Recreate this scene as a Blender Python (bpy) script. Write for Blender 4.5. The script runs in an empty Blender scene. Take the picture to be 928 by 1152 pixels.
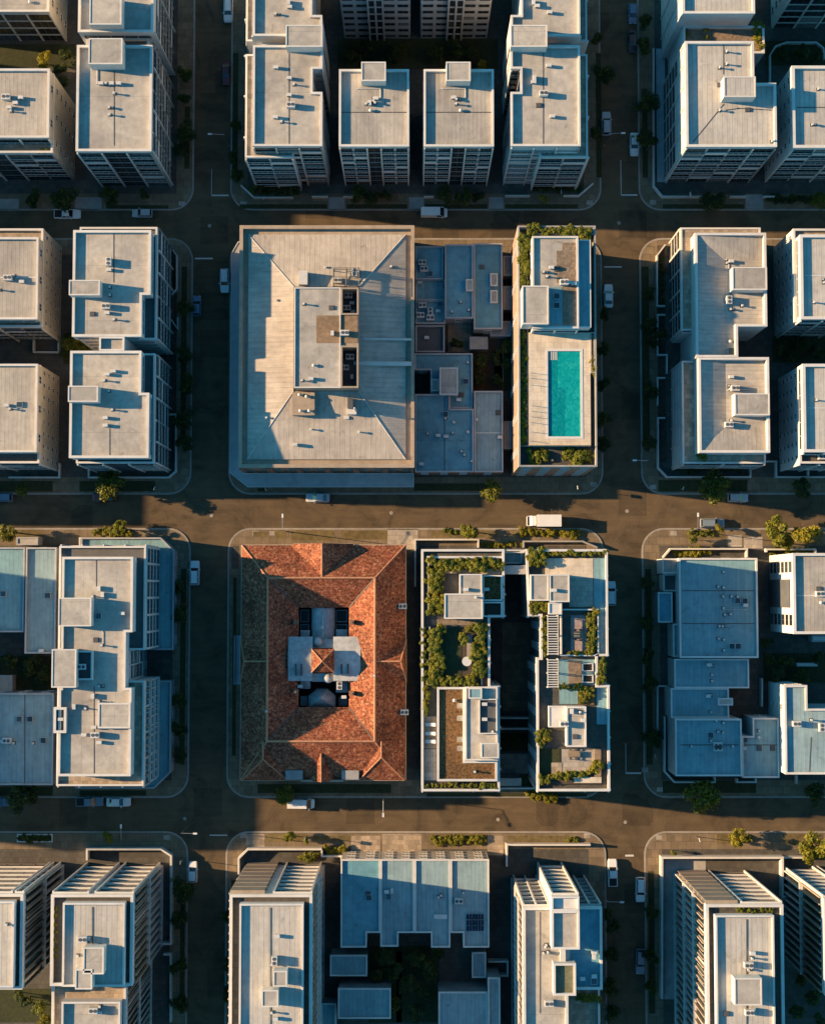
import bpy, math, random
from mathutils import Vector
random.seed(11)
S = bpy.context.scene
COL = S.collection
# ------------------------------------------------------------------ camera model
F, HC, CX, CY = 1640.0, 283.0, 464.0, 576.0
T = math.atan(89.0 / F)
cT, sT = math.cos(T), math.sin(T)

def up(px, py, z=0.0):
    """photo pixel -> world x,y on the horizontal plane z"""
    dx = (px - CX) / F
    dy = -(py - CY) / F
    k = (HC - z) / -(dy * sT - cT)
    return (dx * k, (dy * cT + sT) * k)

def X(px, z, py): return up(px, py, z)[0]
def Y(py, z): return up(CX, py, z)[1]

def R(x0, y0, x1, y1, z):
    """axis aligned world rect (w, s, e, n) from a photo rect seen at height z"""
    my = (y0 + y1) / 2
    return (X(x0, z, my), Y(y1, z), X(x1, z, my), Y(y0, z))

def P(pts, z):
    my = sum(p[1] for p in pts) / len(pts)
    q = [(X(p[0], z, my), Y(p[1], z)) for p in pts]
    return ccw(q)

def area(q): return sum(q[i][0] * q[(i + 1) % len(q)][1] - q[(i + 1) % len(q)][0] * q[i][1] for i in range(len(q)))
def ccw(q): return q if area(q) > 0 else q[::-1]
def rp(r): return [(r[0], r[1]), (r[2], r[1]), (r[2], r[3]), (r[0], r[3])]
def topoly(a): return rp(a) if len(a) == 4 and not isinstance(a[0], (tuple, list)) else list(a)
def shrink(r, d): return (r[0] + d, r[1] + d, r[2] - d, r[3] - d)

def offset(poly, d):
    """mitred offset of a CCW polygon, d>0 grows it"""
    n = len(poly); out = []
    for i in range(n):
        a, b, c = poly[i - 1], poly[i], poly[(i + 1) % n]
        e1 = (b[0] - a[0], b[1] - a[1]); e2 = (c[0] - b[0], c[1] - b[1])
        l1 = math.hypot(*e1) or 1e-9; l2 = math.hypot(*e2) or 1e-9
        n1 = (e1[1] / l1, -e1[0] / l1); n2 = (e2[1] / l2, -e2[0] / l2)
        k = 1 + n1[0] * n2[0] + n1[1] * n2[1]
        k = max(k, 0.3)
        out.append((b[0] + d * (n1[0] + n2[0]) / k, b[1] + d * (n1[1] + n2[1]) / k))
    return out

def rounded(poly, r, seg=8):
    n = len(poly); out = []
    for i in range(n):
        a, b, c = Vector(poly[i - 1]), Vector(poly[i]), Vector(poly[(i + 1) % n])
        u = (a - b).normalized(); v = (c - b).normalized()
        ctr = b + (u + v) * r
        s = b + u * r; e = b + v * r
        a0 = math.atan2(s.y - ctr.y, s.x - ctr.x); a1 = math.atan2(e.y - ctr.y, e.x - ctr.x)
        d = (a1 - a0 + math.pi) % (2 * math.pi) - math.pi
        for k in range(seg + 1):
            t = a0 + d * k / seg
            out.append((ctr.x + r * math.cos(t), ctr.y + r * math.sin(t)))
    return out

# ------------------------------------------------------------------ materials
MATS = {}
class NT:
    def __init__(s, name):
        s.m = bpy.data.materials.new(name); s.m.use_nodes = True
        s.t = s.m.node_tree; s.b = s.t.nodes['Principled BSDF']
        s.pos = s.n('ShaderNodeNewGeometry').outputs['Position']
    def n(s, typ, **k):
        o = s.t.nodes.new(typ)
        for a, v in k.items(): setattr(o, a, v)
        return o
    def l(s, a, b): s.t.links.new(a, b)
    def noise(s, scale, detail=4, rough=.6, vec=None, dist=0):
        o = s.n('ShaderNodeTexNoise'); o.inputs['Scale'].default_value = scale
        o.inputs['Detail'].default_value = detail; o.inputs['Roughness'].default_value = rough
        o.inputs['Distortion'].default_value = dist
        s.l(vec or s.pos, o.inputs['Vector']); return o.outputs['Fac']
    def ramp(s, fac, stops):
        o = s.n('ShaderNodeValToRGB'); el = o.color_ramp.elements
        while len(el) < len(stops): el.new(0.5)
        for e, (p, c) in zip(el, stops):
            e.position = p; e.color = (c[0], c[1], c[2], 1) if not isinstance(c, (int, float)) else (c, c, c, 1)
        s.l(fac, o.inputs['Fac']); return o.outputs['Color']
    def mul(s, a, b, fac=1.0):
        o = s.n('ShaderNodeMix', data_type='RGBA', blend_type='MULTIPLY'); o.inputs[0].default_value = fac
        s.l(a, o.inputs[6])
        if isinstance(b, tuple): o.inputs[7].default_value = (*b, 1)
        else: s.l(b, o.inputs[7])
        return o.outputs[2]
    def mix(s, fac, a, b):
        o = s.n('ShaderNodeMix', data_type='RGBA'); s.l(fac, o.inputs[0])
        for i, v in ((6, a), (7, b)):
            if isinstance(v, tuple): o.inputs[i].default_value = (*v, 1)
            else: s.l(v, o.inputs[i])
        return o.outputs[2]
    def math(s, op, a, b=None):
        o = s.n('ShaderNodeMath', operation=op)
        for i, v in enumerate((a, b)):
            if v is None: continue
            if isinstance(v, (int, float)): o.inputs[i].default_value = v
            else: s.l(v, o.inputs[i])
        return o.outputs[0]
    def vmul(s, v):
        o = s.n('ShaderNodeVectorMath', operation='MULTIPLY'); s.l(s.pos, o.inputs[0]); o.inputs[1].default_value = v
        return o.outputs[0]
    def axis(s, i):
        o = s.n('ShaderNodeSeparateXYZ'); s.l(s.pos, o.inputs[0]); return o.outputs[i]
    def bump(s, h, st, dist=.05):
        o = s.n('ShaderNodeBump'); o.inputs['Strength'].default_value = st; o.inputs['Distance'].default_value = dist
        s.l(h, o.inputs['Height']); s.l(o.outputs[0], s.b.inputs['Normal'])
    def done(s, col, rough=.7, metal=0, spec=.4):
        if isinstance(col, tuple): s.b.inputs['Base Color'].default_value = (*col, 1)
        else: s.l(col, s.b.inputs['Base Color'])
        s.b.inputs['Roughness'].default_value = rough; s.b.inputs['Metallic'].default_value = metal
        s.b.inputs['Specular IOR Level'].default_value = spec
        MATS[s.m.name] = s.m; return s.m

def c3(c, k): return tuple(x * k for x in c)

def m_plain(name, c, rough=.7, amt=.22, sc=.8, stain=.18, bump=0.0, metal=0, spec=.4):
    t = NT(name)
    a = t.ramp(t.noise(sc, 5), [(.3, c3(c, 1 - amt)), (.7, c3(c, 1 + amt * .4))])
    b = t.ramp(t.noise(.12, 4), [(.35, (1 - stain, 1 - stain, 1 - stain)), (.65, (1, 1, 1))])
    col = t.mul(a, b)
    if bump: t.bump(t.noise(9, 4), bump, .04)
    return t.done(col, rough, metal, spec)

def m_roof(name, c, rib=None, sp=.75, stain=.3, rough=.65, line=.72, sheet=6.0):
    t = NT(name)
    a = t.ramp(t.noise(.9, 6, .65), [(.3, c3(c, .84)), (.7, c3(c, 1.05))])
    b = t.ramp(t.noise(.09, 5, .6, dist=.6), [(.34, (1 - stain, 1 - stain * .98, 1 - stain * .9)), (.62, (1, 1, 1))])
    col = t.mul(a, b)
    sv = t.vmul((.25, 2.2, 1) if rib == 'y' else (2.2, .25, 1)) if rib else t.vmul((.9, .9, 1))
    col = t.mul(col, t.ramp(t.noise(.8, 5, .7, vec=sv), [(.3, .80), (.6, 1.0)]))
    # small dark spots and puddle marks
    col = t.mul(col, t.ramp(t.noise(.55, 3, .5, dist=1.2), [(.25, .74), (.36, 1.0)]))
    if rib:
        x = t.axis(0 if rib == 'x' else 1)
        fr = t.math('FRACT', t.math('DIVIDE', t.math('ADD', x, 500.0), sp))
        ln = t.math('LESS_THAN', fr, .17)
        col = t.mix(ln, col, t.mul(col, (line, line, line)))
        cell = t.n('ShaderNodeTexWhiteNoise', noise_dimensions='1D')
        t.l(t.math('FLOOR', t.math('DIVIDE', t.math('ADD', x, 500.0), sp)), cell.inputs['W'])
        col = t.mul(col, t.ramp(cell.outputs['Value'], [(0, .93), (1, 1.0)]))
        t.bump(ln, .5, .05)
    else:
        # membrane laid in sheets: lapped seams
        x = t.axis(0); y = t.axis(1)
        f1 = t.math('LESS_THAN', t.math('FRACT', t.math('DIVIDE', t.math('ADD', x, 503.1), sheet)), .012)
        f2 = t.math('LESS_THAN', t.math('FRACT', t.math('DIVIDE', t.math('ADD', y, 501.7), sheet * 1.7)), .008)
        col = t.mix(t.math('MAXIMUM', f1, f2), col, t.mul(col, (.74, .74, .74)))
        t.bump(t.noise(5, 5), .12, .04)
    return t.done(col, rough, 0, .3)

def m_tile(name):
    t = NT(name)
    v = t.n('ShaderNodeTexVoronoi'); v.inputs['Scale'].default_value = 3.1; t.l(t.pos, v.inputs['Vector'])
    sep = t.n('ShaderNodeSeparateColor'); t.l(v.outputs['Color'], sep.inputs[0])
    col = t.ramp(sep.outputs[0], [(0, (.17, .052, .030)), (.35, (.26, .082, .044)), (.7, (.33, .118, .062)), (1, (.44, .21, .12))])
    col = t.mul(col, t.ramp(t.noise(.22, 6, .7, dist=.5), [(.3, (.50, .50, .48)), (.52, (1, 1, 1)), (.75, (1.3, 1.22, 1.1))]))
    col = t.mul(col, t.ramp(t.noise(1.6, 5, .7), [(.36, (.42, .42, .40)), (.5, (1, 1, 1)), (.68, (1.25, 1.2, 1.1))]))
    gx = t.math('FRACT', t.math('MULTIPLY', t.axis(0), 3.0)); gy = t.math('FRACT', t.math('MULTIPLY', t.axis(1), 3.0))
    g = t.math('MINIMUM', t.math('GREATER_THAN', gx, .14), t.math('GREATER_THAN', gy, .14))
    col = t.mix(g, t.mul(col, (.62, .60, .58)), col)
    t.bump(sep.outputs[1], .6, .06)
    return t.done(col, .8, 0, .2)

def m_leaf(name, a, b):
    t = NT(name)
    oi = t.n('ShaderNodeObjectInfo')
    col = t.ramp(t.noise(1.3, 3), [(.35, a), (.65, b)])
    col = t.mul(col, t.ramp(oi.outputs['Random'], [(0, (.75, .85, .8)), (.5, (1, 1, 1)), (1, (1.35, 1.15, .8))]))
    t.done(col, .55, 0, .3)
    tr = t.n('ShaderNodeBsdfTranslucent'); t.l(t.mul(col, (1.5, 1.35, .5)), tr.inputs['Color'])
    mx = t.n('ShaderNodeMixShader'); mx.inputs[0].default_value = .35
    out = t.t.nodes['Material Output']
    t.l(t.b.outputs[0], mx.inputs[1]); t.l(tr.outputs[0], mx.inputs[2]); t.l(mx.outputs[0], out.inputs['Surface'])

def m_glass(name, c, rough=.08, spec=.8):
    t = NT(name)
    oi = t.n('ShaderNodeObjectInfo')
    col = t.ramp(oi.outputs['Random'], [(0, c3(c, .6)), (.6, c), (1, c3(c, 1.9))])
    t.done(col, rough, 0, spec)

def m_pave(name, c, size=1.2, rough=.8, jt=.6, var=.2):
    t = NT(name)
    br = t.n('ShaderNodeTexBrick'); t.l(t.pos, br.inputs['Vector'])
    br.inputs['Scale'].default_value = 1.0 / size; br.inputs['Mortar Size'].default_value = .03
    br.inputs['Brick Width'].default_value = 1.0; br.inputs['Row Height'].default_value = 1.0
    br.inputs['Color1'].default_value = (*c3(c, 1 - var), 1); br.inputs['Color2'].default_value = (*c3(c, 1 + var * .5), 1)
    br.inputs['Mortar'].default_value = (*c3(c, jt), 1); br.offset = 0.5
    col = t.mul(br.outputs['Color'], t.ramp(t.noise(.5, 5, .7), [(.3, .72), (.65, 1.05)]))
    t.bump(t.noise(6, 4), .1, .03)
    return t.done(col, rough, 0, .3)

def m_asphalt(name, c):
    t = NT(name)
    a = t.ramp(t.noise(14, 4, .8), [(.3, c3(c, .75)), (.7, c3(c, 1.25))])
    a = t.mul(a, t.ramp(t.noise(.16, 5, .65, dist=1.0), [(.30, (.55, .56, .58)), (.5, (1, 1, 1)), (.70, (1.3, 1.26, 1.2))]))
    a = t.mul(a, t.ramp(t.noise(.5, 6, .7, vec=t.vmul((.18, 1.8, 1))), [(.3, .80), (.6, 1.05)]))
    # repaired patches
    v = t.n('ShaderNodeTexVoronoi', distance='CHEBYCHEV'); v.inputs['Scale'].default_value = .11; t.l(t.pos, v.inputs['Vector'])
    sep = t.n('ShaderNodeSeparateColor'); t.l(v.outputs['Color'], sep.inputs[0])
    pm = t.math('MULTIPLY', t.math('GREATER_THAN', sep.outputs[0], .62), t.math('LESS_THAN', v.outputs['Distance'], .30))
    a = t.mix(pm, a, t.mul(a, (.72, .73, .75)))
    # cracks
    cr = t.n('ShaderNodeTexVoronoi', feature='DISTANCE_TO_EDGE'); cr.inputs['Scale'].default_value = .28
    t.l(t.pos, cr.inputs['Vector'])
    a = t.mix(t.math('LESS_THAN', cr.outputs['Distance'], .004), a, t.mul(a, (.72, .72, .72)))
    t.bump(t.noise(25, 3), .2, .02)
    return t.done(a, .85, 0, .25)

WHITE = (.74, .72, .69)
m_plain('wall_white', (.66, .64, .61), .7, .12, .6, .14)
m_plain('wall_cream', (.56, .50, .41), .8, .18, .6, .2, .05)
m_plain('wall_grey', (.33, .33, .33), .8, .2, .6, .2)
m_plain('wall_dark', (.10, .105, .11), .7, .2, .6, .2)
m_plain('wall_brown', (.34, .25, .18), .85, .25, 1.2, .25, .1)
m_plain('wall_brick', (.30, .17, .11), .85, .3, 2.5, .25, .1)
m_plain('trim_white', (.67, .64, .59), .55, .10, .7, .12)
m_plain('trim_grey', (.42, .42, .42), .6, .15, .7, .15)
m_plain('trim_tan', (.42, .33, .24), .7, .2, .8, .2)
m_plain('balcony_floor', (.13, .125, .12), .8, .2, 1, .2)
m_plain('concrete', (.40, .38, .35), .85, .2, .8, .25, .08)
m_plain('steel', (.45, .46, .47), .35, .15, 2, .1, metal=.8)
m_plain('steel_dark', (.10, .10, .10), .5, .15, 2, .1)
m_plain('equipment', (.62, .61, .58), .5, .12, 2, .1)
m_plain('equipment_dark', (.09, .09, .09), .6, .2, 2, .1)
m_plain('rust', (.30, .20, .12), .85, .35, 1.5, .3)
m_plain('timber', (.30, .21, .13), .75, .3, 2.0, .2)
m_plain('screen_brown', (.30, .25, .20), .6, .2, 1.0, .15)
m_roof('roof_membrane', (.52, .475, .405), None, stain=.34)
m_roof('roof_membrane_shade', (.17, .39, .46), None, stain=.3)  # cream membrane with the teal of the shade put into its colour
m_roof('roof_ribbed', (.52, .475, .405), 'x', .75, line=.84)
m_roof('roof_ribbed_side', (.51, .47, .405), 'y', .75, line=.86)
m_roof('roof_pale', (.58, .545, .48), 'x', .9, line=.82, stain=.16)
m_roof('roof_shade_blue', (.24, .42, .45), 'x', .8, line=.90, stain=.22)  # ordinary ribbed roof, blue cast of the shade mixed into the albedo
m_roof('roof_shade_pale', (.30, .43, .46), 'x', .75, line=.88, stain=.24)  # paler cream sheeting, also tinted blue to stand in for shade
m_roof('roof_corrugated', (.45, .46, .46), 'x', .5, line=.62, stain=.45)
m_roof('roof_warehouse', (.58, .51, .42), 'x', .95, line=.86, stain=.3)
m_roof('roof_warehouse_side', (.58, .51, .42), 'y', .95, line=.90, stain=.3)
m_tile('terracotta_tile')
m_plain('ridge_tile', (.55, .27, .15), .8, .3, 3, .2)
m_plain('lead_white', (.50, .52, .52), .6, .3, 1.2, .35)
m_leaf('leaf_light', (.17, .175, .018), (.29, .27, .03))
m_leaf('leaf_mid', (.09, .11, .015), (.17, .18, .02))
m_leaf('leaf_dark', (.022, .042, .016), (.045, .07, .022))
m_plain('bark', (.16, .11, .08), .9, .3, 4, .2, .2)
m_glass('glass_dark', (.018, .022, .024), .15, .3)
m_glass('glass_blue', (.035, .055, .065))
m_glass('glass_blind', (.16, .155, .145), .25, .5)
m_glass('glass_rail', (.06, .09, .10), .08, .7)
m_glass('car_glass', (.012, .014, .016))
m_asphalt('asphalt', (.112, .080, .047))
m_pave('footpath_paving', (.22, .165, .105), 1.5)
m_pave('pale_paving', (.42, .37, .31), .9)
m_pave('terrace_paving', (.42, .33, .24), .9, var=.3)
m_pave('pink_paving', (.40, .30, .27), .8, var=.25)
m_pave('pool_paving', (.66, .56, .43), 1.5, jt=.8, var=.10)
m_pave('dark_paving', (.10, .09, .075), 1.0)
m_pave('deck_boards', (.27, .20, .14), .45, var=.3)
m_plain('kerb_stone', (.36, .33, .29), .85, .2, 1, .25)
m_plain('earth', (.10, .08, .06), .95, .3, .4, .3)
m_plain('grass', (.05, .055, .02), .95, .35, 1.5, .3, .3)
m_plain('dry_grass', (.20, .15, .065), .95, .4, 1.2, .35, .3)
m_plain('mulch', (.09, .065, .045), .95, .4, 2, .3, .3)
m_plain('sedum', (.26, .135, .05), .95, .75, 2.2, .4, .6)
m_plain('gravel_olive', (.19, .185, .11), .95, .4, 3, .3, .4)
m_plain('line_paint', (.72, .71, .68), .7, .2, 3, .25)
m_plain('pool_tile', (.03, .42, .42), .4, .15, 1.5, .1)
m_plain('rubber', (.025, .025, .025), .8)
m_plain('solar_cell', (.012, .02, .05), .15, .2, 2, .1)
for n_, c_ in (('white', (.78, .78, .77)), ('silver', (.45, .47, .49)), ('blue', (.12, .20, .30)), ('black', (.03, .03, .033)),
               ('red', (.11, .018, .022)), ('steel', (.20, .25, .29))):
    m_plain('car_' + n_, c_, .25, .05, 1, .04, spec=.6)
m_plain('lamp_white', (.8, .8, .78), .4)
m_plain('lamp_red', (.35, .03, .02), .4)
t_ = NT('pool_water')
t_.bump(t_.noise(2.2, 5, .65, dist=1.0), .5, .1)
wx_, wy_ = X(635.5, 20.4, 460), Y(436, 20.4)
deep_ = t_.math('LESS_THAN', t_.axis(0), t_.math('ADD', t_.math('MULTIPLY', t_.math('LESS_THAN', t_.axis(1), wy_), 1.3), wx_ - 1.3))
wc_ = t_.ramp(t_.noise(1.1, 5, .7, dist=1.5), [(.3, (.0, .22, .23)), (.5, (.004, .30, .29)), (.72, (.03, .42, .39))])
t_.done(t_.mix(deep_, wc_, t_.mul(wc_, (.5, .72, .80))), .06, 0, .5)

def M(n): return MATS[n]

# ------------------------------------------------------------------ mesh helpers
class MB:
    def __init__(s): s.v = []; s.f = []; s.m = []
    def quad(s, pts, m=0):
        i = len(s.v); s.v += [tuple(p) for p in pts]; s.f.append(tuple(range(i, i + len(pts)))); s.m.append(m); return s
    def box(s, x0, x1, y0, y1, z0, z1, m=0, mt=None):
        i = len(s.v)
        s.v += [(x0, y0, z0), (x1, y0, z0), (x1, y1, z0), (x0, y1, z0), (x0, y0, z1), (x1, y0, z1), (x1, y1, z1), (x0, y1, z1)]
        for k, f in enumerate(((0, 3, 2, 1), (4, 5, 6, 7), (0, 1, 5, 4), (1, 2, 6, 5), (2, 3, 7, 6), (3, 0, 4, 7))):
            s.f.append(tuple(i + a for a in f)); s.m.append(mt if (k == 1 and mt is not None) else m)
        return s
    def rbox(s, r, z0, z1, m=0, mt=None): return s.box(r[0], r[2], r[1], r[3], z0, z1, m, mt)
    def prism(s, poly, z0, z1, m=0, mt=None, top=True, bottom=True):
        n = len(poly); i = len(s.v)
        s.v += [(p[0], p[1], z0) for p in poly] + [(p[0], p[1], z1) for p in poly]
        for k in range(n):
            k2 = (k + 1) % n
            s.f.append((i + k, i + k2, i + n + k2, i + n + k)); s.m.append(m)
        if top: s.f.append(tuple(range(i + n, i + 2 * n))); s.m.append(m if mt is None else mt)
        if bottom: s.f.append(tuple(range(i + n - 1, i - 1, -1))); s.m.append(m)
        return s
    def ring(s, poly, t, z0, z1, m=0, o=0.0):
        a = offset(poly, o) if o else poly
        b = offset(poly, -t); n = len(a); i = len(s.v)
        for q in (a, b):
            for z in (z0, z1): s.v += [(p[0], p[1], z) for p in q]
        for k in range(n):
            j = (k + 1) % n
            s.f.append((i + k, i + j, i + n + j, i + n + k))
            s.f.append((i + 2 * n + j, i + 2 * n + k, i + 3 * n + k, i + 3 * n + j))
            s.f.append((i + n + k, i + n + j, i + 3 * n + j, i + 3 * n + k))
            s.f.append((i + j, i + k, i + 2 * n + k, i + 2 * n + j))
            s.m += [m] * 4
        return s
    def tube(s, p, q, r, n=8, m=0, r2=None):
        p, q = Vector(p), Vector(q); d = (q - p).normalized()
        a = d.orthogonal().normalized(); b = d.cross(a); i = len(s.v); r2 = r if r2 is None else r2
        for c, rr in ((p, r), (q, r2)):
            for k in range(n):
                t = 2 * math.pi * k / n
                s.v.append(tuple(c + a * rr * math.cos(t) + b * rr * math.sin(t)))
        for k in range(n):
            j = (k + 1) % n
            s.f.append((i + k, i + j, i + n + j, i + n + k)); s.m.append(m)
        s.f.append(tuple(range(i + n - 1, i - 1, -1))); s.m.append(m)
        s.f.append(tuple(range(i + n, i + 2 * n))); s.m.append(m)
        return s
    def mesh(s, name, mats, org=(0, 0, 0)):
        me = bpy.data.meshes.new(name)
        me.from_pydata([(v[0] - org[0], v[1] - org[1], v[2] - org[2]) for v in s.v], [], s.f)
        for x in mats: me.materials.append(M(x))
        for p, k in zip(me.polygons, s.m): p.material_index = min(k, len(mats) - 1)
        me.update(); return me

ORG = {}
def put(name, me, parent=None, loc=(0, 0, 0), rot=0.0):
    o = bpy.data.objects.new(name, me); COL.objects.link(o)
    o.location = loc; o.rotation_euler = (0, 0, rot)
    if parent: o.parent = parent
    return o
def build(mb, name, mats, parent=None):
    """mesh given in world coordinates; its origin becomes the parent's (or the mesh's own base)"""
    if isinstance(mats, str): mats = [mats]
    if parent is not None:
        org = ORG[parent.name]; o = put(name, mb.mesh(name, mats, org), parent); ORG[o.name] = org
    else:
        xs = [v[0] for v in mb.v]; ys = [v[1] for v in mb.v]; zs = [v[2] for v in mb.v]
        org = ((min(xs) + max(xs)) / 2, (min(ys) + max(ys)) / 2, min(zs))
        o = put(name, mb.mesh(name, mats, org), None, org); ORG[o.name] = org
    return o
def tag(o, label, cat, group=None):
    o['label'] = label; o['category'] = cat
    if group: o['group'] = group
    return o
def struct(o): o['kind'] = 'structure'; return o
def empty(name, loc, label, cat, group=None):
    o = bpy.data.objects.new(name, None); COL.objects.link(o); o.location = loc; o.empty_display_size = .5
    ORG[o.name] = tuple(loc); return tag(o, label, cat, group)
CACHE = {}
def cm(key, fn):
    if key not in CACHE: CACHE[key] = fn()
    return CACHE[key]
# ------------------------------------------------------------------ shared facade pieces (local: u along +x, outward -y, z up)
def q5(x): return round(x * 20) / 20
def win_mesh(w, h, fr, gl, mull, tr=0):
    w, h = q5(w), q5(h)
    def mk():
        b = MB(); f = .09
        b.box(0, w, -.10, 0, 0, f, 0).box(0, w, -.10, 0, h - f, h, 0)
        b.box(0, f, -.10, 0, f, h - f, 0).box(w - f, w, -.10, 0, f, h - f, 0)
        for k in range(1, mull): b.box(w * k / mull - .035, w * k / mull + .035, -.09, 0, f, h - f, 0)
        for k in range(1, tr + 1): b.box(f, w - f, -.08, 0, h * k / (tr + 1) - .03, h * k / (tr + 1) + .03, 0)
        b.quad([(f, -.04, f), (w - f, -.04, f), (w - f, -.04, h - f), (f, -.04, h - f)], 1)
        return b.mesh('window', [fr, gl])
    return cm(('win', w, h, fr, gl, mull, tr), mk)
def box_mesh(name, w, d, h, mat, mtop=None, y0=0):
    w, d, h = q5(w), q5(d), q5(h)
    return cm((name, w, d, h, mat, mtop, y0), lambda: MB().box(0, w, -d - y0, -y0, 0, h, 0, 1 if mtop else None).mesh(name, [mat] + ([mtop] if mtop else [])))
def railing_mesh(w, d, mat, solid):
    w, d = q5(w), q5(d)
    def mk():
        b = MB()
        if solid:
            b.box(0, w, -d, -d + .12, 0, .95, 0)
            b.box(0, .1, -d + .12, 0, 0, .95, 0)
        else:
            b.box(0, w, -d, -d + .03, 0, .95, 1).box(0, w, -d - .03, -d + .06, .95, 1.02, 0)
            for k in range(5):
                u = .03 + (w - .06) * k / 4
                b.box(u - .025, u + .025, -d - .02, -d + .05, 0, .95, 0)
        return b.mesh('railing', [mat, 'glass_rail'])
    return cm(('rail', w, d, mat, solid), mk)

GL = ['glass_dark', 'glass_dark', 'glass_dark', 'glass_blue', 'glass_blue', 'glass_blind']
class Bld:
    def __init__(s, name, label, cat, r, group=None):
        p = topoly(r); cx = sum(a[0] for a in p) / len(p); cy = sum(a[1] for a in p) / len(p)
        s.root = empty(name, (cx, cy, 0), label, cat, group)
        s.nwin = 0
    def part(s, mb, name, mats, parent=None): return build(mb, name, mats, parent or s.root)
    def pl(s, name, me, p, d, nrm, u, z, rot, out=0, parent=None):
        o = ORG[s.root.name]
        return put(name, me, s.root, (p[0] + d[0] * u + nrm[0] * out - o[0], p[1] + d[1] * u + nrm[1] * out - o[1], z - o[2]), rot)
    def face(s, p, q, z0, z1, style, sh=3.1, bay=3.8, fr='trim_white', gap=(), cols=None, colm='trim_white', solid=False, depth=.24,
             ww=None, wh=None, sill=.9, tiers=1, sp=1.15, proud=.16, edge='trim_white', base=0, upto=0, mull=2):
        W = math.hypot(q[0] - p[0], q[1] - p[1])
        if W < 1.6 or z1 - z0 < 2: return
        d = ((q[0] - p[0]) / W, (q[1] - p[1]) / W); nrm = (d[1], -d[0]); rot = math.atan2(d[1], d[0])
        n = max(1, round((z1 - z0) / sh)); h = (z1 - z0) / n; nb = max(1, round(W / bay)); bw = W / nb
        rnd = random.Random(int(p[0] * 31 + p[1] * 17 + z0))
        def W_(u, z, w, hh, mu=2, tr=0, gl=None, f_=None):
            if s.nwin >= 98: return
            s.nwin += 1
            s.pl('window', win_mesh(w, hh, f_ or fr, gl or rnd.choice(GL), mu, tr), p, d, nrm, u, z, rot, -.002)
        if style == 'rib':
            for k in range(base, n): W_(.6, z0 + k * h + 1.0, W - 1.2, min(1.5, h - 1.3), max(2, int(W / 2.5)))
        elif style == 'punch':
            w = ww or min(1.5, bw * .5); hh = wh or 1.5
            for k in range(base, n):
                for j in range(nb):
                    if j in gap: continue
                    W_(bw * j + (bw - w) / 2, z0 + k * h + sill, w, hh, mull)
        elif style == 'bal':
            for k in range(n):
                for j in range(nb):
                    if j in gap:
                        W_(bw * j + .1, z0 + k * h + .3, bw - .2, h - .45, 2, 1, 'glass_dark', 'steel_dark'); continue
                    W_(bw * j + .2, z0 + k * h + .1, bw - .4, h - .45, 3, 0, None, 'steel_dark')
                    if k == 0 and z0 < 1: continue
                    sl = box_mesh('balcony', bw - .06, depth, .3, edge)
                    b = s.pl('balcony', sl, p, d, nrm, bw * j + .03, z0 + k * h - .2, rot, .004)
                    r = put('railing', railing_mesh(bw - .06, depth, edge, solid or (k * 7 + j * 3) % 5 == 0), b, (0, 0, .302))
            for j in (range(nb + 1) if cols is None else cols):
                u = min(max(bw * j - .13, 0), W - .26)
                s.pl('column', box_mesh('column', .26, depth + .12, z1 - z0 + .3, colm), p, d, nrm, u, z0, rot, .006)
        elif style == 'grid':
            for k in range(n):
                for j in range(nb):
                    if j in gap: continue
                    W_(bw * j + .2, z0 + k * h + .25, bw - .4, h - .5, 3, 0, None, 'steel_dark')
                s.pl('floor_band', box_mesh('floor_band', W - .1, max(.05, proud - .05), .3, edge), p, d, nrm, .05, z0 + (k + 1) * h - .3, rot, .004)
            for j in (range(nb + 1) if cols is None else cols):
                u = min(max(bw * j - .17, 0), W - .34)
                s.pl('column', box_mesh('column', .34, proud, z1 - z0, colm), p, d, nrm, u, z0, rot, .008)
        elif style == 'fins':
            th = (z1 - z0) / tiers; m = max(2, int(W / sp))
            for t in range(tiers):
                for j in range(max(1, round(W / 5))):
                    w5 = W / max(1, round(W / 5)); W_(w5 * j + .1, z0 + t * th + .6, w5 - .2, th - 1.2, 4, 0, 'glass_dark')
            for t in range(tiers):
                for j in range(m + 1):
                    u = min(max(W * j / m - .14, 0), W - .28)
                    s.pl('fin', box_mesh('fin', .2, proud, th - 1.0, 'trim_tan' if t == tiers - 1 and tiers > 1 else edge), p, d, nrm, u, z0 + t * th + .45, rot, .004)
                s.pl('floor_band', box_mesh('floor_band', W, proud + .12, .42, edge), p, d, nrm, 0, z0 + t * th, rot, .008)
        elif style == 'shelf':
            for k in range(n):
                W_(.3, z0 + k * h + .3, W - .6, h - .6, max(2, int(W / 2.5)), 0, 'glass_dark', 'screen_brown')
                s.pl('sun_hood', box_mesh('sun_hood', W, depth, .28, edge), p, d, nrm, 0, z0 + (k + 1) * h - .28, rot, .004)
            for j in (cols or ()):
                u = min(max(W * j - .15, 0), W - .3)
                s.pl('column', box_mesh('column', .3, depth + .15, z1 - z0, colm), p, d, nrm, u, z0, rot, .008)
        elif style == 'screen':
            m = max(2, int(W / 1.0))
            for k in range(n):
                s.pl('screen_panel', box_mesh('screen_panel', W - .1, .12, h - .5, 'screen_brown', None, .45), p, d, nrm, .05, z0 + k * h + .1, rot, .004)
                s.pl('floor_band', box_mesh('floor_band', W, .62, .3, 'trim_tan'), p, d, nrm, 0, z0 + (k + 1) * h - .3, rot, .006)
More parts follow.
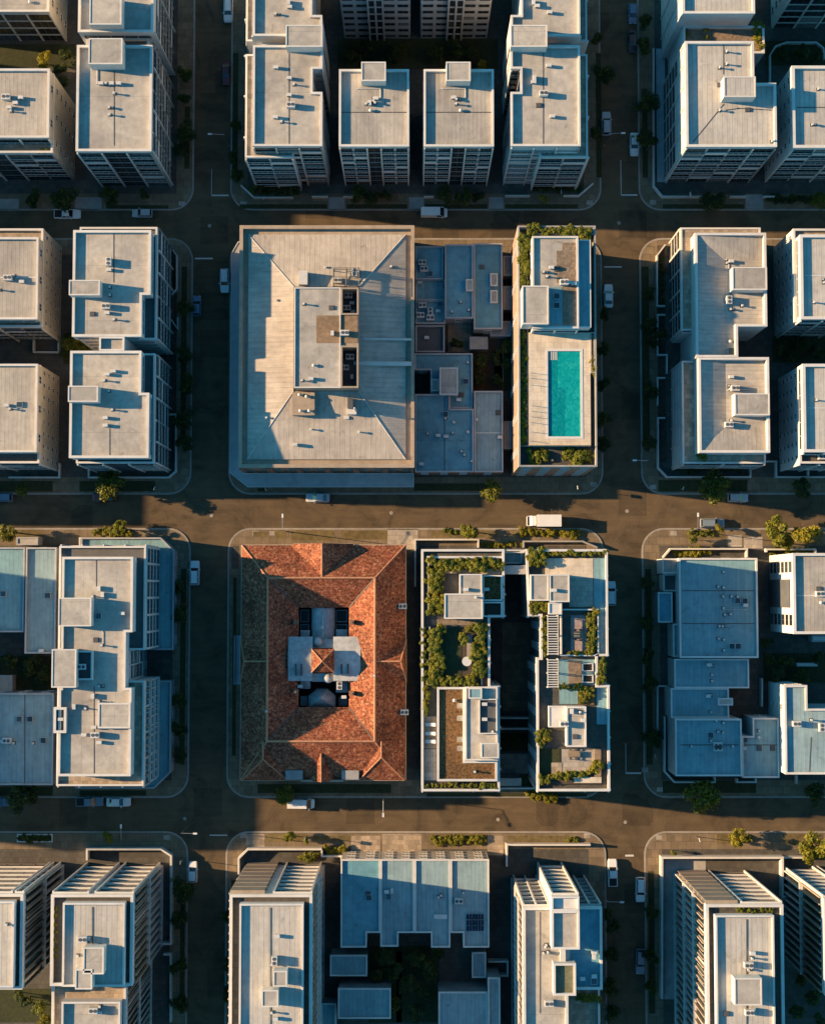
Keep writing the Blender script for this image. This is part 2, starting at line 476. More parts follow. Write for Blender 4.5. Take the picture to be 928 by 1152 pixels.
    def vol(s, a, z0, z1, wall='wall_white', pp=.65, pm='trim_white', rm='roof_membrane', t=.36, faces=None, deck=True, dflt='rib', gapdeck=0):
        poly = topoly(a)
        s.part(MB().prism(poly, z0, z1, 0), 'wall', wall)
        if deck:
            s.part(MB().prism(offset(poly, -(t + .002)), z1 + .002, z1 + .06, 0), 'roof', rm)
        if pp: s.part(MB().ring(poly, t, z1 + .001, z1 + pp, 0, .04), 'parapet', pm)
        faces = faces or {}
        n = len(poly)
        for i in range(n):
            p, q = poly[i], poly[(i + 1) % n]
            dx, dy = q[0] - p[0], q[1] - p[1]
            side = ('n' if dx < 0 else 's') if abs(dx) > abs(dy) else ('e' if dy > 0 else 'w')
            st = faces.get(i, faces.get(side, dflt))
            if not st: continue
            st = (st, {}) if isinstance(st, str) else st
            k = dict(st[1]); up_ = k.pop('upto', 0)
            s.face(p, q, z0, z1 - .3 - up_, st[0], **k)
        return poly
    def hous(s, x0, y0, x1, y1, z, h, wall='trim_white', rm='roof_membrane', t=.22, pp=.14, name='stair_housing'):
        r = R(x0, y0, x1, y1, z + h + pp); p = rp(r)
        o = s.part(MB().prism(p, z, z + h, 0).ring(p, t, z + h + .001, z + h + pp, 0, .02), name, wall)
        build(MB().prism(offset(p, -t - .002), z + h + .002, z + h + .05), 'housing_roof', rm, o)
        return r
    def vents(s, z, pts):
        for i, v in enumerate(pts):
            k = v[2] if len(v) > 2 else 'pptpb'[i % 5]
            vent(s.root, v[0], v[1], z + .06, k)

def vent_mesh(k):
    def mk():
        b = MB()
        if k == 'p':
            b.tube((0, 0, 0), (0, 0, .75), .14, 10, 0).tube((0, 0, .70), (0, 0, .86), .24, 10, 0, .20).box(-.3, .3, -.3, .3, 0, .06, 1); nm = 'roof_vent'
        elif k == 't':
            b.tube((-.3, 0, 0), (-.3, 0, .62), .13, 10, 0).tube((-.3, 0, .58), (-.3, 0, .74), .22, 10, 0)
            b.tube((.35, .05, 0), (.35, .05, .40), .12, 10, 0).box(-.6, .6, -.3, .3, 0, .05, 1); nm = 'roof_vent'
        elif k == 'b':
            b.box(-.45, .45, -.28, .28, .12, .72, 0).box(-.4, -.3, -.25, .25, 0, .12, 1).box(.3, .4, -.25, .25, 0, .12, 1)
            b.tube((0, -.285, .42), (0, -.30, .42), .22, 12, 1); nm = 'air_conditioner'
        elif k == 'a':
            b.box(-.75, .75, -.5, .5, .15, 1.15, 0).tube((-.36, 0, 1.15), (-.36, 0, 1.2), .3, 12, 1).tube((.36, 0, 1.15), (.36, 0, 1.2), .3, 12, 1)
            b.box(-.7, -.6, -.45, .45, 0, .15, 1).box(.6, .7, -.45, .45, 0, .15, 1); nm = 'air_conditioner'
        elif k == 's':
            b.box(-.55, .55, -.55, .55, 0, .28, 0).box(-.48, .48, -.48, .48, .28, .33, 2); nm = 'skylight'
        elif k == 'd':
            b.tube((0, 0, 0), (0, 0, .3), .16, 12, 0).tube((0, 0, .3), (0, 0, .52), .34, 12, 0, .26).tube((0, 0, .52), (0, 0, .62), .26, 12, 0, .06); nm = 'roof_vent'
        elif k == 'h':
            b.box(-.5, .5, -.45, .45, 0, .05, 1).box(-.42, .42, -.38, .38, .05, .22, 1); nm = 'roof_hatch'
        return b.mesh(nm, ['equipment', 'equipment_dark', 'glass_blue'])
    return cm(('vent', k), mk)
def vent(root, px, py, z, k):
    me = vent_mesh(k); x, y = up(px, py, z + .3); o = ORG[root.name]
    return put(me.name.split('.')[0], me, root, (x - o[0], y - o[1], z - o[2]), random.choice((0, 0, 1.57, .02)))
def pipe(root, pts, z, r=.07, mat='equipment', name='roof_pipe'):
    """a run of pipe across a roof, with small feet"""
    b = MB(); w = [up(p[0], p[1], z) for p in pts]
    if name == 'gutter':
        for a, c in zip(w, w[1:]):
            L = math.hypot(c[0] - a[0], c[1] - a[1]); nx, ny = -(c[1] - a[1]) / L * .09, (c[0] - a[0]) / L * .09
            b.prism(ccw([(a[0] + nx, a[1] + ny), (a[0] - nx, a[1] - ny), (c[0] - nx, c[1] - ny), (c[0] + nx, c[1] + ny)]), z + .063, z + .085)
        return build(b, 'roof_seam', mat, root)
    for a, c in zip(w, w[1:]):
        b.tube((*a, z + .18), (*c, z + .18), r, 8)
        L = math.hypot(c[0] - a[0], c[1] - a[1]); m = max(1, int(L / 1.5))
        for k in range(m + 1):
            t = k / m; x, y = a[0] + (c[0] - a[0]) * t, a[1] + (c[1] - a[1]) * t
            b.box(x - .1, x + .1, y - .1, y + .1, z + .062, z + .18 - r * .5)
    return build(b, name, mat, root)

def wall_path(pts, h, t, label, mat='trim_white', closed=False, name='garden_wall', cat='wall', z=0.0, group=None):
    w = [up(p[0], p[1], z + h) for p in pts]
    b = MB(); n = len(w)
    L = []; Rr = []
    for i in range(n):
        a = w[i - 1] if (i > 0 or closed) else None; c = w[i]; e = w[(i + 1) % n] if (i < n - 1 or closed) else None
        ns = []
        for u, v in ((a, c), (c, e)):
            if u is None or v is None: continue
            dx, dy = v[0] - u[0], v[1] - u[1]; l = math.hypot(dx, dy) or 1e-6; ns.append((-dy / l, dx / l))
        if len(ns) == 2:
            k = max(.3, 1 + ns[0][0] * ns[1][0] + ns[0][1] * ns[1][1]); m = ((ns[0][0] + ns[1][0]) / k, (ns[0][1] + ns[1][1]) / k)
        else: m = ns[0]
        L.append((c[0] + m[0] * t / 2, c[1] + m[1] * t / 2)); Rr.append((c[0] - m[0] * t / 2, c[1] - m[1] * t / 2))
    for i in range(n if closed else n - 1):
        j = (i + 1) % n
        b.prism(ccw([L[i], L[j], Rr[j], Rr[i]]), z, z + h, 0, bottom=False)
    o = build(b, name, mat); tag(o, label, cat, group); return o
# ------------------------------------------------------------------ vegetation
def leaf_cloud(seed, n, leaf, flat=.8, lobes=9, mats=('leaf_mid', 'leaf_light', 'leaf_dark')):
    rnd = random.Random(seed); b = MB()
    L = []
    for i in range(lobes):
        a = rnd.uniform(0, 6.283); r = rnd.uniform(.15, .68); z = rnd.uniform(-.45, .55)
        L.append((r * math.cos(a), r * math.sin(a), z * flat, rnd.uniform(.26, .44), rnd.random()))
    for i in range(n):
        lx, ly, lz, lr, lt = rnd.choice(L)
        v = Vector((rnd.gauss(0, 1), rnd.gauss(0, 1), rnd.gauss(0, 1))).normalized() * lr * (rnd.random() ** .45)
        c = Vector((lx, ly, lz)) + Vector((v.x, v.y, v.z * flat))
        nr = (v.normalized() + Vector((rnd.gauss(0, .5), rnd.gauss(0, .5), .5 + rnd.gauss(0, .4)))).normalized()
        u = nr.orthogonal().normalized(); w = nr.cross(u); t = rnd.uniform(0, 6.283)
        u, w = u * math.cos(t) + w * math.sin(t), w * math.cos(t) - u * math.sin(t)
        sz = leaf * rnd.uniform(.6, 1.35)
        q = rnd.random()
        b.quad([c + u * sz, c + w * sz * .55 + nr * sz * .12, c - u * sz, c - w * sz * .55 + nr * sz * .12],
               0 if q < .5 else (1 if q < .5 + .35 * lt + .1 else 2))
    return b.mesh('crown', list(mats))
TREE = {}
def crown_variant(kind):
    if kind not in TREE:
        k, i = kind
        if k == 'tree': TREE[kind] = leaf_cloud(100 + i, 2600, .075, .75, 12)
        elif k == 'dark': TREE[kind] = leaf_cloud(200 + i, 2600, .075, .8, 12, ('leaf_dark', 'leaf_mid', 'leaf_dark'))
        elif k == 'bright': TREE[kind] = leaf_cloud(300 + i, 1700, .09, .75, 9, ('leaf_light', 'leaf_light', 'leaf_mid'))
        elif k == 'shrub': TREE[kind] = leaf_cloud(400 + i, 750, .13, .8, 8, ('leaf_light', 'leaf_mid', 'leaf_light'))
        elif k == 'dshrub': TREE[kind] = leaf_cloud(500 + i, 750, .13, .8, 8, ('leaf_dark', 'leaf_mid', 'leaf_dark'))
    return TREE[kind]
def trunk_mesh(i):
    def mk():
        rnd = random.Random(i); b = MB()
        b.tube((0, 0, 0), (.02, .01, .75), .085, 8, 0, .06)
        for k in range(6):
            a = k * 1.05 + rnd.uniform(-.3, .3); r = rnd.uniform(.35, .6)
            b.tube((.02, .01, .55 + k * .03), (r * math.cos(a), r * math.sin(a), rnd.uniform(1.0, 1.5)), .04, 6, 0, .012)
        b.tube((.02, .01, .74), (0, .05, 1.5), .055, 6, 0, .015)
        return b.mesh('trunk', ['bark'])
    return cm(('trunk', i), mk)
NT_ = [0]
def tree(px, py, r, label, kind='tree', h=None, group=None, z=0.0, hr=1.25):
    """r in photo pixels"""
    NT_[0] += 1; i = NT_[0]
    R_ = r / 5.8 * 1.12; hh = hr * R_ + .8
    x, y = up(px, py, z + hh)
    o = empty('tree', (x, y, z), label, 'tree', group)
    o.rotation_euler.z = i * 2.4
    t = put('trunk', trunk_mesh(i % 3), o); t.scale = (R_, R_, hh / 1.25)
    c = put('crown', crown_variant((kind, i % 3)), o, (0, 0, hh)); c.scale = (R_ * 1.12, R_ * 1.12, R_)
    return o
def shrub(px, py, r, label, group=None, z=0.0, kind='shrub', name='shrub', cat='shrub', sy=1.0, hz=.8):
    NT_[0] += 1; i = NT_[0]; R_ = r / 5.8 * 1.1
    x, y = up(px, py, z + R_ * .6)
    o = put(name, crown_variant((kind, i % 3)), None, (x, y, z + R_ * .55 * hz), i * 2.4)
    o.scale = (R_ * 1.15, R_ * 1.15 * sy, R_ * hz)
    return tag(o, label, cat, group)
def shrub_row(x0, y0, x1, y1, step, r, label, group, z=0.0, kind='shrub', jit=1.2):
    """a hedge: one continuous clipped row of foliage"""
    src = crown_variant((kind, 0)); L = math.hypot(x1 - x0, y1 - y0); n = max(1, int(round(L / (step * .9)))); rnd = random.Random(int(x0 * 3 + y0))
    org = None; V = []; Fc = []; Mi = []
    srcs = [crown_variant((kind, i)) for i in range(3)]
    data = [([tuple(v.co) for v in m.vertices], [tuple(p.vertices) for p in m.polygons], [p.material_index for p in m.polygons]) for m in srcs]
    for k in range(n + 1):
        t = k / n; R_ = r * rnd.uniform(.75, 1.2) / 5.8 * 1.15
        px, py = x0 + (x1 - x0) * t + rnd.uniform(-jit, jit), y0 + (y1 - y0) * t + rnd.uniform(-jit, jit)
        x, y = up(px, py, z + R_ * .5)
        if org is None: org = (x, y, z)
        vs, fs, ms = data[k % 3]; i = len(V); a = rnd.uniform(0, 6.28); ca, sa = math.cos(a), math.sin(a)
        V += [(x - org[0] + R_ * 1.15 * (v[0] * ca - v[1] * sa), y - org[1] + R_ * 1.15 * (v[0] * sa + v[1] * ca), R_ * .5 + R_ * .75 * v[2]) for v in vs]
        Fc += [tuple(i + q for q in f) for f in fs]; Mi += ms
    me = bpy.data.meshes.new('hedge'); me.from_pydata(V, [], Fc)
    for m in srcs[0].materials: me.materials.append(m)
    for p, k in zip(me.polygons, Mi): p.material_index = k
    o = put('hedge', me, None, org)
    for a_, b_ in (('leafy shrub in the hedge', 'leafy hedge'), ('shrub', 'hedge')):
        if a_ in label: label = label.replace(a_, b_, 1); break
    return tag(o, label, 'hedge')

# ------------------------------------------------------------------ vehicles (x forward)
def loft(b, st, m=0):
    i0 = len(b.v); n = 10
    for x, w, zl, zt in st:
        hgt = zt - zl
        for y, z in ((-w * .88, zl), (-w, zl + hgt * .25), (-w, zl + hgt * .70), (-w * .94, zt - .06), (-w * .80, zt),
                     (w * .80, zt), (w * .94, zt - .06), (w, zl + hgt * .70), (w, zl + hgt * .25), (w * .88, zl)):
            b.v.append((x, y, z))
    for k in range(len(st) - 1):
        for j in range(n):
            a = i0 + k * n + j; c = i0 + k * n + (j + 1) % n
            b.f.append((a, a + n, c + n, c)); b.m.append(m)
    b.f.append(tuple(i0 + j for j in range(n))); b.m.append(m)
    b.f.append(tuple(i0 + (len(st) - 1) * n + n - 1 - j for j in range(n))); b.m.append(m)
SPEC = {
    'sedan': dict(L=4.6, W=.90, st=[(-2.3, .70, .38, .82), (-2.18, .84, .26, .96), (-1.4, .9, .22, 1.02), (0, .9, .22, 1.0), (.9, .9, .22, .98), (1.9, .86, .25, .84), (2.22, .76, .3, .74), (2.3, .66, .38, .66)], gh=(-1.75, .95, -1.05, .25, 1.0, 1.45), wb=(-1.35, 1.4)),
    'hatch': dict(L=4.0, W=.87, st=[(-2.0, .74, .38, .9), (-1.9, .84, .26, 1.02), (-1.0, .87, .22, 1.02), (.7, .87, .22, 1.0), (1.6, .83, .25, .86), (1.95, .7, .35, .7)], gh=(-1.92, .85, -1.6, .15, 1.0, 1.5), wb=(-1.25, 1.25)),
    'suv': dict(L=4.7, W=.94, st=[(-2.35, .78, .42, 1.0), (-2.25, .9, .32, 1.12), (-1, .94, .28, 1.14), (.9, .94, .28, 1.12), (1.95, .9, .3, 1.0), (2.35, .76, .4, .84)], gh=(-2.25, 1.0, -2.0, .35, 1.12, 1.72), wb=(-1.4, 1.42)),
    'van': dict(L=5.2, W=.97, st=[(-2.6, .9, .4, 1.15), (-2.5, .96, .32, 1.2), (0, .97, .3, 1.2), (1.6, .97, .3, 1.18), (2.3, .9, .32, 1.05), (2.6, .76, .42, .85)], gh=(-2.55, 1.95, -2.5, 1.15, 1.18, 2.0), wb=(-1.6, 1.65)),
    'ute': dict(L=5.2, W=.93, st=[(-2.6, .84, .42, .98), (-2.5, .92, .34, 1.06), (-.8, .93, .3, 1.06), (.9, .93, .3, 1.08), (2.1, .9, .32, 1.0), (2.6, .76, .42, .82)], gh=(-.95, 1.15, -.75, .5, 1.06, 1.75), wb=(-1.6, 1.6)),
}
def wheel_meshes(r, w):
    def a(): 
        b = MB(); b.tube((0, -w / 2, 0), (0, w / 2, 0), r, 18, 0); return b.mesh('tyre', ['rubber'])
    def c():
        b = MB(); b.tube((0, -w / 2 - .012, 0), (0, w / 2 + .012, 0), r * .6, 12, 0); return b.mesh('rim', ['steel'])
    return cm(('ty', r, w), a), cm(('ri', r, w), c)
def car_parts(kind, col):
    s = SPEC[kind]; cmat = 'car_' + col
    x0, x1, t0, t1, zb, zt = s['gh']; w = s['W']; wb, wt = w * .84, w * .70
    if kind == 'van': wt = w * .84; wb = w * .95
    out = []
    b = MB(); loft(b, s['st']); out.append(('body', b.mesh('body', [cmat]), (0, 0, 0)))
    zb -= .05
    def gq(name, pts): out.append((name, MB().quad(pts).mesh(name, ['car_glass' if not (kind == 'van' and name == 'rear_window') else 'car_glass']), (0, 0, 0)))
    gq('windscreen', [(x1, -wb, zb), (x1, wb, zb), (t1, wt, zt), (t1, -wt, zt)])
    gq('rear_window', [(x0, wb, zb), (x0, -wb, zb), (t0, -wt, zt), (t0, wt, zt)])
    for sg in (-1, 1):
        if kind == 'van':
            # a van's sides are sheet metal behind the front door
            xm = .55
            def lerp(k): return x0 + (x1 - x0) * k
            pm = MB().quad([(x0, sg * wb, zb), (xm, sg * wb, zb), (xm, sg * wt, zt), (t0, sg * wt, zt)]); out.append(('side_panel', pm.mesh('side_panel', [cmat]), (0, 0, 0)))
            gq('side_window', [(xm, sg * wb, zb), (x1, sg * wb, zb), (t1, sg * wt, zt), (xm, sg * wt, zt)])
        else:
            gq('side_window', [(x0, sg * wb, zb), (x1, sg * wb, zb), (t1, sg * wt, zt), (t0, sg * wt, zt)])
    b = MB()
    i = len(b.v)
    b.box(t0 - .02, t1 + .02, -wt - .02, wt + .02, zt - .01, zt + .05)
    for sg in (-1, 1):
        for a, c in (((x0, sg * wb, zb), (t0, sg * wt, zt)), ((x1, sg * wb, zb), (t1, sg * wt, zt))): b.tube(a, c, .05, 6)
        if kind != 'van': b.tube(((x0 + x1) / 2 - .1, sg * wb, zb), ((t0 + t1) / 2, sg * wt, zt), .045, 6)
    out.append(('roof', b.mesh('roof', [cmat]), (0, 0, 0)))
    if kind == 'suv':
        for sg in (-1, 1): out.append(('roof_rail', MB().tube((t0 + .2, sg * wt * .9, zt + .09), (t1 - .2, sg * wt * .9, zt + .09), .03, 6).mesh('roof_rail', ['steel_dark']), (0, 0, 0)))
    if kind == 'ute':
        b = MB().box(-2.45, -1.05, -.72, .72, 1.055, 1.075).box(-2.5, -1.0, -.86, -.74, 1.06, 1.16, 1).box(-2.5, -1.0, .74, .86, 1.06, 1.16, 1).box(-2.56, -2.46, -.86, .86, 1.06, 1.16, 1)
        out.append(('tray', b.mesh('tray', ['rubber', cmat]), (0, 0, 0)))
    e = s['st'][-1]; r_ = s['st'][0]; L = s['L'] / 2
    for sg in (-1, 1):
        out.append(('headlight', MB().box(L - .22, L - .03, -.16, .16, -.07, .07).mesh('headlight', ['lamp_white']), (0, sg * w * .62, e[3] - .04)))
        out.append(('tail_light', MB().box(-.04, .06, -.14, .14, -.08, .08).mesh('tail_light', ['lamp_red']), (-L + .0, sg * w * .66, r_[3] - .12)))
        out.append(('mirror', MB().box(-.08, .08, -.12, .12, -.07, .08).mesh('mirror', [cmat]), (x1 - .35, sg * (w + .10), zb + .12)))
    return out
CARP = {}
def add_wheels(o, xs, w, r=.33, tw=.22):
    ty, ri = wheel_meshes(r, tw)
    for x in xs:
        for sg in (-1, 1):
            t = put('wheel', ty, o, (x, sg * (w - tw / 2 + .01), r)); put('rim', ri, t)
HEAD = {'E': 0, 'N': math.pi / 2, 'W': math.pi, 'S': -math.pi / 2}
def car(kind, col, px, py, head, label, cat='car', group='cars parked along the kerbs'):
    key = (kind, col)
    if key not in CARP: CARP[key] = car_parts(kind, col)
    x, y = up(px, py, 1.0)
    o = empty('van' if kind == 'van' else 'pickup_truck' if kind == 'ute' else 'parked_car', (x, y, .005), label, cat, group)
    for nm, me, loc in CARP[key]: put(nm, me, o, loc)
    add_wheels(o, SPEC[kind]['wb'], SPEC[kind]['W'])
    o.rotation_euler.z = HEAD[head] + random.uniform(-.02, .02)
    return o
def box_truck(px, py, head, label):
    x, y = up(px, py, 1.6); o = empty('delivery_truck', (x, y, .005), label, 'truck', None)
    b = MB(); b.box(-3.2, 3.0, -.45, .45, .45, .75); put('chassis', b.mesh('chassis', ['rubber']), o)
    b = MB(); b.box(-3.25, 1.35, -1.12, 1.12, .8, 3.0, 0).box(-3.27, 1.37, -1.14, 1.14, 2.94, 3.02, 0)
    for k in range(1, 8): b.box(-3.25 + k * .57, -3.21 + k * .57, -1.10, 1.10, 3.021, 3.035, 0)
    c = put('cargo_box', b.mesh('cargo_box', ['car_white']), o)
    put('rear_door', MB().box(-3.30, -3.272, -1.02, 1.02, .85, 2.85).mesh('rear_door', ['equipment']), c)
    b = MB(); loft(b, [(1.5, 1.02, .5, 2.15), (2.3, 1.02, .45, 2.2), (2.75, 1.0, .45, 1.9), (3.15, .95, .45, 1.25), (3.25, .85, .5, 1.0)])
    cb = put('cab', b.mesh('cab', ['car_white']), o)
    put('windscreen', MB().quad([(3.19, -.88, 1.28), (3.19, .88, 1.28), (2.80, .88, 1.93), (2.80, -.88, 1.93)]).mesh('windscreen', ['car_glass']), cb)
    for sg in (-1, 1):
        put('side_window', MB().box(1.8, 2.6, sg * 1.03 - .01, sg * 1.03 + .01, 1.3, 1.85).mesh('side_window', ['car_glass']), cb)
        put('headlight', MB().box(3.2, 3.28, sg * .65 - .15, sg * .65 + .15, .75, .9).mesh('headlight', ['lamp_white']), cb)
        put('mirror', MB().box(2.6, 2.72, sg * 1.22 - .1, sg * 1.22 + .1, 1.35, 1.7).mesh('mirror', ['rubber']), cb)
    add_wheels(o, (-2.0, 2.2), 1.05, .42, .28)
    o.rotation_euler.z = HEAD[head]; return o
# ------------------------------------------------------------------ street furniture
def street_lamp(px, py, dx, dy, label, h=7.5, arm=2.4):
    """px,py: foot of the pole; dx,dy: direction of the arm"""
    x, y = up(px, py, 0); o = empty('street_lamp', (x, y, .13), label, 'street lamp', 'street lamps at the crossings')
    o.rotation_euler.z = math.atan2(dy, dx)
    def pole(): return MB().tube((0, 0, 0), (0, 0, .5), .12, 10).tube((0, 0, .5), (0, 0, h), .09, 10, 0, .06).mesh('pole', ['steel'])
    def am(): return MB().tube((0, 0, h - .1), (arm, 0, h + .35), .05, 8).mesh('arm', ['steel'])
    def hd(): return MB().box(arm - .1, arm + .65, -.16, .16, h + .30, h + .42, 0).box(arm, arm + .6, -.12, .12, h + .27, h + .30, 1).mesh('lamp_head', ['lamp_white', 'glass_blue'])
    put('pole', cm(('pole', h), pole), o); put('arm', cm(('arm', h, arm), am), o); put('lamp_head', cm(('head', h, arm), hd), o)
    return o
def signal(px, py, label, h=4.2):
    x, y = up(px, py, 0); o = empty('sign_post', (x, y, .13), label, 'sign post', 'sign posts on the corners')
    put('pole', cm(('sp', h), lambda: MB().tube((0, 0, 0), (0, 0, h), .06, 8).mesh('pole', ['steel'])), o)
    put('sign_plate', cm(('spl', h), lambda: MB().box(-.04, -.0, -.35, .35, h - .75, h - .05).box(.0, .05, -.3, .3, h - .68, h - .12).mesh('sign_plate', ['lamp_white'])), o)
    o.rotation_euler.z = random.uniform(-.5, .5); return o
# ------------------------------------------------------------------ ground, streets, blocks
XW, XA, XB, XE = -42.96, -35.8, 37.1, 44.4
YK = [Y(237, 0), Y(268, 0), Y(556.5, 0), Y(594, 0), Y(897.6, 0), Y(935, 0)]
FAR = 150
o = build(MB().quad([(-2500, -2500, -.05), (2500, -2500, -.05), (2500, 2500, -.05), (-2500, 2500, -.05)]), 'ground', 'earth'); struct(o)
o = build(MB().quad([(-330, -330, 0), (330, -330, 0), (330, 330, 0), (-330, 330, 0)]), 'road', 'asphalt'); struct(o)
cols = [(-FAR - 20, XW), (XA, XB), (XE, FAR + 20)]
rows = [(YK[0], YK[0] + FAR), (YK[2], YK[1]), (YK[4], YK[3]), (YK[5] - FAR, YK[5])]
for (a, c) in cols:
    for (d, e) in rows:
        p = rounded([(a, d), (c, d), (c, e), (a, e)], 4.4)
        struct(build(MB().ring(p, .32, -.02, .14), 'kerb', 'kerb_stone'))
        struct(build(MB().prism(offset(p, -.322), -.02, .13, bottom=False), 'footpath', 'footpath_paving'))
        q = [(a + 3.4, d + 3.4), (c - 3.4, d + 3.4), (c - 3.4, e - 3.4), (a + 3.4, e - 3.4)]
        struct(build(MB().prism(q, .10, .136, bottom=False), 'yard', 'dark_paving'))
def sheet(x0, y0, x1, y1, mat, name, z=.142):
    r = R(x0, y0, x1, y1, 0)
    return struct(build(MB().rbox(r, .10, z), name, mat))
def ramp_(x, y, w=7, h=5): sheet(x - w / 2, y - h / 2, x + w / 2, y + h / 2, 'pale_paving', 'kerb_ramp', .139)
# grass verges and driveways on the sunny side of the two lower cross streets
for (x0, y0, x1, y1) in ((285, 598, 300, 604), (309, 597, 322, 606), (328, 597, 376, 608), (384, 597, 436, 607), (485, 597, 560, 605), (574, 597, 660, 604),
                         (770, 597, 815, 606), (862, 597, 925, 612), (108, 596, 150, 606), (4, 596, 50, 604)):
    sheet(x0, y0, x1, y1, 'dry_grass', 'grass_verge')
for (x0, y0, x1, y1) in ((436, 595, 470, 618), (818, 602, 834, 615), (836, 604, 857, 617)): sheet(x0, y0, x1, y1, 'pale_paving', 'driveway', .140)
for (x0, y0, x1, y1) in ((300, 938, 345, 947), (352, 940, 395, 946), (484, 938, 548, 951), (570, 940, 640, 948), (806, 938, 842, 949), (880, 938, 925, 950), (20, 938, 60, 948)):
    sheet(x0, y0, x1, y1, 'dry_grass', 'grass_verge')
for (x0, y0, x1, y1) in ((277, 938, 298, 956), (430, 938, 474, 960), (548, 940, 566, 962), (395, 940, 428, 958)): sheet(x0, y0, x1, y1, 'terrace_paving', 'driveway', .140)
for (x0, y0, x1, y1) in ((370, 222, 388, 236), (460, 222, 477, 236), (550, 222, 566, 236), (838, 219, 858, 235), (85, 222, 115, 236), (0, 224, 22, 236)): sheet(x0, y0, x1, y1, 'concrete', 'driveway', .140)
for (x0, y0, x1, y1) in ((270, 230, 368, 235), (390, 230, 458, 235), (478, 230, 548, 235), (568, 230, 650, 235), (745, 230, 836, 235), (120, 231, 190, 235),
                         (465, 544, 560, 552), (290, 549, 300, 553), (740, 540, 840, 553), (0, 541, 60, 553), (90, 541, 175, 553), (0, 885, 60, 895), (90, 889, 165, 895), (290, 882, 440, 892), (745, 878, 850, 892), (480, 892, 660, 896),
                         (208, 120, 214, 190), (262, 60, 268, 200), (670, 60, 676, 200), (722, 100, 728, 200), (204, 300, 210, 500), (722, 300, 730, 500), (203, 640, 209, 860), (726, 640, 733, 860), (262, 650, 266, 850), (260, 990, 266, 1140), (203, 990, 208, 1140), (729, 980, 736, 1140)):
    sheet(x0, y0, x1, y1, 'grass', 'grass_verge')
for (x, y) in ((205, 229), (274, 229), (663, 228), (734, 228), (165, 551), (667, 545), (734, 548), (742, 888), (725, 866), (188, 942), (274, 940), (660, 940), (741, 942), (307, 600), (288, 600), (757, 600)): ramp_(x, y)
# painted stop lines and short lane lines
def line(x0, y0, x1, y1): struct(build(MB().rbox(R(x0, y0, x1, y1, 0), .0005, .006), 'stop_line', 'line_paint'))
for a in ((238.5, 219, 257.5, 220.6), (698.5, 218.6, 716.5, 220.2), (219.5, 290, 239.5, 291.6), (679.5, 299.6, 699, 301), (703.5, 869, 721, 870.6), (703, 961.5, 712.5, 963.6), (256, 939, 236, 940.2)):
    line(min(a[0], a[2]), a[1], max(a[0], a[2]), a[3])
for a in ((697.8, 180, 698.5, 219), (703.4, 836, 704, 869), (238, 190, 238.6, 219)): line(*a)

# inner gardens: lawns, beds, paths
for (x0, y0, x1, y1, m, n) in ((72, 375, 112, 410, 'grass', 'lawn'), (380, 44, 560, 78, 'grass', 'lawn'), (566, 372, 578, 440, 'grass', 'lawn'), (530, 395, 565, 440, 'mulch', 'garden_bed'),
        (504, 365, 530, 396, 'terrace_paving', 'paving'), (556, 560 - 165, 566, 430, 'pale_paving', 'path'), (858, 735, 928, 768, 'grass', 'lawn'), (855, 716, 928, 733, 'dark_paving', 'paving'),
        (0, 738, 60, 778, 'grass', 'lawn'), (415, 1064, 494, 1150, 'grass', 'lawn'), (446, 1070, 452, 1150, 'pale_paving', 'path'), (0, 1112, 58, 1150, 'grass', 'lawn'), (868, 378, 928, 408, 'grass', 'lawn'),
        (738, 55, 748, 205, 'trim_grey', 'paving'), (860, 46, 928, 74, 'grass', 'lawn'), (0, 50, 85, 76, 'grass', 'lawn'), (740, 276, 748, 520, 'mulch', 'garden_bed'), (192, 300, 199, 520, 'mulch', 'garden_bed')):
    sheet(x0, y0, x1, y1, m, n, .146)

# ------------------------------------------------------------------ buildings, first row
AP = 'apartment building'
GT = None
for (r_, h_, l_) in ((R(-480, 610, -262, 885, 0), 31, 'tall cream apartment building beyond the left photo edge, level with the third row'), (R(-480, 285, -262, 537, 0), 24, 'tall cream apartment building beyond the left photo edge, level with the second row'), (R(-480, 40, -262, 224, 0), 34, 'tall cream apartment building beyond the left photo edge, level with the top row')):
    b = Bld('apartment_building', l_, AP, r_)
    b.vol(r_, 0, h_, 'wall_cream', faces={'e': ('bal', dict(bay=6)), 's': ('punch', dict(bay=6))}); 
b = Bld('apartment_building', 'cream four storey block cut by the top left corner, gridded dark windows below its roof', AP, R(-80, -80, 56, 13, 14.6))
a = R(-80, -80, 56, 13, 14.6)
b.vol(a, 0, 14, 'wall_cream', rm='roof_membrane', faces={'s': ('grid', dict(bay=4.2)), 'e': ('punch', dict(bay=6))})
b.vents(14, [(20, -10, 'p'), (34, 2, 'd')])

b = Bld('apartment_building', 'cream block with ribbed roof and planted south terrace on the left edge, top row', AP, R(-80, 77, 56, 155, 20.6))
a = R(-80, 77, 56, 155, 20.6)
lo = (a[0], R(0, 150, 10, 172, 17.7)[1], a[2], a[3])
b.vol(lo, 0, 17, 'wall_cream', rm='terrace_paving', pp=.9, faces={'s': ('bal', dict(bay=4.6, gap=(2, 5, 8), cols=(0, 2, 3, 5, 6, 8, 9, 11))), 'e': ('punch', dict(bay=4.4, ww=1.1, wh=1.6))})
b.vol(shrink(a, .06), 17.06, 20, 'wall_cream', rm='roof_ribbed', faces={'s': ('bal', dict(bay=5)), 'e': ('punch', dict(bay=7))})
b.vents(20, [(8, 110, 'a'), (24, 110, 'b'), (18, 116, 'b'), (11, 121, 'b'), (9, 111, 't'), (13, 125, 'p')])

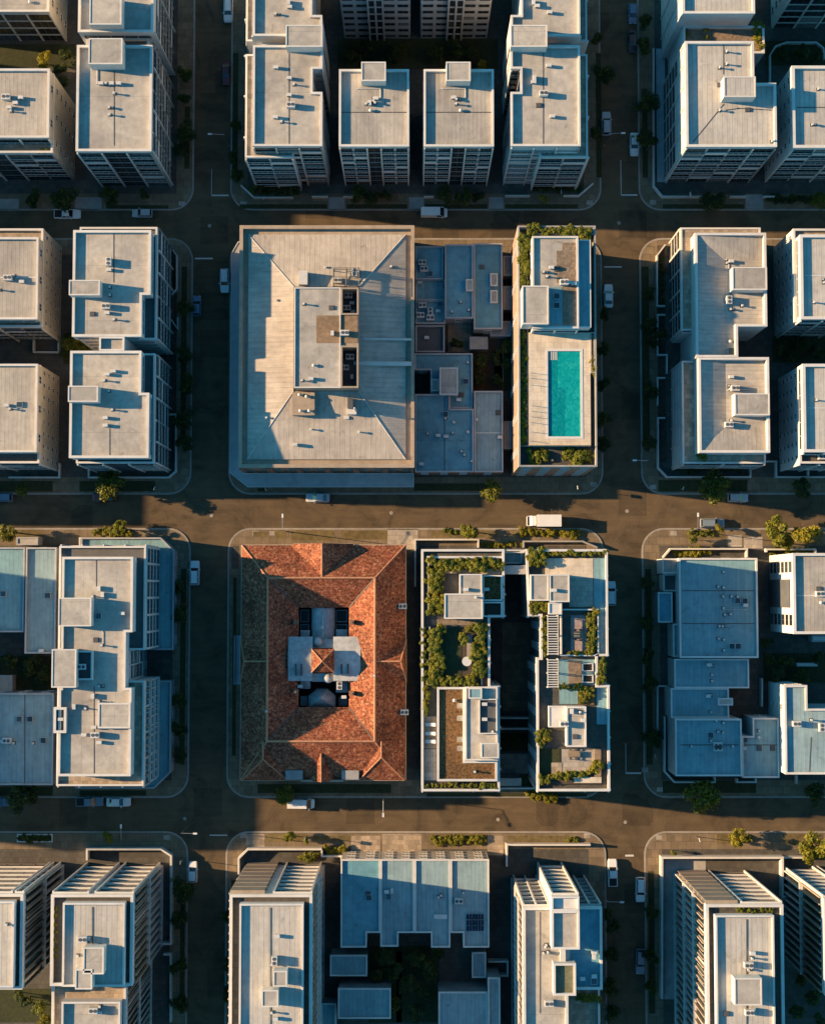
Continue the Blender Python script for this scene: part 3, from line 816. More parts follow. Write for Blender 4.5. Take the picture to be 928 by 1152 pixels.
b = Bld('apartment_building', 'long white tower with two stair housings on its flat roofs, top left', AP, R(86, 50, 170, 170, 22.6))
lo = R(86.5, 51, 171, 170, 22.6); up_ = R(89, -70, 173, 36, 22.6)
b.vol(lo, 0, 22, faces={'e': ('bal', dict(bay=4, cols=(0, 2, 4, 5, 6))), 's': ('bal', dict(bay=4.4, gap=(1,), cols=(0, 1, 2, 3, 4)))}, t=.42, pp=.7)
b.vol(up_, 0, 22, faces={'e': ('bal', dict(bay=4.2, cols=(0, 2, 4))), }, t=.42, pp=.7)
ln = (lo[0] + 1, lo[3] + .01, lo[2] - 1.2, up_[1] - .01)
b.vol(ln, 0, 19, rm='balcony_floor', faces={'e': ('bal', dict(bay=3.5))})
b.hous(100, 43, 138, 72, 22, 2.9); b.hous(101, -6, 137, 27.5, 22, 2.9)
b.vents(22, [(114, 94, 'b'), (120, 94, 'p'), (126, 94, 'b'), (134, 94, 'b'), (129, 105, 'p'), (125, 121, 't'), (124, 129, 'p'), (132, 13, 'h'), (128, 63, 'h')])
pipe(b.root, [(110, 78), (110, 95), (138, 95)], 22); pipe(b.root, [(129, 80), (129, 164)], 22, .03, 'equipment_dark', 'gutter')

def cornerblock(lbl, mirror):
    m = (lambda x: 937 - x) if mirror else (lambda x: x)
    def RR(x0, y0, x1, y1, z): 
        p, q = m(x0), m(x1); return R(min(p, q), y0, max(p, q), y1, z)
    def PP(pts, z): return P([(m(x), y) for x, y in pts], z)
    st = 'e' if mirror else 'w'; ot = 'w' if mirror else 'e'
    terr = RR(276, 60, 330, 176, 21.5)
    main = PP([(284.7, 51), (362.5, 51), (362.5, 77), (351.5, 77), (351.5, 103.5), (362.5, 103.5), (362.5, 164), (284.7, 164)], 24.65)
    upr = PP([(285, -80), (351, -80), (351, 17), (362.5, 17), (362.5, 40), (285, 40)], 24.65)
    b = Bld('apartment_building', lbl, AP, RR(285, 51, 362, 164, 24.6), 'flat roofed towers of the top middle block')
    b.vol(terr, 0, 20.7, faces={'s': ('bal', dict(bay=4.6, cols=(0, 2))), st: ('bal', dict(bay=4.2, cols=(0, 2, 4)))}, rm='terrace_paving', pp=.3, t=.3)
    b.vol(main, 0, 24, faces={'s': ('bal', dict(bay=3.6, cols=(0, 1, 2, 3, 4))), ot: ('punch', dict(bay=4)), st: None, 'n': None}, t=.35)
    b.vol(upr, 0, 24, faces={st: ('bal', dict(bay=5, cols=(0, 2, 4))), ot: ('punch', dict(bay=5)), 's': None, 'n': None}, t=.35)
    xs = sorted((m(296), m(350))); ln = R(xs[0], 42, xs[1], 49, 21); ln = (ln[0], main_n(main), ln[2], south(upr))
    b.vol(ln, 0, 20.5, rm='terrace_paving', faces={}, dflt=None)
    te2 = RR(277, -80, 300, 45, 21.5)
    q0, q1 = upr_w(upr, mirror, te2)
    b.vol((te2[0], te2[1], q0 - .02, te2[3]) if not mirror else (q1 + .02, te2[1], te2[2], te2[3]), 0, 20.7, faces={st: ('bal', dict(bay=4.6, cols=(0, 2, 4)))}, rm='terrace_paving', pp=.3, t=.3, dflt=None)
    xs = sorted((m(321.6), m(362.8))); b.hous(xs[0], 28, xs[1], 52.5, 24, 2.7)
    vs = [(310.5, 76, 'b'), (325.5, 88, 'b'), (331, 95, 'p'), (325.5, 107, 'b'), (327.5, 119, 'a'), (310, 132, 'b'), (317, 137, 'p'), (325, 3, 'b'), (326, 8, 'b'), (312, 16, 't')] if not mirror else \
         [(617 - 0, 74, 'b'), (601, 88, 'b'), (600, 92.5, 'b'), (611, 106, 'a'), (606, 118, 'h'), (621, 131, 'b'), (600, 3, 'b'), (604, 7, 'b'), (618, 14, 'b')]
    b.vents(24, vs)
    xx = 325.5 if not mirror else 611
    pipe(b.root, [(xx, 60), (xx, 162)], 24, .03, 'equipment_dark', 'gutter')
    return b
def main_n(p): return max(a[1] for a in p) + .02
def south(p): return min(a[1] for a in p) - .02
def upr_w(p, mir, t): return (min(a[0] for a in p), max(a[0] for a in p))
cornerblock('notched flat roof tower with a tan side terrace, left corner of the top middle block', False)
cornerblock('notched flat roof tower with a shaded side terrace, right corner of the top middle block', True)

for (dx, lab) in ((0, 'smaller square ribbed roof tower, left of the inner pair in the top middle block'), (95.2, 'smaller square ribbed roof tower, right of the inner pair in the top middle block')):
    b = Bld('apartment_building', lab, AP, R(381.5 + dx, 78, 460 + dx, 164.5, 24.6), 'flat roofed towers of the top middle block')
    b.vol(R(381.5 + dx, 78, 460 + dx, 164.5, 24.65), 0, 24, faces={'s': ('bal', dict(bay=2.6, gap=(2,), cols=(0, 2, 3, 5), colm='trim_white')), 'w': ('punch', dict(bay=5)), 'e': ('punch', dict(bay=5))}, rm='roof_ribbed', t=.36)
    b.hous(406.5 + dx, 69.5, 434 + dx, 91, 24, 2.6)
    b.vents(24, [(420 + dx, 112, 't'), (416 + dx, 116, 'b'), (423 + dx, 111, 'b'), (422 + dx, 116, 'p'), (417 + dx, 124, 'd'), (412, 117, 'p')] if dx == 0 else [(420 + dx, 112, 't'), (415 + dx, 110, 'b'), (418 + dx, 117, 'p'), (423 + dx, 124, 'd')])
    pipe(b.root, [(384 + dx, 126.5), (458 + dx, 126.5)], 24, .05, 'equipment_dark', 'gutter')
    pipe(b.root, [(402 + dx, 100), (428 + dx, 100), (428 + dx, 110)], 24)
for (x0, x1, lab) in ((381, 461, 'pale tower front at the top edge, directly above the left inner tower'), (474, 555, 'pale tower front at the top edge, directly above the right inner tower')):
    b = Bld('apartment_building', lab, AP, R(x0, -110, x1, -12, 24.6), 'flat roofed towers of the top middle block')
    a = R(x0, -110, x1, -14.5, 24.6); W_ = a[2] - a[0]
    b.vol(a, 0, 24, 'wall_white', faces={'s': ('punch', dict(bay=W_ / 5, ww=2.0, wh=1.1, gap=(2,), fr='steel_dark'))}, rm='roof_ribbed', t=.36)
    p, q = (a[0] + W_ * .38, a[1] - .02), (a[0] + W_ * .62, a[1] - .02)
    b.part(MB().box(p[0], q[0], a[1] - .35, a[1] - .001, 0, 23.2), 'stair_bay', 'wall_dark')
    b.face((p[0], a[1] - .35), (q[0], a[1] - .35), .3, 23.2, 'grid', bay=1.6, proud=.18, fr='trim_grey')

b = Bld('apartment_building', 'white tower with an L shaped hipped roof and gridded west front, top right', AP, R(771, 46, 848, 165, 21.6))
lo = P([(771, 46.5), (848, 46.5), (848, 93.5), (872.5, 93.5), (872.5, 165), (771, 165)], 22.65)
b.vol(lo, 0, 22, faces={'w': ('grid', dict(bay=4.0)), 's': ('bal', dict(bay=4.0, cols=(0, 3, 4, 5))), 'e': ('punch', dict(bay=4))}, rm='roof_pale', t=.42, pp=.7)
upr = R(767, -80, 848, 15, 22.65)
b.vol(upr, 0, 22, faces={'w': ('grid', dict(bay=4.0))}, rm='roof_pale', t=.42, pp=.7)
ln = (lo[0][0] + .8 if False else min(p[0] for p in lo) + .8, max(p[1] for p in lo) + .02, R(0, 20, 858, 50, 16)[2], upr[1] - .02)
b.vol(ln, 0, 16, rm='deck_boards', faces={'w': ('grid', dict(bay=4))}, pp=.8)
b.hous(814, 86, 849.6, 109, 22, 2.9, rm='roof_pale', wall='trim_white')
b.vents(22, [(817, 58, 'p'), (817, 72, 'p'), (809, 76, 'p'), (809, 124, 'p'), (841, 123, 'h'), (868, 159, 'p'), (810, 95, 'h'), (846, 94, 'b')])
pipe(b.root, [(813.5, 49), (813.5, 84)], 22, .04, 'equipment_dark', 'gutter'); pipe(b.root, [(779, 160), (814, 117)], 22, .06, 'equipment_dark', 'gutter')
pipe(b.root, [(816, 124), (830, 122), (866, 124)], 22, .05, 'equipment_dark')
TR = b
b = Bld('apartment_building', 'white ribbed roof tower on the right edge, top row, small windows in its west wall', AP, R(891, 74, 1000, 166, 21.6))
a = R(891, 74, 1000, 166, 21.65)
b.vol(a, 0, 21, faces={'w': ('punch', dict(bay=4.2, ww=1.1)), 's': ('bal', dict(bay=4.2, cols=(0, 2, 3, 5, 6)))}, rm='roof_pale', t=.5)
pipe(b.root, [(896, 121), (928, 121)], 21, .05, 'equipment_dark', 'gutter'); b.vents(21, [(920, 100, 'p'), (915, 140, 't')])
b = Bld('apartment_building', 'white apartment block cut by the top right corner, gridded south front with dark glass', AP, R(893, -80, 1000, -8, 21))
b.vol(R(894, -80, 1000, -12, 18.6), 0, 18, faces={'s': ('grid', dict(bay=4.2)), 'w': ('punch', dict(bay=5))}, rm='roof_pale')
wall_path([(735, 54), (735, 209), (745, 221), (790, 221)], 1.2, .3, 'long white wall with a chamfered corner, west of the L shaped roof tower')
wall_path([(821, 221), (839, 221)], 1.2, .3, 'short white wall by the driveway beside the L shaped roof tower, left of the driveway')
wall_path([(858, 221), (871, 221)], 1.2, .3, 'short white wall right of the driveway beside the L shaped roof tower')
wall_path([(271, 208), (286, 222), (330, 222)], 1.1, .25, 'low white garden wall with a chamfered corner under the left corner tower')
wall_path([(351, 221), (369, 221)], 1.2, .25, 'short white wall stub right of the left corner tower front')
wall_path([(386, 221), (397, 221)], 1.2, .25, 'short white wall stub under the left inner tower')
wall_path([(477, 221), (488, 221)], 1.2, .25, 'short white wall stub under the right inner tower')
wall_path([(568, 220), (596, 220)], 1.2, .25, 'low white wall at the foot of the right corner tower, left part')
wall_path([(634, 220), (651, 220), (667, 206)], 1.1, .25, 'low white garden wall with a chamfered corner under the right corner tower')
wall_path([(866, 200), (866, 62), (872, 52), (884, 47.5), (918, 47.5), (926, 54), (927, 66)], 1.0, .3, 'curved white garden wall round the dark forecourt in the top right')

# ------------------------------------------------------------------ second row
b = Bld('apartment_building', 'cream ribbed roof block on the left edge, second row, upper of two', AP, R(-80, 258, 43, 378, 17))
a = R(-80, 267, 43, 359, 17.6)
lo = (a[0], R(0, 300, 10, 368, 14.6)[1], R(0, 258, 48.5, 359, 14.6)[2], R(0, 257.5, 10, 300, 14.6)[3])
b.vol(lo, 0, 14, 'wall_cream', rm='terrace_paving', pp=.8, t=.35, faces={'e': ('punch', dict(bay=2.4, ww=.8, wh=1.5)), 's': ('bal', dict(bay=4, cols=(0, 2, 3, 5)))})
b.vol(a, 14.06, 17, 'wall_cream', rm='roof_ribbed', faces={'e': ('punch', dict(bay=5))}, t=.35)
b.vents(17, [(10, 313, 'a'), (16, 310, 'p'), (25, 317, 'b'), (0, 326, 'p')]); pipe(b.root, [(-5, 312), (41, 312)], 17, .04, 'equipment', 'gutter')
wall_path([(38, 379), (38, 396), (66, 396), (66, 385)], 1.4, .25, 'small white courtyard wall at the foot of the upper left edge cream block')
b = Bld('apartment_building', 'cream ribbed roof block on the left edge, second row, lower of two', AP, R(-80, 410, 42, 525, 17))
a = R(-80, 409.5, 42, 508.5, 17.6)
lo = (a[0], R(0, 500, 10, 521, 14.6)[1], R(0, 412, 45.5, 508, 14.6)[2], R(0, 411, 10, 500, 14.6)[3])
b.vol(lo, 0, 14, 'wall_cream', rm='balcony_floor', pp=.8, t=.35, faces={'e': ('punch', dict(bay=2.4, ww=.8, wh=1.5)), 's': ('bal', dict(bay=4, cols=(0, 2, 3, 5)))})
b.vol(a, 14.06, 17, 'wall_cream', rm='roof_ribbed', faces={'e': ('punch', dict(bay=5))}, t=.35)
b.vents(17, [(22, 455, 's'), (8, 456, 'b'), (12, 460, 'p')]); pipe(b.root, [(-5, 456), (20, 460)], 17, .05)
wall_path([(10, 537), (67, 537), (67, 521)], 1.2, .3, 'low white wall along the south foot of the lower left edge cream block')

b = Bld('apartment_building', 'long pale tower pair joined at a narrow neck, second row on the left street', AP, R(80, 256, 170, 520, 18))
H = 19.8; zt = H + .65
up1 = R(82.5, 259, 169.8, 331.5, zt); up2 = R(82.5, 331.5, 159.5, 378.5, zt)
polyU = [(up1[0], up2[1]), (up2[2], up2[1]), (up2[2], up1[1]), (up1[2], up1[1]), (up1[2], up1[3]), (up1[0], up1[3])]
lo1 = R(79, 394.8, 159, 442, zt); lo2 = R(78.5, 442, 167.6, 515, zt)
polyL = [(lo2[0], lo2[1]), (lo2[2], lo2[1]), (lo2[2], lo2[3]), (lo1[2], lo2[3]), (lo1[2], lo1[3]), (lo2[0], lo1[3])]
mU = R(135, 255.5, 176.5, 378, H - 2.3); mU = (up1[0] + .5, up2[1] - .02, mU[2], mU[3])
mL = R(83, 395, 174, 521, H - 2.3); mL = (lo2[0] + .6, mL[1], mL[2], lo1[3] + .02)
bal = ('bal', dict(bay=4, cols=(0, 1, 3, 4, 6, 7, 9, 10)))
b.vol(mU, 0, H - 3, faces={'e': bal}, rm='balcony_floor', t=.3)
b.vol(mL, 0, H - 3, faces={'e': bal, 's': ('bal', dict(bay=4.5, gap=(1,), cols=(0, 1, 2, 3, 4)))}, rm='balcony_floor', t=.3)
b.vol(polyU, H - 2.94, H, faces={}, t=.42); b.vol(polyL, H - 2.94, H, faces={}, t=.42)
nk = R(112, 380, 140, 393, zt); b.vol((nk[0], polyL[4][1] + .05, nk[2], polyU[0][1] - .05), 0, H, faces={}, dflt=None, t=.3)
b.hous(78, 315, 112.6, 332, H, 2.4); b.hous(77, 434, 110.5, 452, H, 2.4)
b.vents(H, [(123, 295, 'a'), (123, 303.5, 'b'), (120, 345, 'a'), (121, 352, 'b'), (129, 359.5, 'p'), (104, 353, 'h'), (128, 417.5, 'b'), (121, 421, 'b'), (118, 428, 'p'), (119, 470, 'b'), (119, 478.5, 'b'), (127, 461, 'p'), (108, 324, 'h'), (106, 440, 'h'), (124, 323, 'p'), (124, 332, 'p'), (123, 440, 'p')])
pipe(b.root, [(128.5, 262), (128.5, 318)], H, .03, 'equipment_dark', 'gutter'); pipe(b.root, [(124, 482), (124, 512)], H, .03, 'equipment_dark', 'gutter')
wall_path([(190, 275), (199, 287), (199, 325), (193, 331)], 1.3, .25, 'low white wall north east of the joined pale towers, by the upper crossing')
wall_path([(200, 357), (200, 370), (191, 357)], 1.2, .25, 'short white wall bend beside the joined pale towers, mid length of the left street')
wall_path([(190, 466), (198, 466), (198, 530), (190, 537), (100, 537), (100, 528)], 1.2, .3, 'low white wall with a cut corner, south east of the joined pale towers')

# ---- the big hip-roofed warehouse-like block
b = Bld('warehouse', 'huge old commercial block with a low hipped metal roof, raised plant room and street awning', 'commercial building', R(269, 254, 465.5, 525, 11.5))
H = 12.2
a = R(269.5, 254, 465.5, 525.5, H + 1.0)
p = rp(a)
b.part(MB().prism(p, 0, H, 0), 'wall', 'wall_brown')
b.part(MB().ring(p, .55, H + .001, H + 1.0, 0, .1), 'parapet', 'trim_tan')
gut = offset(p, -.552); b.part(MB().ring(gut, 1.0, H + .0, H + .06), 'gutter', 'trim_tan')
ev = offset(p, -1.5); top = rp(R(330.5, 322.5, 403.5, 440, H + 2.1))
zE, zT = H + .35, H + 2.0
hip = [[(*ev[i], zE), (*ev[(i + 1) % 4], zE), (*top[(i + 1) % 4], zT), (*top[i], zT)] for i in range(4)]
for i in range(4):
    m = MB().quad(hip[i]); m.quad([(*ev[i], H + .03), (*ev[(i + 1) % 4], H + .03), (*ev[(i + 1) % 4], zE), (*ev[i], zE)])
    b.part(m, 'roof', 'roof_warehouse' if i % 2 == 0 else 'roof_warehouse_side')
    b.part(MB().tube((*ev[i], zE + .05), (*top[i], zT + .05), .06, 6), 'hip_cap', 'trim_white')
ph = R(330.8, 322.7, 403.2, 436, H + 6.3); HP = H + 5.6
php = rp(ph)
w1 = R(383.5, 325, 402, 354.5, HP); w2 = R(383.5, 389, 402, 434.5, HP); md = R(356, 355, 399.5, 386, HP)
# plant room: west half roofed, two sunken plant wells on the east side
xs = w1[0]
b.part(MB().box(ph[0], xs - .01, ph[1], ph[3], H + .5, HP), 'plant_room', 'trim_tan')
b.part(MB().box(xs, ph[2], w2[3], w1[1], H + .5, HP - .02), 'plant_room', 'trim_tan')
for w_ in (w1, w2):
    y0, y1 = max(w_[1], ph[1]), min(w_[3], ph[3]); y0 = ph[1] if w_ is w2 else y0; y1 = ph[3] if w_ is w1 else y1
    b.part(MB().ring([(xs, y0 + .01), (ph[2], y0 + .01), (ph[2], y1 - .01), (xs, y1 - .01)], .3, H + .5, HP + .3), 'plant_well', 'trim_tan')
    b.part(MB().box(xs + .3, ph[2] - .31, y0 + .32, y1 - .32, H + .5, H + 1.6), 'plant_floor', 'wall_dark')
b.part(MB().ring([(ph[0], ph[1]), (xs - .012, ph[1]), (xs - .012, ph[3]), (ph[0], ph[3])], .22, HP + .001, HP + .3, 0), 'parapet', 'trim_white')
b.part(MB().box(ph[0] + .23, xs - .24, ph[1] + .23, ph[3] - .23, HP + .002, HP + .05), 'roof', 'roof_membrane')
b.part(MB().box(md[0], xs - .25, md[1], md[3], HP + .052, HP + .09), 'rusty_roof_patch', 'rust')
b.part(MB().box(xs + .02, md[2] + .5, md[1] + .02, md[3] - .02, HP + .0, HP + .06), 'rusty_roof_patch', 'rust')
for v in ((392, 333, 'a'), (396, 341, 'b'), (390, 347, 'a'), (397, 351, 'b'), (394, 402, 'a'), (388, 414, 'a'), (396, 424, 'b')): vent(b.root, v[0], v[1], H + 1.6, v[2])
for v in ((374, 375, 'b'), (388, 375, 'a'), (342, 342, 'p'), (353, 411, 'd'), (373, 346, 'h'), (350, 426, 'b'), (340, 428, 'p')): vent(b.root, v[0], v[1], HP + .05, v[2])
zz = H + 1.2
def kit(x0, y0, x1, y1, z0, z1, name, mat, mt=None): return b.part(MB().rbox(R(x0, y0, x1, y1, z1), z0, z1, 0, 1 if mt else None), name, [mat] + ([mt] if mt else []))
kit(336, 304.5, 346, 320, zz, zz + 2.0, 'air_handler', 'equipment')
kit(329, 441.5, 354, 467, zz, zz + 1.5, 'plant_platform', 'trim_tan')
for (x, y) in ((337, 444), (345, 446), (338, 462), (348, 462)): vent(b.root, x, y, zz + 1.5, 'd')
# open steel frame with condensers
f0 = R(375, 301.5, 404, 322, zz + 3); m = MB()
for x in (f0[0], (f0[0] + f0[2]) / 2, f0[2]):
    for y in (f0[1], f0[3]): m.tube((x, y, zz - .2), (x, y, zz + 3), .09, 6)
for z in (zz + 1.5, zz + 3):
    for y in (f0[1], (f0[1] + f0[3]) / 2, f0[3]): m.tube((f0[0], y, z), (f0[2], y, z), .08, 6)
    for x in (f0[0], (f0[0] + f0[2]) / 2, f0[2]): m.tube((x, f0[1], z), (x, f0[3], z), .08, 6)
b.part(m, 'steel_frame', 'steel_dark')
for v in ((380, 316, 'a'), (399, 307, 'a')): vent(b.root, v[0], v[1], zz + .6, v[2])
kit(391, 447, 397, 459, zz, zz + 2.6, 'exhaust_duct', 'steel_dark'); kit(391, 459, 401, 466, zz, zz + 1.4, 'exhaust_fan', 'equipment')
s_ = up(399, 460, zz + 4); b.part(MB().tube((*s_, zz), (*s_, zz + 5.5), .16, 8), 'flue', 'equipment')
for (x, y, r, l) in ((403, 381, .22, 463), (398, 408.5, .42, 463)):
    p0, p1 = up(x, y, zz + .6), up(l, y + 1, H + .9); m = MB(); z0 = H + 1.7
    m.tube((*p0, z0), (p1[0], p0[1], H + 1.0), r, 10)
    for k in range(5):
        t = (k + .5) / 5; xx = p0[0] + (p1[0] - p0[0]) * t; m.box(xx - .08, xx + .08, p0[1] - .35, p0[1] + .35, H + .4, z0 - .3 - .7 * t)
    b.part(m, 'insulated_duct', 'trim_white')
for v in ((366, 301, 'p'), (356, 304, 'h'), (311, 338, 'p'), (350, 483, 'p'), (332, 500, 'b'), (404, 486, 'p'), (390, 470, 'b'), (418, 372, 's'), (330, 318, 'p'), (300, 470, 'p'), (440, 300, 'p')): vent(b.root, v[0], v[1], H + .9, v[2])
pipe(b.root, [(310, 469.5), (364, 469.5)], H + 1.1); pipe(b.root, [(393, 468), (431, 468)], H + 1.0)
for i, sx in enumerate((0, 1, 2, 3, 4, 5, 6)):   # brick piers and tall windows on the south front
    W_ = a[2] - a[0]; x = a[0] + W_ * (sx + .0) / 6.0
    b.part(MB().box(max(a[0], x - .55), min(a[2], x + .55), a[1] - .35, a[1] - .003, 0, H + .2), 'pier', 'wall_brick')
b.face(p[0], p[1], 0, H, 'punch', sh=3.4, bay=(a[2] - a[0]) / 12, ww=1.7, wh=2.1, fr='trim_tan')
b.face(p[3], p[0], 0, H, 'punch', sh=3.4, bay=4, ww=1.7, wh=2.1, fr='trim_tan')
b.face(p[2], p[3], 0, H, 'punch', sh=3.4, bay=5.5, ww=1.7, wh=2.1, fr='trim_tan')
zA = 4.0
aw = P([(260, 292), (269.5, 276), (276, 276), (276, 531.5), (465, 531.5), (465, 548), (281, 548), (262, 534)], zA)
aw = [(X(260.5, zA, 292), Y(285, zA)), (X(260.5, zA, 292), Y(532, zA)), (X(279, zA, 540), Y(548, zA)), (a[2], Y(548, zA)), (a[2], a[1] - .4), (a[0] - .05, a[1] - .4), (a[0] - .05, Y(270, zA)), (X(268, zA, 280), Y(272, zA))]
aw = ccw(aw)
b.part(MB().prism(aw, zA - .3, zA, 0), 'awning', 'trim_grey')
b.part(MB().ring(aw, .12, zA + .002, zA + .12, 0, .02), 'awning_edge', 'trim_white')
for x in (300, 330, 359, 388, 412, 440): q = X(x, zA, 540); b.part(MB().box(q - .05, q + .05, Y(547, zA), a[1] - .45, zA + .003, zA + .06), 'awning_seam', 'trim_grey')

# ---- low shops between the hip roof block and the pool block
GS = 'low old shop buildings in the middle of the second row'
def low(lbl, x0, y0, x1, y1, h, rm='roof_membrane_shade', wall='wall_grey', pp=.5, pm='trim_grey', vents=(), name='shop_building', cat='low building', t=.25, group=GS, win='punch', poly=None):
    r = R(x0, y0, x1, y1, h + pp); b = Bld(name, lbl, cat, r, group)
    b.vol(poly if poly else r, 0, h, wall, pp, pm, rm, t, dflt=None, faces={'n': ('punch', dict(bay=4)), 's': ('punch', dict(bay=4))} if win else {})
    b.vents(h, vents); return b
low('narrow low shop roof against the hip roofed block, grey, on its upper right side', 467.5, 277, 498.5, 314, 5.8, vents=[(475, 296, 'a'), (477, 303, 'a'), (484, 308, 's')])
low('low flat rear wing with a small equipment box, against the hip roofed block', 467.5, 314.5, 501.5, 337.5, 5.0, 'roof_shade_blue', vents=[(500, 322, 's'), (472, 318, 'b')])
b = low('low rear roof crowded with air conditioning units, against the hip roofed block', 467.5, 338, 501, 364, 4.8, 'roof_shade_blue', vents=[(475, 344, 'a'), (484, 351, 'a'), (493, 350, 'b'), (484, 358, 'a'), (495, 342, 's'), (473, 355, 'a')])
low('small open walled rear yard building with dark roof below the equipment crowded roof', 467.5, 366, 500, 396, 4, 'wall_dark', vents=[(480, 380, 'b')], pp=.7)
low('long grey shop roof with one boxed skylight, between the two lower shop roofs', 500.5, 275, 532, 358, 6.4, vents=[(518, 340, 'p'), (508, 351, 'p'), (527, 349, 'p')]).hous(524, 314, 532, 327, 6.4, 1.1, name='boxed_skylight')
b = low('long grey shop roof with two boxed skylights beside the pool building passage', 533, 274, 565, 370, 6.4, vents=[(520 + 22, 300, 'h')])
b.hous(551.5, 307.5, 559.5, 321.5, 6.4, .9, name='boxed_skylight'); b.hous(551.5, 326.5, 559.5, 340.5, 6.4, .9, name='boxed_skylight')
low('small shed with square pale roof in the courtyard behind the shops', 528.5, 379, 548.5, 392.5, 3.2, 'roof_membrane', name='shed', cat='shed', group='sheds behind the shops', win=None, pp=.15)
low('small lean-to shed with ribbed roof beside the courtyard trees', 551.5, 361.5, 574.5, 378, 3.6, 'roof_corrugated', name='shed', cat='shed', group='sheds behind the shops', win=None, pp=.12)
z = 5.8
pd = P([(466.5, 397.5), (531.5, 397.5), (531.5, 459), (506, 459), (506, 443), (484.5, 443), (484.5, 416), (466.5, 416)], z)
b = low('L shaped grey roof with a raised white box room, middle of the shops', 467, 397, 531, 459, 5.2, poly=pd, rm='roof_membrane_shade', vents=[(524, 429, 's'), (519, 444, 'h'), (516, 450, 'b'), (526, 408, 'p')])
b.hous(494.5, 413.5, 515, 444, 5.2, 2.4, rm='roof_membrane'); b.hous(484.8, 426.5, 493.5, 440, 5.2, .9, rm='roof_membrane', name='plant_box')
b.part(MB().rbox(R(494, 444.5, 508, 456, 5.6), 5.26, 5.6), 'plant_tray', 'wall_dark')
b = low('wide two tone shop roof dotted with vents, on the middle street', 467, 443.5, 532.5, 531, 6.0, 'roof_membrane_shade', wall='wall_brick', vents=[(481, 488, 'p'), (493, 490, 'b'), (502, 491, 'b'), (510, 475, 'd'), (509, 487, 'p'), (526, 486, 'd'), (501, 466, 's'), (501, 471, 'p'), (519, 508, 'p'), (522, 512, 'p'), (530, 519, 'p'), (474, 522, 'b')],
        poly=P([(467, 443.5), (505.8, 443.5), (505.8, 460), (532.5, 460), (532.5, 531), (467, 531)], 6.5))
pipe(b.root, [(500, 446), (500, 529)], 6.0, .06, 'equipment_dark', 'gutter')
b = low('grey shop roof with a cross ridge fronting the middle street, beside the lane', 533.5, 440, 565.5, 531, 5.9, 'roof_shade_pale', wall='wall_brick', vents=[(536, 472, 'd'), (560, 464, 'h'), (562, 492, 'b')])
pipe(b.root, [(534.5, 487), (565, 487)], 5.9, .08, 'equipment', 'gutter')
for (x0, y0, x1, y1, h) in ((566, 288, 576.5, 310, 4.5), (566, 322, 576.5, 348, 4), (567, 474, 577, 505, 3.6)):
    low({288: 'narrow little roof with a pale panel in the lane, northmost', 322: 'narrow little roof in the lane west of the pool building, middle one', 474: 'narrow little roof in the lane beside the pool terrace, southmost'}[y0], x0, y0, x1, y1, h, 'roof_corrugated', name='shed', cat='shed', group='sheds behind the shops', win=None, pp=.15)

# ---- pool building
b = Bld('pool_building', 'apartment building with a turquoise rooftop swimming pool, pale deck and planted edges', AP, R(582, 254, 670, 525, 20))
POOL = b; H = 20.6
a = R(583, 254, 670.5, 524.8, H + .45); p = rp(a)
pz = H - 2.0
# body below deck, with the pool basin left open
pl_ = R(616.3, 395, 652.8, 491, H)
b.part(MB().prism(p, 0, pz, 0), 'wall', 'wall_brown')
dk = R(594.5, 374, 664, 502, H + .05)
b.part(MB().ring(p, .26, pz + .001, H + .45, 0, .03), 'parapet', 'concrete')
inn = rp(shrink(a, .405))
it = shrink(a, .265)
# deck made of four slabs round the basin
for (r, nm, mt) in (((dk[0], pl_[3] + .45, dk[2], dk[3]), 'deck', 'pool_paving'), ((dk[0], dk[1], dk[2], pl_[1] - .45), 'deck', 'pool_paving'),
                    ((dk[0], pl_[1] - .448, pl_[0] - .45, pl_[3] + .448), 'deck', 'pool_paving'), ((pl_[2] + .45, pl_[1] - .448, dk[2], pl_[3] + .448), 'deck', 'pool_paving')):
    b.part(MB().rbox(r, pz + .002, H), nm, mt)
cp = b.part(MB().ring(rp((pl_[0] - .448, pl_[1] - .446, pl_[2] + .448, pl_[3] + .446)), .448, pz + .004, H + .05), 'pool_coping', 'trim_white')
b.part(MB().rbox((pl_[0] + .002, pl_[1] + .002, pl_[2] - .002, pl_[3] - .002), pz + .002, pz + .05), 'pool_floor', 'pool_tile')
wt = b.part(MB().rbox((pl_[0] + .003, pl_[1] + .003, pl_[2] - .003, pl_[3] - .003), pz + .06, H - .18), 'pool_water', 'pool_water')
st_ = MB()
for k in range(5): st_.box(pl_[0] + .25 + k * .32, pl_[0] + .40 + k * .32, pl_[3] - 1.6, pl_[3] - .02, H - .175, H - .13)
b.part(st_, 'pool_steps', 'trim_white')
def planter(r, z0, z1, nm='planter', mat='concrete'):
    b.part(MB().ring(rp(r), .2, z0, z1), nm, mat); b.part(MB().rbox(shrink(r, .205), z0, z1 - .15), 'soil', 'mulch')
wst = (it[0], dk[1], dk[0] - .01, it[3] - .01)
planter((it[0], dk[1] + .01, dk[0] - .02, it[3] - .02), pz + .002, H - .3)
planter((dk[0] + .0, R(600, 256, 660, 264, H)[1], it[2] - .01, it[3] - .02), pz + .003, H + .3)
planter((dk[2] + .02, R(0, 380, 10, 420, H)[1], it[2] - .01, dk[3]), pz + .002, H + .3)
sp = (it[0] + .01, it[1] + .01, it[2] - .01, dk[1] - .02)
b.part(MB().rbox(sp, pz + .002, H - 1.2), 'terrace', 'dark_paving')
b.part(MB().rbox((sp[0] + 5.5, sp[1] + .8, sp[2] - 7.5, sp[1] + 1.2), H - 1.195, H - .7), 'bench', 'timber')
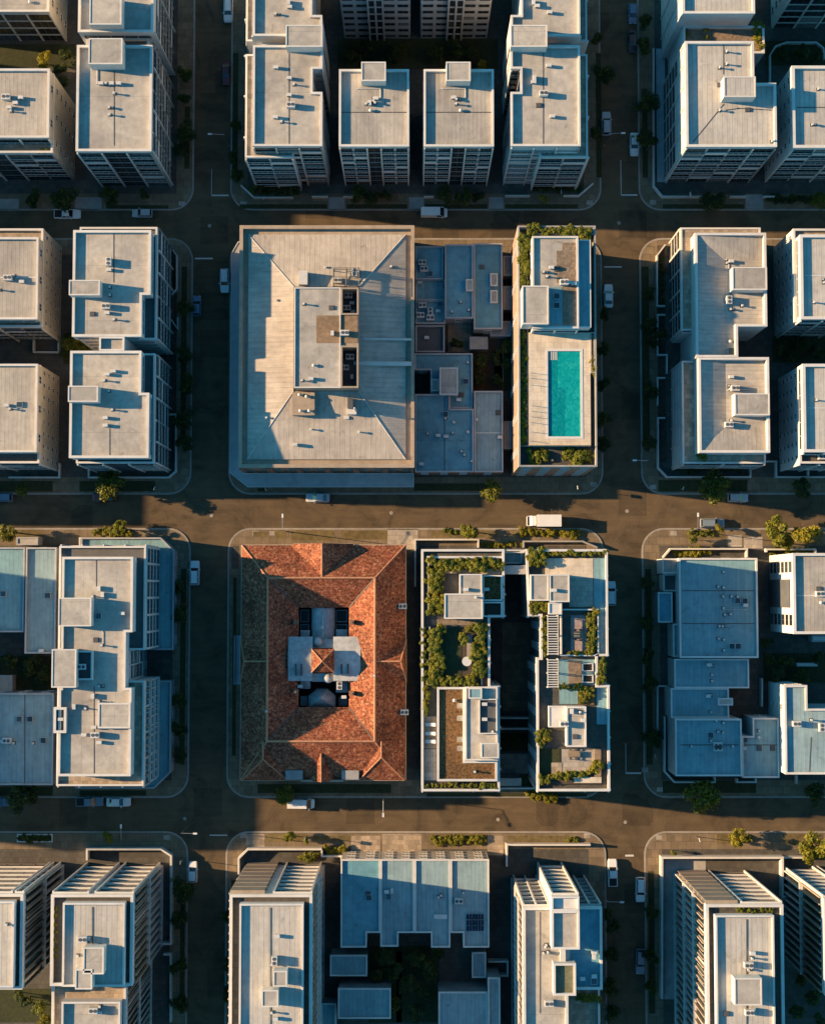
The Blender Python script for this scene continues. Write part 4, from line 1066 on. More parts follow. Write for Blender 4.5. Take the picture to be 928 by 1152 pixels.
ph = R(598.8, 265.5, 650.5, 369, H + 4.1)
b.vol(ph, pz + .003, H + 3.5, 'wall_white', .45, 'trim_white', 'roof_membrane', .3, faces={'s': ('grid', dict(bay=4, proud=.3)), 'w': ('punch', dict(bay=4))})
ht = R(587.5, 321.5, 616.8, 364.5, H + 5.4); b.vol(ht, H + .36, H + 5.2, 'wall_white', .2, 'trim_white', 'roof_membrane', .2, dflt=None)
ed = R(651.5, 270, 662.5, 371, H + 1.0); b.vol((ph[2] + .02, ph[1] + .3, ed[2], ph[3] - .5), pz + .004, H + 3.0, 'wall_white', .25, 'trim_white', 'roof_shade_blue', .2, faces={'e': ('punch', dict(bay=4))}, dflt=None)
tr = R(632.5, 273, 649.3, 365, H + 3.6); b.part(MB().rbox(tr, H + 3.562, H + 3.62), 'roof_terrace', 'deck_boards')
tr2 = R(626, 282, 632.4, 318, H + 3.6); b.part(MB().rbox(tr2, H + 3.562, H + 3.61), 'roof_terrace', 'deck_boards')
tr3 = R(617.5, 323, 632, 364, H + 3.6); b.part(MB().rbox(tr3, H + 3.563, H + 3.63), 'roof_terrace', 'roof_shade_blue')
b.vents(H + 3.6, [(613, 306, 't'), (615, 311, 'p'), (620, 301, 'b'), (626, 302, 'h'), (634, 318, 'a'), (640, 318, 'b'), (645, 319, 'b'), (626, 333, 's'), (626, 343.5, 's')])
b.face(p[0], p[1], 0, pz, 'punch', bay=4, ww=1.6); b.face(p[3], p[0], 0, pz, 'punch', bay=6, ww=1.2); b.face(p[1], p[2], 0, pz, 'rib')
for y in (418, 424, 431.5, 455, 461, 467.5, 474, 484.5, 495): 
    q = up(592.6, y, H + 1); b.part(MB().tube((*q, H + .3), (*q, H + 1.35), .05, 6), 'deck_post', 'steel_dark')  # plain slim posts without lamps, inferred from their shadows on the deck
fy = MB(); fy.box(dk[0], dk[2], dk[1] + .02, dk[1] + .06, H, H + 1.05); b.part(fy, 'glass_fence', 'glass_rail')

# ---- right side of the second row
b = Bld('apartment_building', 'white terraced tower with two joined roofs and lift housings, second row, right street', AP, R(768, 256, 862, 520, 17))
H = 14.6; zt = H + 1.5
A1 = R(782, 262, 861.8, 367, zt); A2 = R(785.8, 402, 865, 509, zt); N1 = R(783, 367, 829.5, 391, zt); N1 = (N1[0], A2[3] + .02, N1[2], N1[3])
w0 = min(A1[0], A2[0])
polyA = [(A1[0], N1[1]), (N1[2], N1[1]), (N1[2], A1[1]), (A1[2], A1[1]), (A1[2], A1[3]), (A1[0], A1[3])]
m1 = R(766, 255.5, 856, 327, H - 2.3); m2 = R(768, 331, 783, 373.5, H - 2.3); m3 = R(771, 411.5, 784, 448, H - 2.3); m4 = R(768, 449, 861, 521, H - 2.3)
g = ('grid', dict(bay=3.6, proud=.16))
b.vol((m1[0], A1[1], m1[2], m1[3]), 0, H - 3, rm='terrace_paving', pp=.25, t=.3, faces={'w': g, 's': None, 'e': ('punch', dict(bay=4))})
b.vol((m2[0] - .15, m2[1], A1[0] - .02, A1[1] - .02), 0, H - 3.2, rm='pink_paving', pp=.25, t=.3, faces={'w': g, 's': None})
b.vol((m3[0], m4[3] + .02, A2[0] - .02, m3[3]), 0, H - 3.2, rm='deck_boards', pp=.25, t=.3, faces={'w': g, 's': None})
b.vol((m4[0], m4[1], m4[2], A2[3]), 0, H - 3, rm='terrace_paving', pp=.25, t=.3, faces={'w': g, 's': ('bal', dict(bay=4, cols=(0, 2, 4, 5))), 'e': ('punch', dict(bay=4)), 'n': None})
b.vol((A1[0], A2[3] + .02, N1[2], A1[1] - .02), 0, H - 3.1, rm='balcony_floor', pp=0, dflt=None, deck=False, faces={'w': ('punch', dict(bay=5))})
b.vol(polyA, H - 2.94, H, rm='roof_ribbed_side', t=.42, faces={}, pp=1.5); b.vol(A2, H - 2.94, H, rm='roof_ribbed_side', t=.42, faces={}, pp=1.5)
for (r_, xv, yh, yo, top, mt) in ((A1, X(814.5, H, 293), Y(293, H), N1[1] + .43, True, 'roof_ribbed_side'), (A2, X(816, H, 480), Y(480, H), A2[3] - .43, False, 'roof_ribbed_side')):
    w0, e0 = r_[0] + .43, r_[2] - .43; yc = r_[3] - .43 if top else r_[1] + .43; hi, lo_ = H + 1.32, H + .08
    q = [(w0, yc, hi), (w0, yo, hi), (xv, yo, lo_), (xv, yh, lo_)]; q2 = [(w0, yc, hi), (xv, yh, lo_), (e0, yh, lo_), (e0, yc, lo_ + .5)]
    b.part(MB().quad(q if top else q[::-1]), 'sloped_roof', mt); b.part(MB().quad(q2 if top else q2[::-1]), 'sloped_roof', 'roof_ribbed')
b.hous(823.5, 300.5, 862.3, 326, H, 2.6); b.hous(826.3, 442.5, 865.3, 467, H, 2.6)
b.vents(H, [(822, 294, 'b'), (817, 294, 't'), (819, 338, 'a'), (818, 337, 'b'), (823, 348, 't'), (834, 344, 'p'), (837, 311, 'p'), (822, 424, 'b'), (820, 436, 't'), (826, 437, 'a'), (819, 478, 'a'), (822, 473, 'p'), (841, 455, 'p'), (821, 384, 'd')])
pipe(b.root, [(819, 296), (819, 340)], H, .05); pipe(b.root, [(818, 439), (842, 438)], H, .05)
sk = R(818, 392, 827, 399, H); b.part(MB().rbox(sk, H + .062, H + .5, 0, 1), 'skylight', ['trim_white', 'glass_blue'])
wall_path([(748, 275), (739, 287), (739, 344), (748, 344)], 1.3, .28, 'white wall with a cut corner north west of the terraced tower on the right street')
wall_path([(748, 354), (739.5, 354), (739.5, 399), (750, 399), (750, 420)], 1.3, .28, 'white wall loop west of the terraced tower, halfway down the right street')
wall_path([(748, 425), (739.5, 425), (739.5, 456)], 1.3, .28, 'short white wall bend west of the terraced tower, below the halfway loop')
wall_path([(748, 470), (740, 470), (740, 526), (750, 536.5), (844, 536.5), (844, 527)], 1.3, .28, 'white wall with a cut corner round the south west foot of the terraced tower')
wall_path([(862, 519), (873, 519), (873, 536.5), (928, 536.5)], 1.3, .28, 'white wall south of the lower right edge tower in the second row')
wall_path([(909, 537), (909, 528)], 1.3, .28, 'short white cross wall on the right edge in the second row')

b = Bld('apartment_building', 'white tower with ribbed roof on the right edge, second row, upper of two', AP, R(893, 258, 1000, 360, 18))
a = R(900, 264, 1000, 359, 18.2); lo = R(893, 257, 1000, 359, 15.5); lo = (lo[0], a[1] + .03, a[2] - .5, lo[3])
b.vol(lo, 0, 14.6, rm='terrace_paving', t=.35, faces={'w': ('punch', dict(bay=2.6, ww=.8)), 's': None})
b.vol((a[0] - .06, a[1] - .06, a[2], lo[1] - .02), 0, 14.6, rm='terrace_paving', t=.3, pp=0, faces={'s': ('bal', dict(bay=4)), 'w': None})
b.vol(a, 14.7, 17.6, rm='roof_pale', t=.5, faces={'s': ('bal', dict(bay=4))}); b.vents(17.6, [(926, 316, 't'), (915, 340, 'p')]); pipe(b.root, [(905, 310), (928, 310)], 17.6, .04, 'equipment', 'gutter')
b = Bld('apartment_building', 'white tower with ribbed roof on the right edge, second row, lower of two', AP, R(893, 410, 1000, 520, 18))
a = R(903, 409.5, 1000, 508.5, 18.2); lo = R(899, 412, 1000, 521, 15.5); lo = (lo[0], lo[1], a[2] - .5, a[3] - .04)
b.vol(lo, 0, 14.6, rm='dark_paving', t=.35, faces={'w': ('punch', dict(bay=2.6, ww=.8)), 's': ('bal', dict(bay=4))})
b.vol(a, 14.66, 17.6, rm='roof_pale', t=.5, faces={'s': ('bal', dict(bay=4))}); b.vents(17.6, [(918, 450, 'p')]); pipe(b.root, [(908, 459), (928, 459)], 17.6, .04, 'equipment', 'gutter')
b.vents(14.6, [(924, 514, 'a')])
# ------------------------------------------------------------------ third row
GR = 'low buildings on the left edge of the third row'
b = Bld('apartment_building', 'tall pale building with stacked flat roofs and finned east front, third row, left street', AP, R(66, 612, 162, 884, 19))
H = 20.6; zt = H + .6
mid = R(65.6, 614.5, 161.6, 884, H - 2.4)
pod = [(90, 605), (180, 605), (195, 620), (195, 731), (161, 731), (161, 766), (193, 766), (193, 869), (175, 887), (70, 887)]
pz = 4.5
pp_ = [(X(x, pz, 745), Y(y, pz)) for x, y in pod]; pp_ = ccw(pp_)
pp_ = [(max(x, mid[0] + .3), y) for x, y in pp_]
b.vol(pp_, 0, pz - .5, 'wall_grey', .5, 'trim_grey', 'roof_shade_blue', .25, dflt=None, faces={'e': ('punch', dict(bay=4))})
e_ = X(163, H - 2.4, 745)
mN = (mid[0], Y(731, H - 2.4), e_, mid[3]); mS = (mid[0], mid[1], e_, Y(766, H - 2.4)); mM = (mid[0], mS[3] + .02, e_ - 3.0, mN[1] - .02)
z_ = pz + .01
fn = ('fins', dict(tiers=3, sp=1.7, proud=.35))
b.vol(mN, z_, H - 3, rm='balcony_floor', t=.3, faces={'e': ('grid', dict(bay=3.4, proud=.2)), 'n': ('bal', dict(bay=4.4))})
b.vol(mS, z_, H - 3, rm='terrace_paving', t=.3, faces={'e': fn, 's': ('bal', dict(bay=4.4)), 'n': None})
b.vol(mM, z_, H - 3, rm='balcony_floor', t=.3, pp=0, faces={'e': ('bal', dict(bay=3))})
u1 = R(70, 626.6, 149.6, 711, zt); u2 = R(70, 711, 141.5, 774, zt); u3 = R(66, 774, 147.6, 873, zt)
pu = [(u3[0], u3[1]), (u3[2], u3[1]), (u3[2], u3[3]), (u2[2], u3[3]), (u2[2], u2[3]), (u1[2], u2[3]), (u1[2], u1[3]), (u1[0], u1[3]), (u1[0], u3[3] + .0), (u3[0], u3[3])]
pu = [p for i, p in enumerate(pu)]
b.vol(pu, H - 2.94, H, faces={}, t=.4)
b.hous(66, 672.5, 103, 704.5, H, 2.3); b.hous(58.5, 730.5, 86, 773.5, H, 2.2); b.hous(110.5, 790.8, 147, 819.3, H, .9, wall='trim_white', t=.3)
r = R(86.5, 732, 105, 765, H + .6); b.part(MB().ring(rp(r), .3, H + .061, H + 1.0), 'plant_well', 'trim_white'); b.part(MB().rbox(shrink(r, .302), H + .061, H + .12), 'plant_floor', 'wall_dark'); vent(b.root, 93, 750, H + .1, 'a')
r = R(61, 795.5, 75.4, 824.5, H + .6); r = (max(r[0], mid[0] + .1), r[1], r[2], r[3]); b.part(MB().ring(rp(r), .45, H + .061, H + .9), 'plant_well', 'trim_white'); b.part(MB().rbox(shrink(r, .452), H + .061, H + .12), 'plant_floor', 'wall_dark'); vent(b.root, 69, 809, H + .1, 'b')
b.vents(H, [(112, 662, 'b'), (116, 669, 'b'), (105, 671, 'p'), (111, 693, 's'), (138, 690, 'b'), (108, 720, 'h'), (115, 726, 'p'), (83, 735, 'h'), (114, 772, 't'), (105, 783, 'b'), (84, 795, 'b'), (97, 797, 'p'), (106, 818, 'b'), (95, 826.5, 'b'), (108, 826.5, 'a'), (112, 835, 'b'), (112, 789, 'p')])
pipe(b.root, [(109, 630), (109, 660)], H, .03, 'equipment_dark', 'gutter'); pipe(b.root, [(106.5, 772), (106.5, 870)], H, .04, 'equipment_dark', 'gutter'); pipe(b.root, [(116, 710), (116, 725)], H, .05)
def low3(lbl, x0, y0, x1, y1, h, **k): return low(lbl, x0, y0, x1, y1, h, group=GR, **k)
b = low3('low shaded blue grey roof at the left edge in the third row, upper', -70, 616, 27.5, 711, 8, rm='roof_shade_blue', vents=[(4, 668, 's')])
b = low3('low grey flat roof strip between the upper left edge roof and the tall finned building', 29, 616, 63, 735, 8.5, rm='roof_shade_pale', vents=[(54, 670, 's'), (47, 732, 'b')])
b = low3('low twin ridged shaded blue roof at the left edge in the third row, lower', -70, 780, 60, 883, 8, rm='roof_shade_pale', vents=[(22, 809, 's'), (34, 809, 's'), (49, 833, 's'), (9, 833, 'a'), (3, 834, 'b'), (16, 836, 'p'), (38, 836, 'p')])
pipe(b.root, [(28.5, 782), (28.5, 881)], 8, .12, 'equipment_dark', 'gutter')
low('small pale porch roof facing the middle street on the left edge', 19, 604.5, 43, 613, 3.5, 'roof_membrane', wall='wall_cream', name='porch', cat='porch', group=None, win=None, pp=.2)
wall_path([(90, 614), (90, 605.5), (180, 605.5)], 1.6, .3, 'pale wall along the front yard north of the tall finned building')
low('small pale shed in the dark yard on the left edge, third row', -10, 760, 14, 778, 3, 'roof_membrane', name='shed', cat='shed', group=None, win=None, pp=.1)

# ---- the terracotta courtyard building
rr = R(271, 613, 456.3, 878, 9.5)
b = Bld('courtyard_building', 'old square building with steep terracotta tiled roofs round a small inner courtyard', 'historic building', rr)
zE, zR = 8.8, 12.3
ex0, ey0, ex1, ey1 = rr
rx0, rx1 = X(300.8, zR, 745), X(421.8, zR, 745); rs, rn = Y(834, zR), Y(650, zR)
cx0, cx1 = X(336, zE, 740), X(392.6, zE, 740); cs, cn = Y(795.6, zE), Y(683.5, zE)
q = .55
m = MB(); m.box(ex0 + q, cx0 - .3, ey0 + q, ey1 - q, 0, zE - .05).box(cx1 + .3, ex1 - q, ey0 + q, ey1 - q, 0, zE - .05)
m.box(cx0 - .3, cx1 + .3, ey0 + q, cs - .3, 0, zE - .05).box(cx0 - .3, cx1 + .3, cn + .3, ey1 - q, 0, zE - .05)
b.part(m, 'wall', 'wall_brick')
O = [(ex0, ey0), (ex1, ey0), (ex1, ey1), (ex0, ey1)]; RG = [(rx0, rs), (rx1, rs), (rx1, rn), (rx0, rn)]; I = [(cx0, cs), (cx1, cs), (cx1, cn), (cx0, cn)]
def slab3(pts, name='roof', mat='terracotta_tile', th=.16):
    v = [Vector(x) for x in pts]; m = MB(); n = len(v)
    m.quad(v); lo = [x - Vector((0, 0, th)) for x in v]; m.quad(lo[::-1])
    for i in range(n):
        j = (i + 1) % n; m.quad([v[j], v[i], lo[i], lo[j]])
    return b.part(m, name, mat)
for i in range(4):
    j = (i + 1) % 4
    slab3([(*O[i], zE), (*O[j], zE), (*RG[j], zR), (*RG[i], zR)])
    slab3([(*RG[i], zR), (*RG[j], zR), (*I[j], zE), (*I[i], zE)])
def ridge(p, q, r=.15): b.part(MB().tube((p[0], p[1], p[2] + .04), (q[0], q[1], q[2] + .04), r, 6), 'ridge_cap', 'ridge_tile')
for i in range(4):
    j = (i + 1) % 4
    ridge((*RG[i], zR), (*RG[j], zR), .2); ridge((*O[i], zE), (*RG[i], zR))
    b.part(MB().tube((*I[i], zE + .02), (*RG[i], zR + .02), .10, 6), 'valley_flashing', 'steel_dark')
    b.part(MB().tube((*O[i], zE - .1), (*O[j], zE - .1), .13, 6), 'gutter', 'trim_tan')
def gable(front, back, hw, ze, zr, hip=0.0, wallz=True, mat='wall_brick'):
    """front, back: world xy of the ridge line ends; hip pulls the ridge end back from the eave"""
    f, k = Vector(front), Vector(back); d = (k - f).normalized(); s = Vector((-d.y, d.x)) * hw
    rf = f + d * hip
    A = (*(f + s), ze); B = (*(f - s), ze); C = (*rf, zr); D = (*k, zr); E = (*(k + s), ze); G = (*(k - s), ze)
    slab3([A, E, D, C][::-1] if False else [C, D, E, A]); slab3([B, G, D, C])
    ridge(C, D)
    if hip: slab3([B, C, A]); ridge(A, C, .12); ridge(B, C, .12)
    elif wallz:
        f2 = f + d * .4; s2 = s * .94
        m = MB(); m.prism([], 0, 0) if False else None
        i = 0; v = [(*(f2 + s2), ze - .3), (*(f2 - s2), ze - .3), (f2.x, f2.y, zr - .35)]; w = [(x + d.x * .3, y + d.y * .3, z) for x, y, z in v]
        m.quad(v); m.quad(w[::-1])
        for a_, c_ in ((0, 1), (1, 2), (2, 0)): m.quad([v[c_], v[a_], w[a_], w[c_]])
        b.part(m, 'gable_wall', 'wall_cream')
    b.part(MB().tube((A[0], A[1], ze - .08), (B[0], B[1], ze - .08), .1, 6), 'gutter', 'trim_tan')
px = 1 / 5.98
gable((X(362, 12.9, 610), Y(611, 12.9)), (X(362, 12.9, 648), Y(650, 12.9)), 34 * px, 9.05, 12.1)
gable((ex0 - .1, Y(744, 12)), (rx0 + .3, Y(744, 12)), 24 * px, 9.0, 12.0, hip=1.0)
gable((ex1 + .1, Y(744, 12)), (rx1 - .3, Y(744, 12)), 24 * px, 9.0, 12.0, hip=1.0)
gable((X(361, 12, 878), ey0 - .1), (X(361, 12, 850), Y(848, 12)), 13 * px, 9.1, 11.2)
gable((X(296, 12, 878), ey0 - .05), (X(296, 12, 850), rs - .0), 25.5 * px, 9.0, 12.05, hip=4.2)
gable((X(429, 12, 878), ey0 - .05), (X(429, 12, 850), rs - .0), 25.5 * px, 9.0, 12.05, hip=4.6)
for x in (331, 394): b.part(MB().box(X(x, 9.8, 874) - 1.6, X(x, 9.8, 874) + 1.6, ey0 + .2, ey0 + 1.9, 8.7, 9.9, 0, 1), 'flat_dormer', ['wall_dark', 'wall_grey'])
b.part(MB().box(X(338, 9.8, 875), X(386, 9.8, 875), ey0 - .25, ey0 + .1, 8.5, 9.6), 'cornice', 'trim_tan')
# cross wing in the courtyard
wz = 10.3
for (x0, x1) in ((325.5, 350.5), (376, 404.5)):
    r = R(x0, 717.5, x1, 765, wz); ym = (r[1] + r[3]) / 2
    m = MB(); m.rbox((r[0], r[1], r[2], r[3]), 4, wz - .5); b.part(m, 'courtyard_wing', 'wall_cream')
    slab3([(r[0] - .2, r[1] - .2, wz - .4), (r[2] + .2, r[1] - .2, wz - .4), (r[2] + .2, ym, wz + .5), (r[0] - .2, ym, wz + .5)], 'wing_roof', 'lead_white', .08)
    slab3([(r[0] - .2, ym, wz + .5), (r[2] + .2, ym, wz + .5), (r[2] + .2, r[3] + .2, wz - .4), (r[0] - .2, r[3] + .2, wz - .4)], 'wing_roof', 'lead_white', .08)
    for k in (.3, .55, .8):
        x = r[0] + (r[2] - r[0]) * k
        b.part(MB().box(x - .16, x + .16, r[1] + .8, r[1] + 3.0, wz - .1, wz + .33), 'vent_hood', 'steel_dark') if k != .8 else None
r = R(350.5, 730, 376, 756.5, 11.6); c = ((r[0] + r[2]) / 2, (r[1] + r[3]) / 2); pr = rp(r)
b.part(MB().rbox(shrink(r, .3), 4, 11.5), 'tower_wall', 'wall_cream')
for i in range(4): slab3([(*pr[i], 11.6), (*pr[(i + 1) % 4], 11.6), (*c, 14.0)], 'tower_roof'); ridge((*pr[i], 11.6), (*c, 14.0), .1)
# glazed vault in the north court, faceted roof in the south court
r = R(350, 684, 376.5, 728, 8.0); m = MB(); n = 10; xm = (r[0] + r[2]) / 2; hw = (r[2] - r[0]) / 2
pr_ = [(xm - hw * math.cos(math.pi * k / n), 6.6 + 1.5 * math.sin(math.pi * k / n)) for k in range(n + 1)]
for k in range(n): m.quad([(pr_[k][0], r[1], pr_[k][1]), (pr_[k + 1][0], r[1], pr_[k + 1][1]), (pr_[k + 1][0], r[3], pr_[k + 1][1]), (pr_[k][0], r[3], pr_[k][1])])
m.box(r[0], r[2], r[1], r[3], .14, 6.6, 1); b.part(m, 'vaulted_roof', ['lead_white', 'wall_grey'])
b.part(MB().tube((xm, r[1] + 1, 8.15), (xm, r[3] - 1, 8.15), .1, 6).box(xm - .25, xm + .25, (r[1] + r[3]) / 2 - .25, (r[1] + r[3]) / 2 + .25, 8.0, 9.2), 'vault_ridge_vent', 'equipment')
for (x0, x1) in ((338, 348), (378, 391)):
    for (y0, y1) in ((686, 700), (702, 716)):
        w = R(x0, y0, x1, y1, 5); b.part(MB().ring(rp(w), .18, 4.8, 5.1, 0).rbox(shrink(w, .182), 4.7, 4.9, 1), 'skylight', ['trim_grey', 'glass_dark'])
ct = R(347, 775, 377.5, 796, 6.5); apex = ((ct[0] + ct[2]) / 2, ct[3] - 1.6, 9.2); k_ = [(ct[0], ct[1]), (ct[2], ct[1]), (ct[2], ct[1] + 2.2), (apex[0] + 1, ct[3]), (apex[0] - 1, ct[3]), (ct[0], ct[1] + 2.2)]
b.part(MB().prism(k_, .14, 6.4), 'courtyard_pavilion', 'wall_grey')
for i in range(6): slab3([(*k_[i], 6.5), (*k_[(i + 1) % 6], 6.5), apex], 'pavilion_roof', 'lead_white', .06)
for (x0, y0, x1, y1, z0, sl_) in ((338, 764, 349, 775, 7.4, .5), (378, 766, 391.5, 779, 6.6, -.5), (351, 757.5, 375.5, 767, 9.2, .4), (351, 719, 375.5, 729, 9.0, -.4), (338, 709, 348.5, 717, 7.8, .4), (378, 708, 391, 717, 7.4, .3), (338, 783, 346, 794, 5.2, .3), (381, 784, 391, 794, 4.6, .3)):
    r = R(x0, y0, x1, y1, z0); b.part(MB().rbox(shrink(r, .12), .14, z0 - .35), 'courtyard_lean_to', 'wall_grey')
    slab3([(r[0], r[1], z0 - max(sl_, 0)), (r[2], r[1], z0 - max(sl_, 0)), (r[2], r[3], z0 + min(sl_, 0)), (r[0], r[3], z0 + min(sl_, 0))], 'lean_to_roof', 'lead_white', .07)
for (x, y) in ((357, 722), (369, 763)):
    c_ = up(x, y, 9.4); m = MB(); q_ = None
    for k in range(5):
        a0, a1 = math.pi / 2 * k / 5, math.pi / 2 * (k + 1) / 5
        m.tube((*c_, 9.0 + .9 * math.sin(a0)), (*c_, 9.0 + .9 * math.sin(a1)), .95 * math.cos(a0), 14, 0, max(.03, .95 * math.cos(a1)))
    b.part(m, 'roof_dome', 'lead_white')
for (x, y) in ((333, 700), (396, 700), (333, 778), (396, 780)):
    c_ = up(x, y, 10.5); b.part(MB().box(c_[0] - .4, c_[0] + .4, c_[1] - .4, c_[1] + .4, 8.6, 11.2).tube((*c_, 11.2), (*c_, 11.6), .18, 8), 'chimney', 'wall_brick')
for (x, y, k) in ((382, 771, 'a'), (391, 760, 'b'), (387, 784, 'b'), (338, 772, 'b')): vent(b.root, x, y, 8.4, k)
for v in ((453, 682, 'a'), (455, 801, 'a'), (421, 760, 'p'), (300, 800, 'p')): vent(b.root, v[0], v[1], 9.3 if v[0] > 440 else 12.2, v[2])
b.nwin = 0
for i in range(4):
    a_, c_ = O[i], O[(i + 1) % 4]; d = Vector(c_) - Vector(a_); d.normalize(); nrm = Vector((d.y, -d.x)) * -q
    b.face((a_[0] + nrm.x + d.x * q, a_[1] + nrm.y + d.y * q), (c_[0] + nrm.x - d.x * q, c_[1] + nrm.y - d.y * q), .5, 8.5, 'punch', sh=4.0, bay=3.6, ww=1.2, wh=2.3, fr='trim_white')
wd = R(264, 715, 268.5, 770, 5); b.part(MB().rbox((wd[0], wd[1], ex0 + q - .003, wd[3]), 4.6, 4.9).box(wd[0], wd[0] + .12, wd[1], wd[3], 4.9, 5.8), 'balcony', 'trim_grey')
for (x0, x1, y0, y1) in ((261, 269, 590 + 24, 640), (459, 470, 640, 830)):
    sheet(x0, y0, x1, y1, 'dark_paving', 'paving', .15)

# ---- roof garden building: two towers over a narrow court
H = 19.5; zt = H + .9
def gpart(B, r, z0, z1, nm, mt, mtop=None): return B.part(MB().rbox(r, z0, z1, 0, 1 if mtop else None), nm, [mt] + ([mtop] if mtop else []))
def G(x0, y0, x1, y1, z=H + .2): return R(x0, y0, x1, y1, z)
pw = [(474, 618), (567.5, 618), (567.5, 694), (551, 694), (551, 772), (561.5, 772), (561.5, 890), (474, 890)]
pw = ccw([(X(x, zt, 754), Y(y, zt)) for x, y in pw])
BW = b = Bld('apartment_building', 'west half of the roof garden block, with lawn, shrubs and brown planted roof', AP, pw, 'two halves of the roof garden block')
b.vol(pw, 0, H, 'wall_grey', .9, 'trim_white', 'dark_paving', .38, faces={'e': ('bal', dict(bay=4)), 's': ('bal', dict(bay=4, cols=(0, 2, 4))), 'w': ('punch', dict(bay=5)), 'n': ('punch', dict(bay=4))})
d = H + .062
w_ = G(483, 628, 484, 629, H + .8)[0]
b.part(MB().rbox(G(480, 625.5, 567, 628, H + .8), d, H + .8), 'planter_wall', 'trim_white')
b.part(MB().rbox(G(481, 628.5, 483, 690, H + .8), d, H + .8), 'planter_wall', 'concrete')
gpart(b, G(483.3, 628.3, 499, 692), d, d + .25, 'planting_bed', 'mulch'); gpart(b, G(499.3, 628.3, 566, 640), d, d + .25, 'planting_bed', 'mulch')
gpart(b, G(499.3, 641, 541, 645), d, d + .03, 'paving', 'terrace_paving'); gpart(b, G(541, 637, 566, 646), d, d + .035, 'paving', 'pale_paving')
r = G(517, 646, 542, 671, H + 2.9); b.vol(r, d, H + 2.7, 'wall_white', .2, 'trim_white', 'roof_membrane', .2, dflt=None)
r2 = G(500, 668, 542, 696, H + 3.2); r2 = (r2[0], r2[1], r[2] + .1, r2[3]); b.vol(r2, d, H + 3.0, 'wall_white', .2, 'trim_white', 'roof_membrane', .2, dflt=None)
b.vents(H + 2.7, [(524, 663, 'b'), (535, 672, 'p')]); 
for (y0, y1, mt) in ((647, 676, 'sedum'), (677, 694, 'mulch')):
    q_ = G(543, y0, 567, y1, H + 1.6); q_ = (q_[0], q_[1], min(q_[2], max(p[0] for p in pw) - .42), q_[3])
    b.part(MB().ring(rp(q_), .25, d, H + 1.6), 'planter', 'trim_white'); b.part(MB().rbox(shrink(q_, .252), d, H + .5), 'soil', mt)
vent(b.root, 547.5, 663, H + .5, 'b')
gpart(b, G(485, 697, 543, 703), d, d + .04, 'terrace', 'deck_boards'); 
gpart(b, G(475.5, 706, 551, 771), d, d + .12, 'planting_bed', 'mulch'); gpart(b, G(499, 706, 519, 766), d + .121, d + .16, 'lawn', 'grass')
gpart(b, G(525, 714, 531, 740), d + .122, d + .17, 'garden_path', 'pale_paving'); 
b.part(MB().rbox(G(482.5, 705, 484, 771, H + .7), d, H + .7), 'planter_wall', 'concrete'); b.part(MB().rbox(G(541, 703, 542.6, 771, H + .7), d, H + .7), 'planter_wall', 'concrete')
q_ = G(491.5, 773, 523, 879, H + 1.3); q2 = G(523, 856, 561.5, 879, H + 1.3); xe_ = max(p[0] for p in pw if p[1] < Y(800, zt)) - .42
pls = [(q_[0], q_[1]), (xe_, q_[1]), (xe_, q2[3]), (q_[2], q2[3]), (q_[2], q_[3]), (q_[0], q_[3])]
b.part(MB().ring(pls, .4, d, H + 1.3), 'parapet', 'trim_white'); b.part(MB().prism(offset(pls, -.402), d, H + .9), 'planted_roof', 'sedum')
r = G(523.4, 773, 561.5, 856, H + 2.6); r = (q_[2] + .02, r[1] + .05, xe_, r[3])
b.vol(r, d, H + 1.9, 'wall_white', .3, 'trim_white', 'roof_membrane', .25, dflt=None)
q_ = R(538.5, 786, 559, 825.5, H + 2.0); b.part(MB().ring(rp(q_), .2, H + 1.962, H + 2.5), 'plant_well', 'trim_white'); b.part(MB().rbox(shrink(q_, .202), H + 1.962, H + 2.05), 'plant_floor', 'wall_dark')
b.vents(H + 2.0, [(545, 792, 'b'), (545, 809, 'b'), (554, 823, 'p')])
b.hous(541, 836, 561, 853, H + 1.96, 1.0); b.hous(527, 774, 542, 786, H + 1.96, .8, rm='roof_shade_blue')
b.vents(H + .9, [(511, 788, 'd'), (534, 868, 'p')])
for y in (794, 808, 832, 842): gpart(b, R(514, y - 3, 521, y + 3, H + 1.1), H + .901, H + 1.12, 'stepping_slab', 'pale_paving')
gpart(b, G(476, 806, 490.5, 842), d, d + .04, 'terrace', 'terrace_paving'); gpart(b, G(477, 843, 490.5, 878), d, d + .04, 'terrace', 'pale_paving')
gpart(b, G(476, 774, 482, 804), d, d + .2, 'planting_bed', 'mulch'); gpart(b, G(477, 881, 537, 886), d, d + .2, 'planting_bed', 'mulch')
pe = [(592, 618), (684, 618), (684, 738), (672, 738), (672, 771), (685, 771), (685, 890), (603.5, 890), (603.5, 740), (608, 740), (608, 693), (594, 693)]
pe = ccw([(X(x, zt, 754), Y(y, zt)) for x, y in pe])
BE = b = Bld('apartment_building', 'east half of the roof garden block, with paved terraces, slatted pergola and grey huts', AP, pe, 'two halves of the roof garden block')
b.vol(pe, 0, H, 'wall_grey', .9, 'trim_white', 'dark_paving', .38, faces={'w': ('punch', dict(bay=4)), 's': ('bal', dict(bay=4, cols=(0, 2, 4))), 'e': ('bal', dict(bay=4.5)), 'n': ('punch', dict(bay=4))})
gpart(b, G(613, 628, 667, 650), d, d + .05, 'terrace', 'pool_paving'); gpart(b, G(640, 650.2, 667, 683), d, d + .05, 'terrace', 'pale_paving')
gpart(b, G(594, 619.5, 612, 636), d, d + .3, 'planting_bed', 'mulch'); gpart(b, G(613, 620, 682, 626), d, d + .3, 'planting_bed', 'mulch')
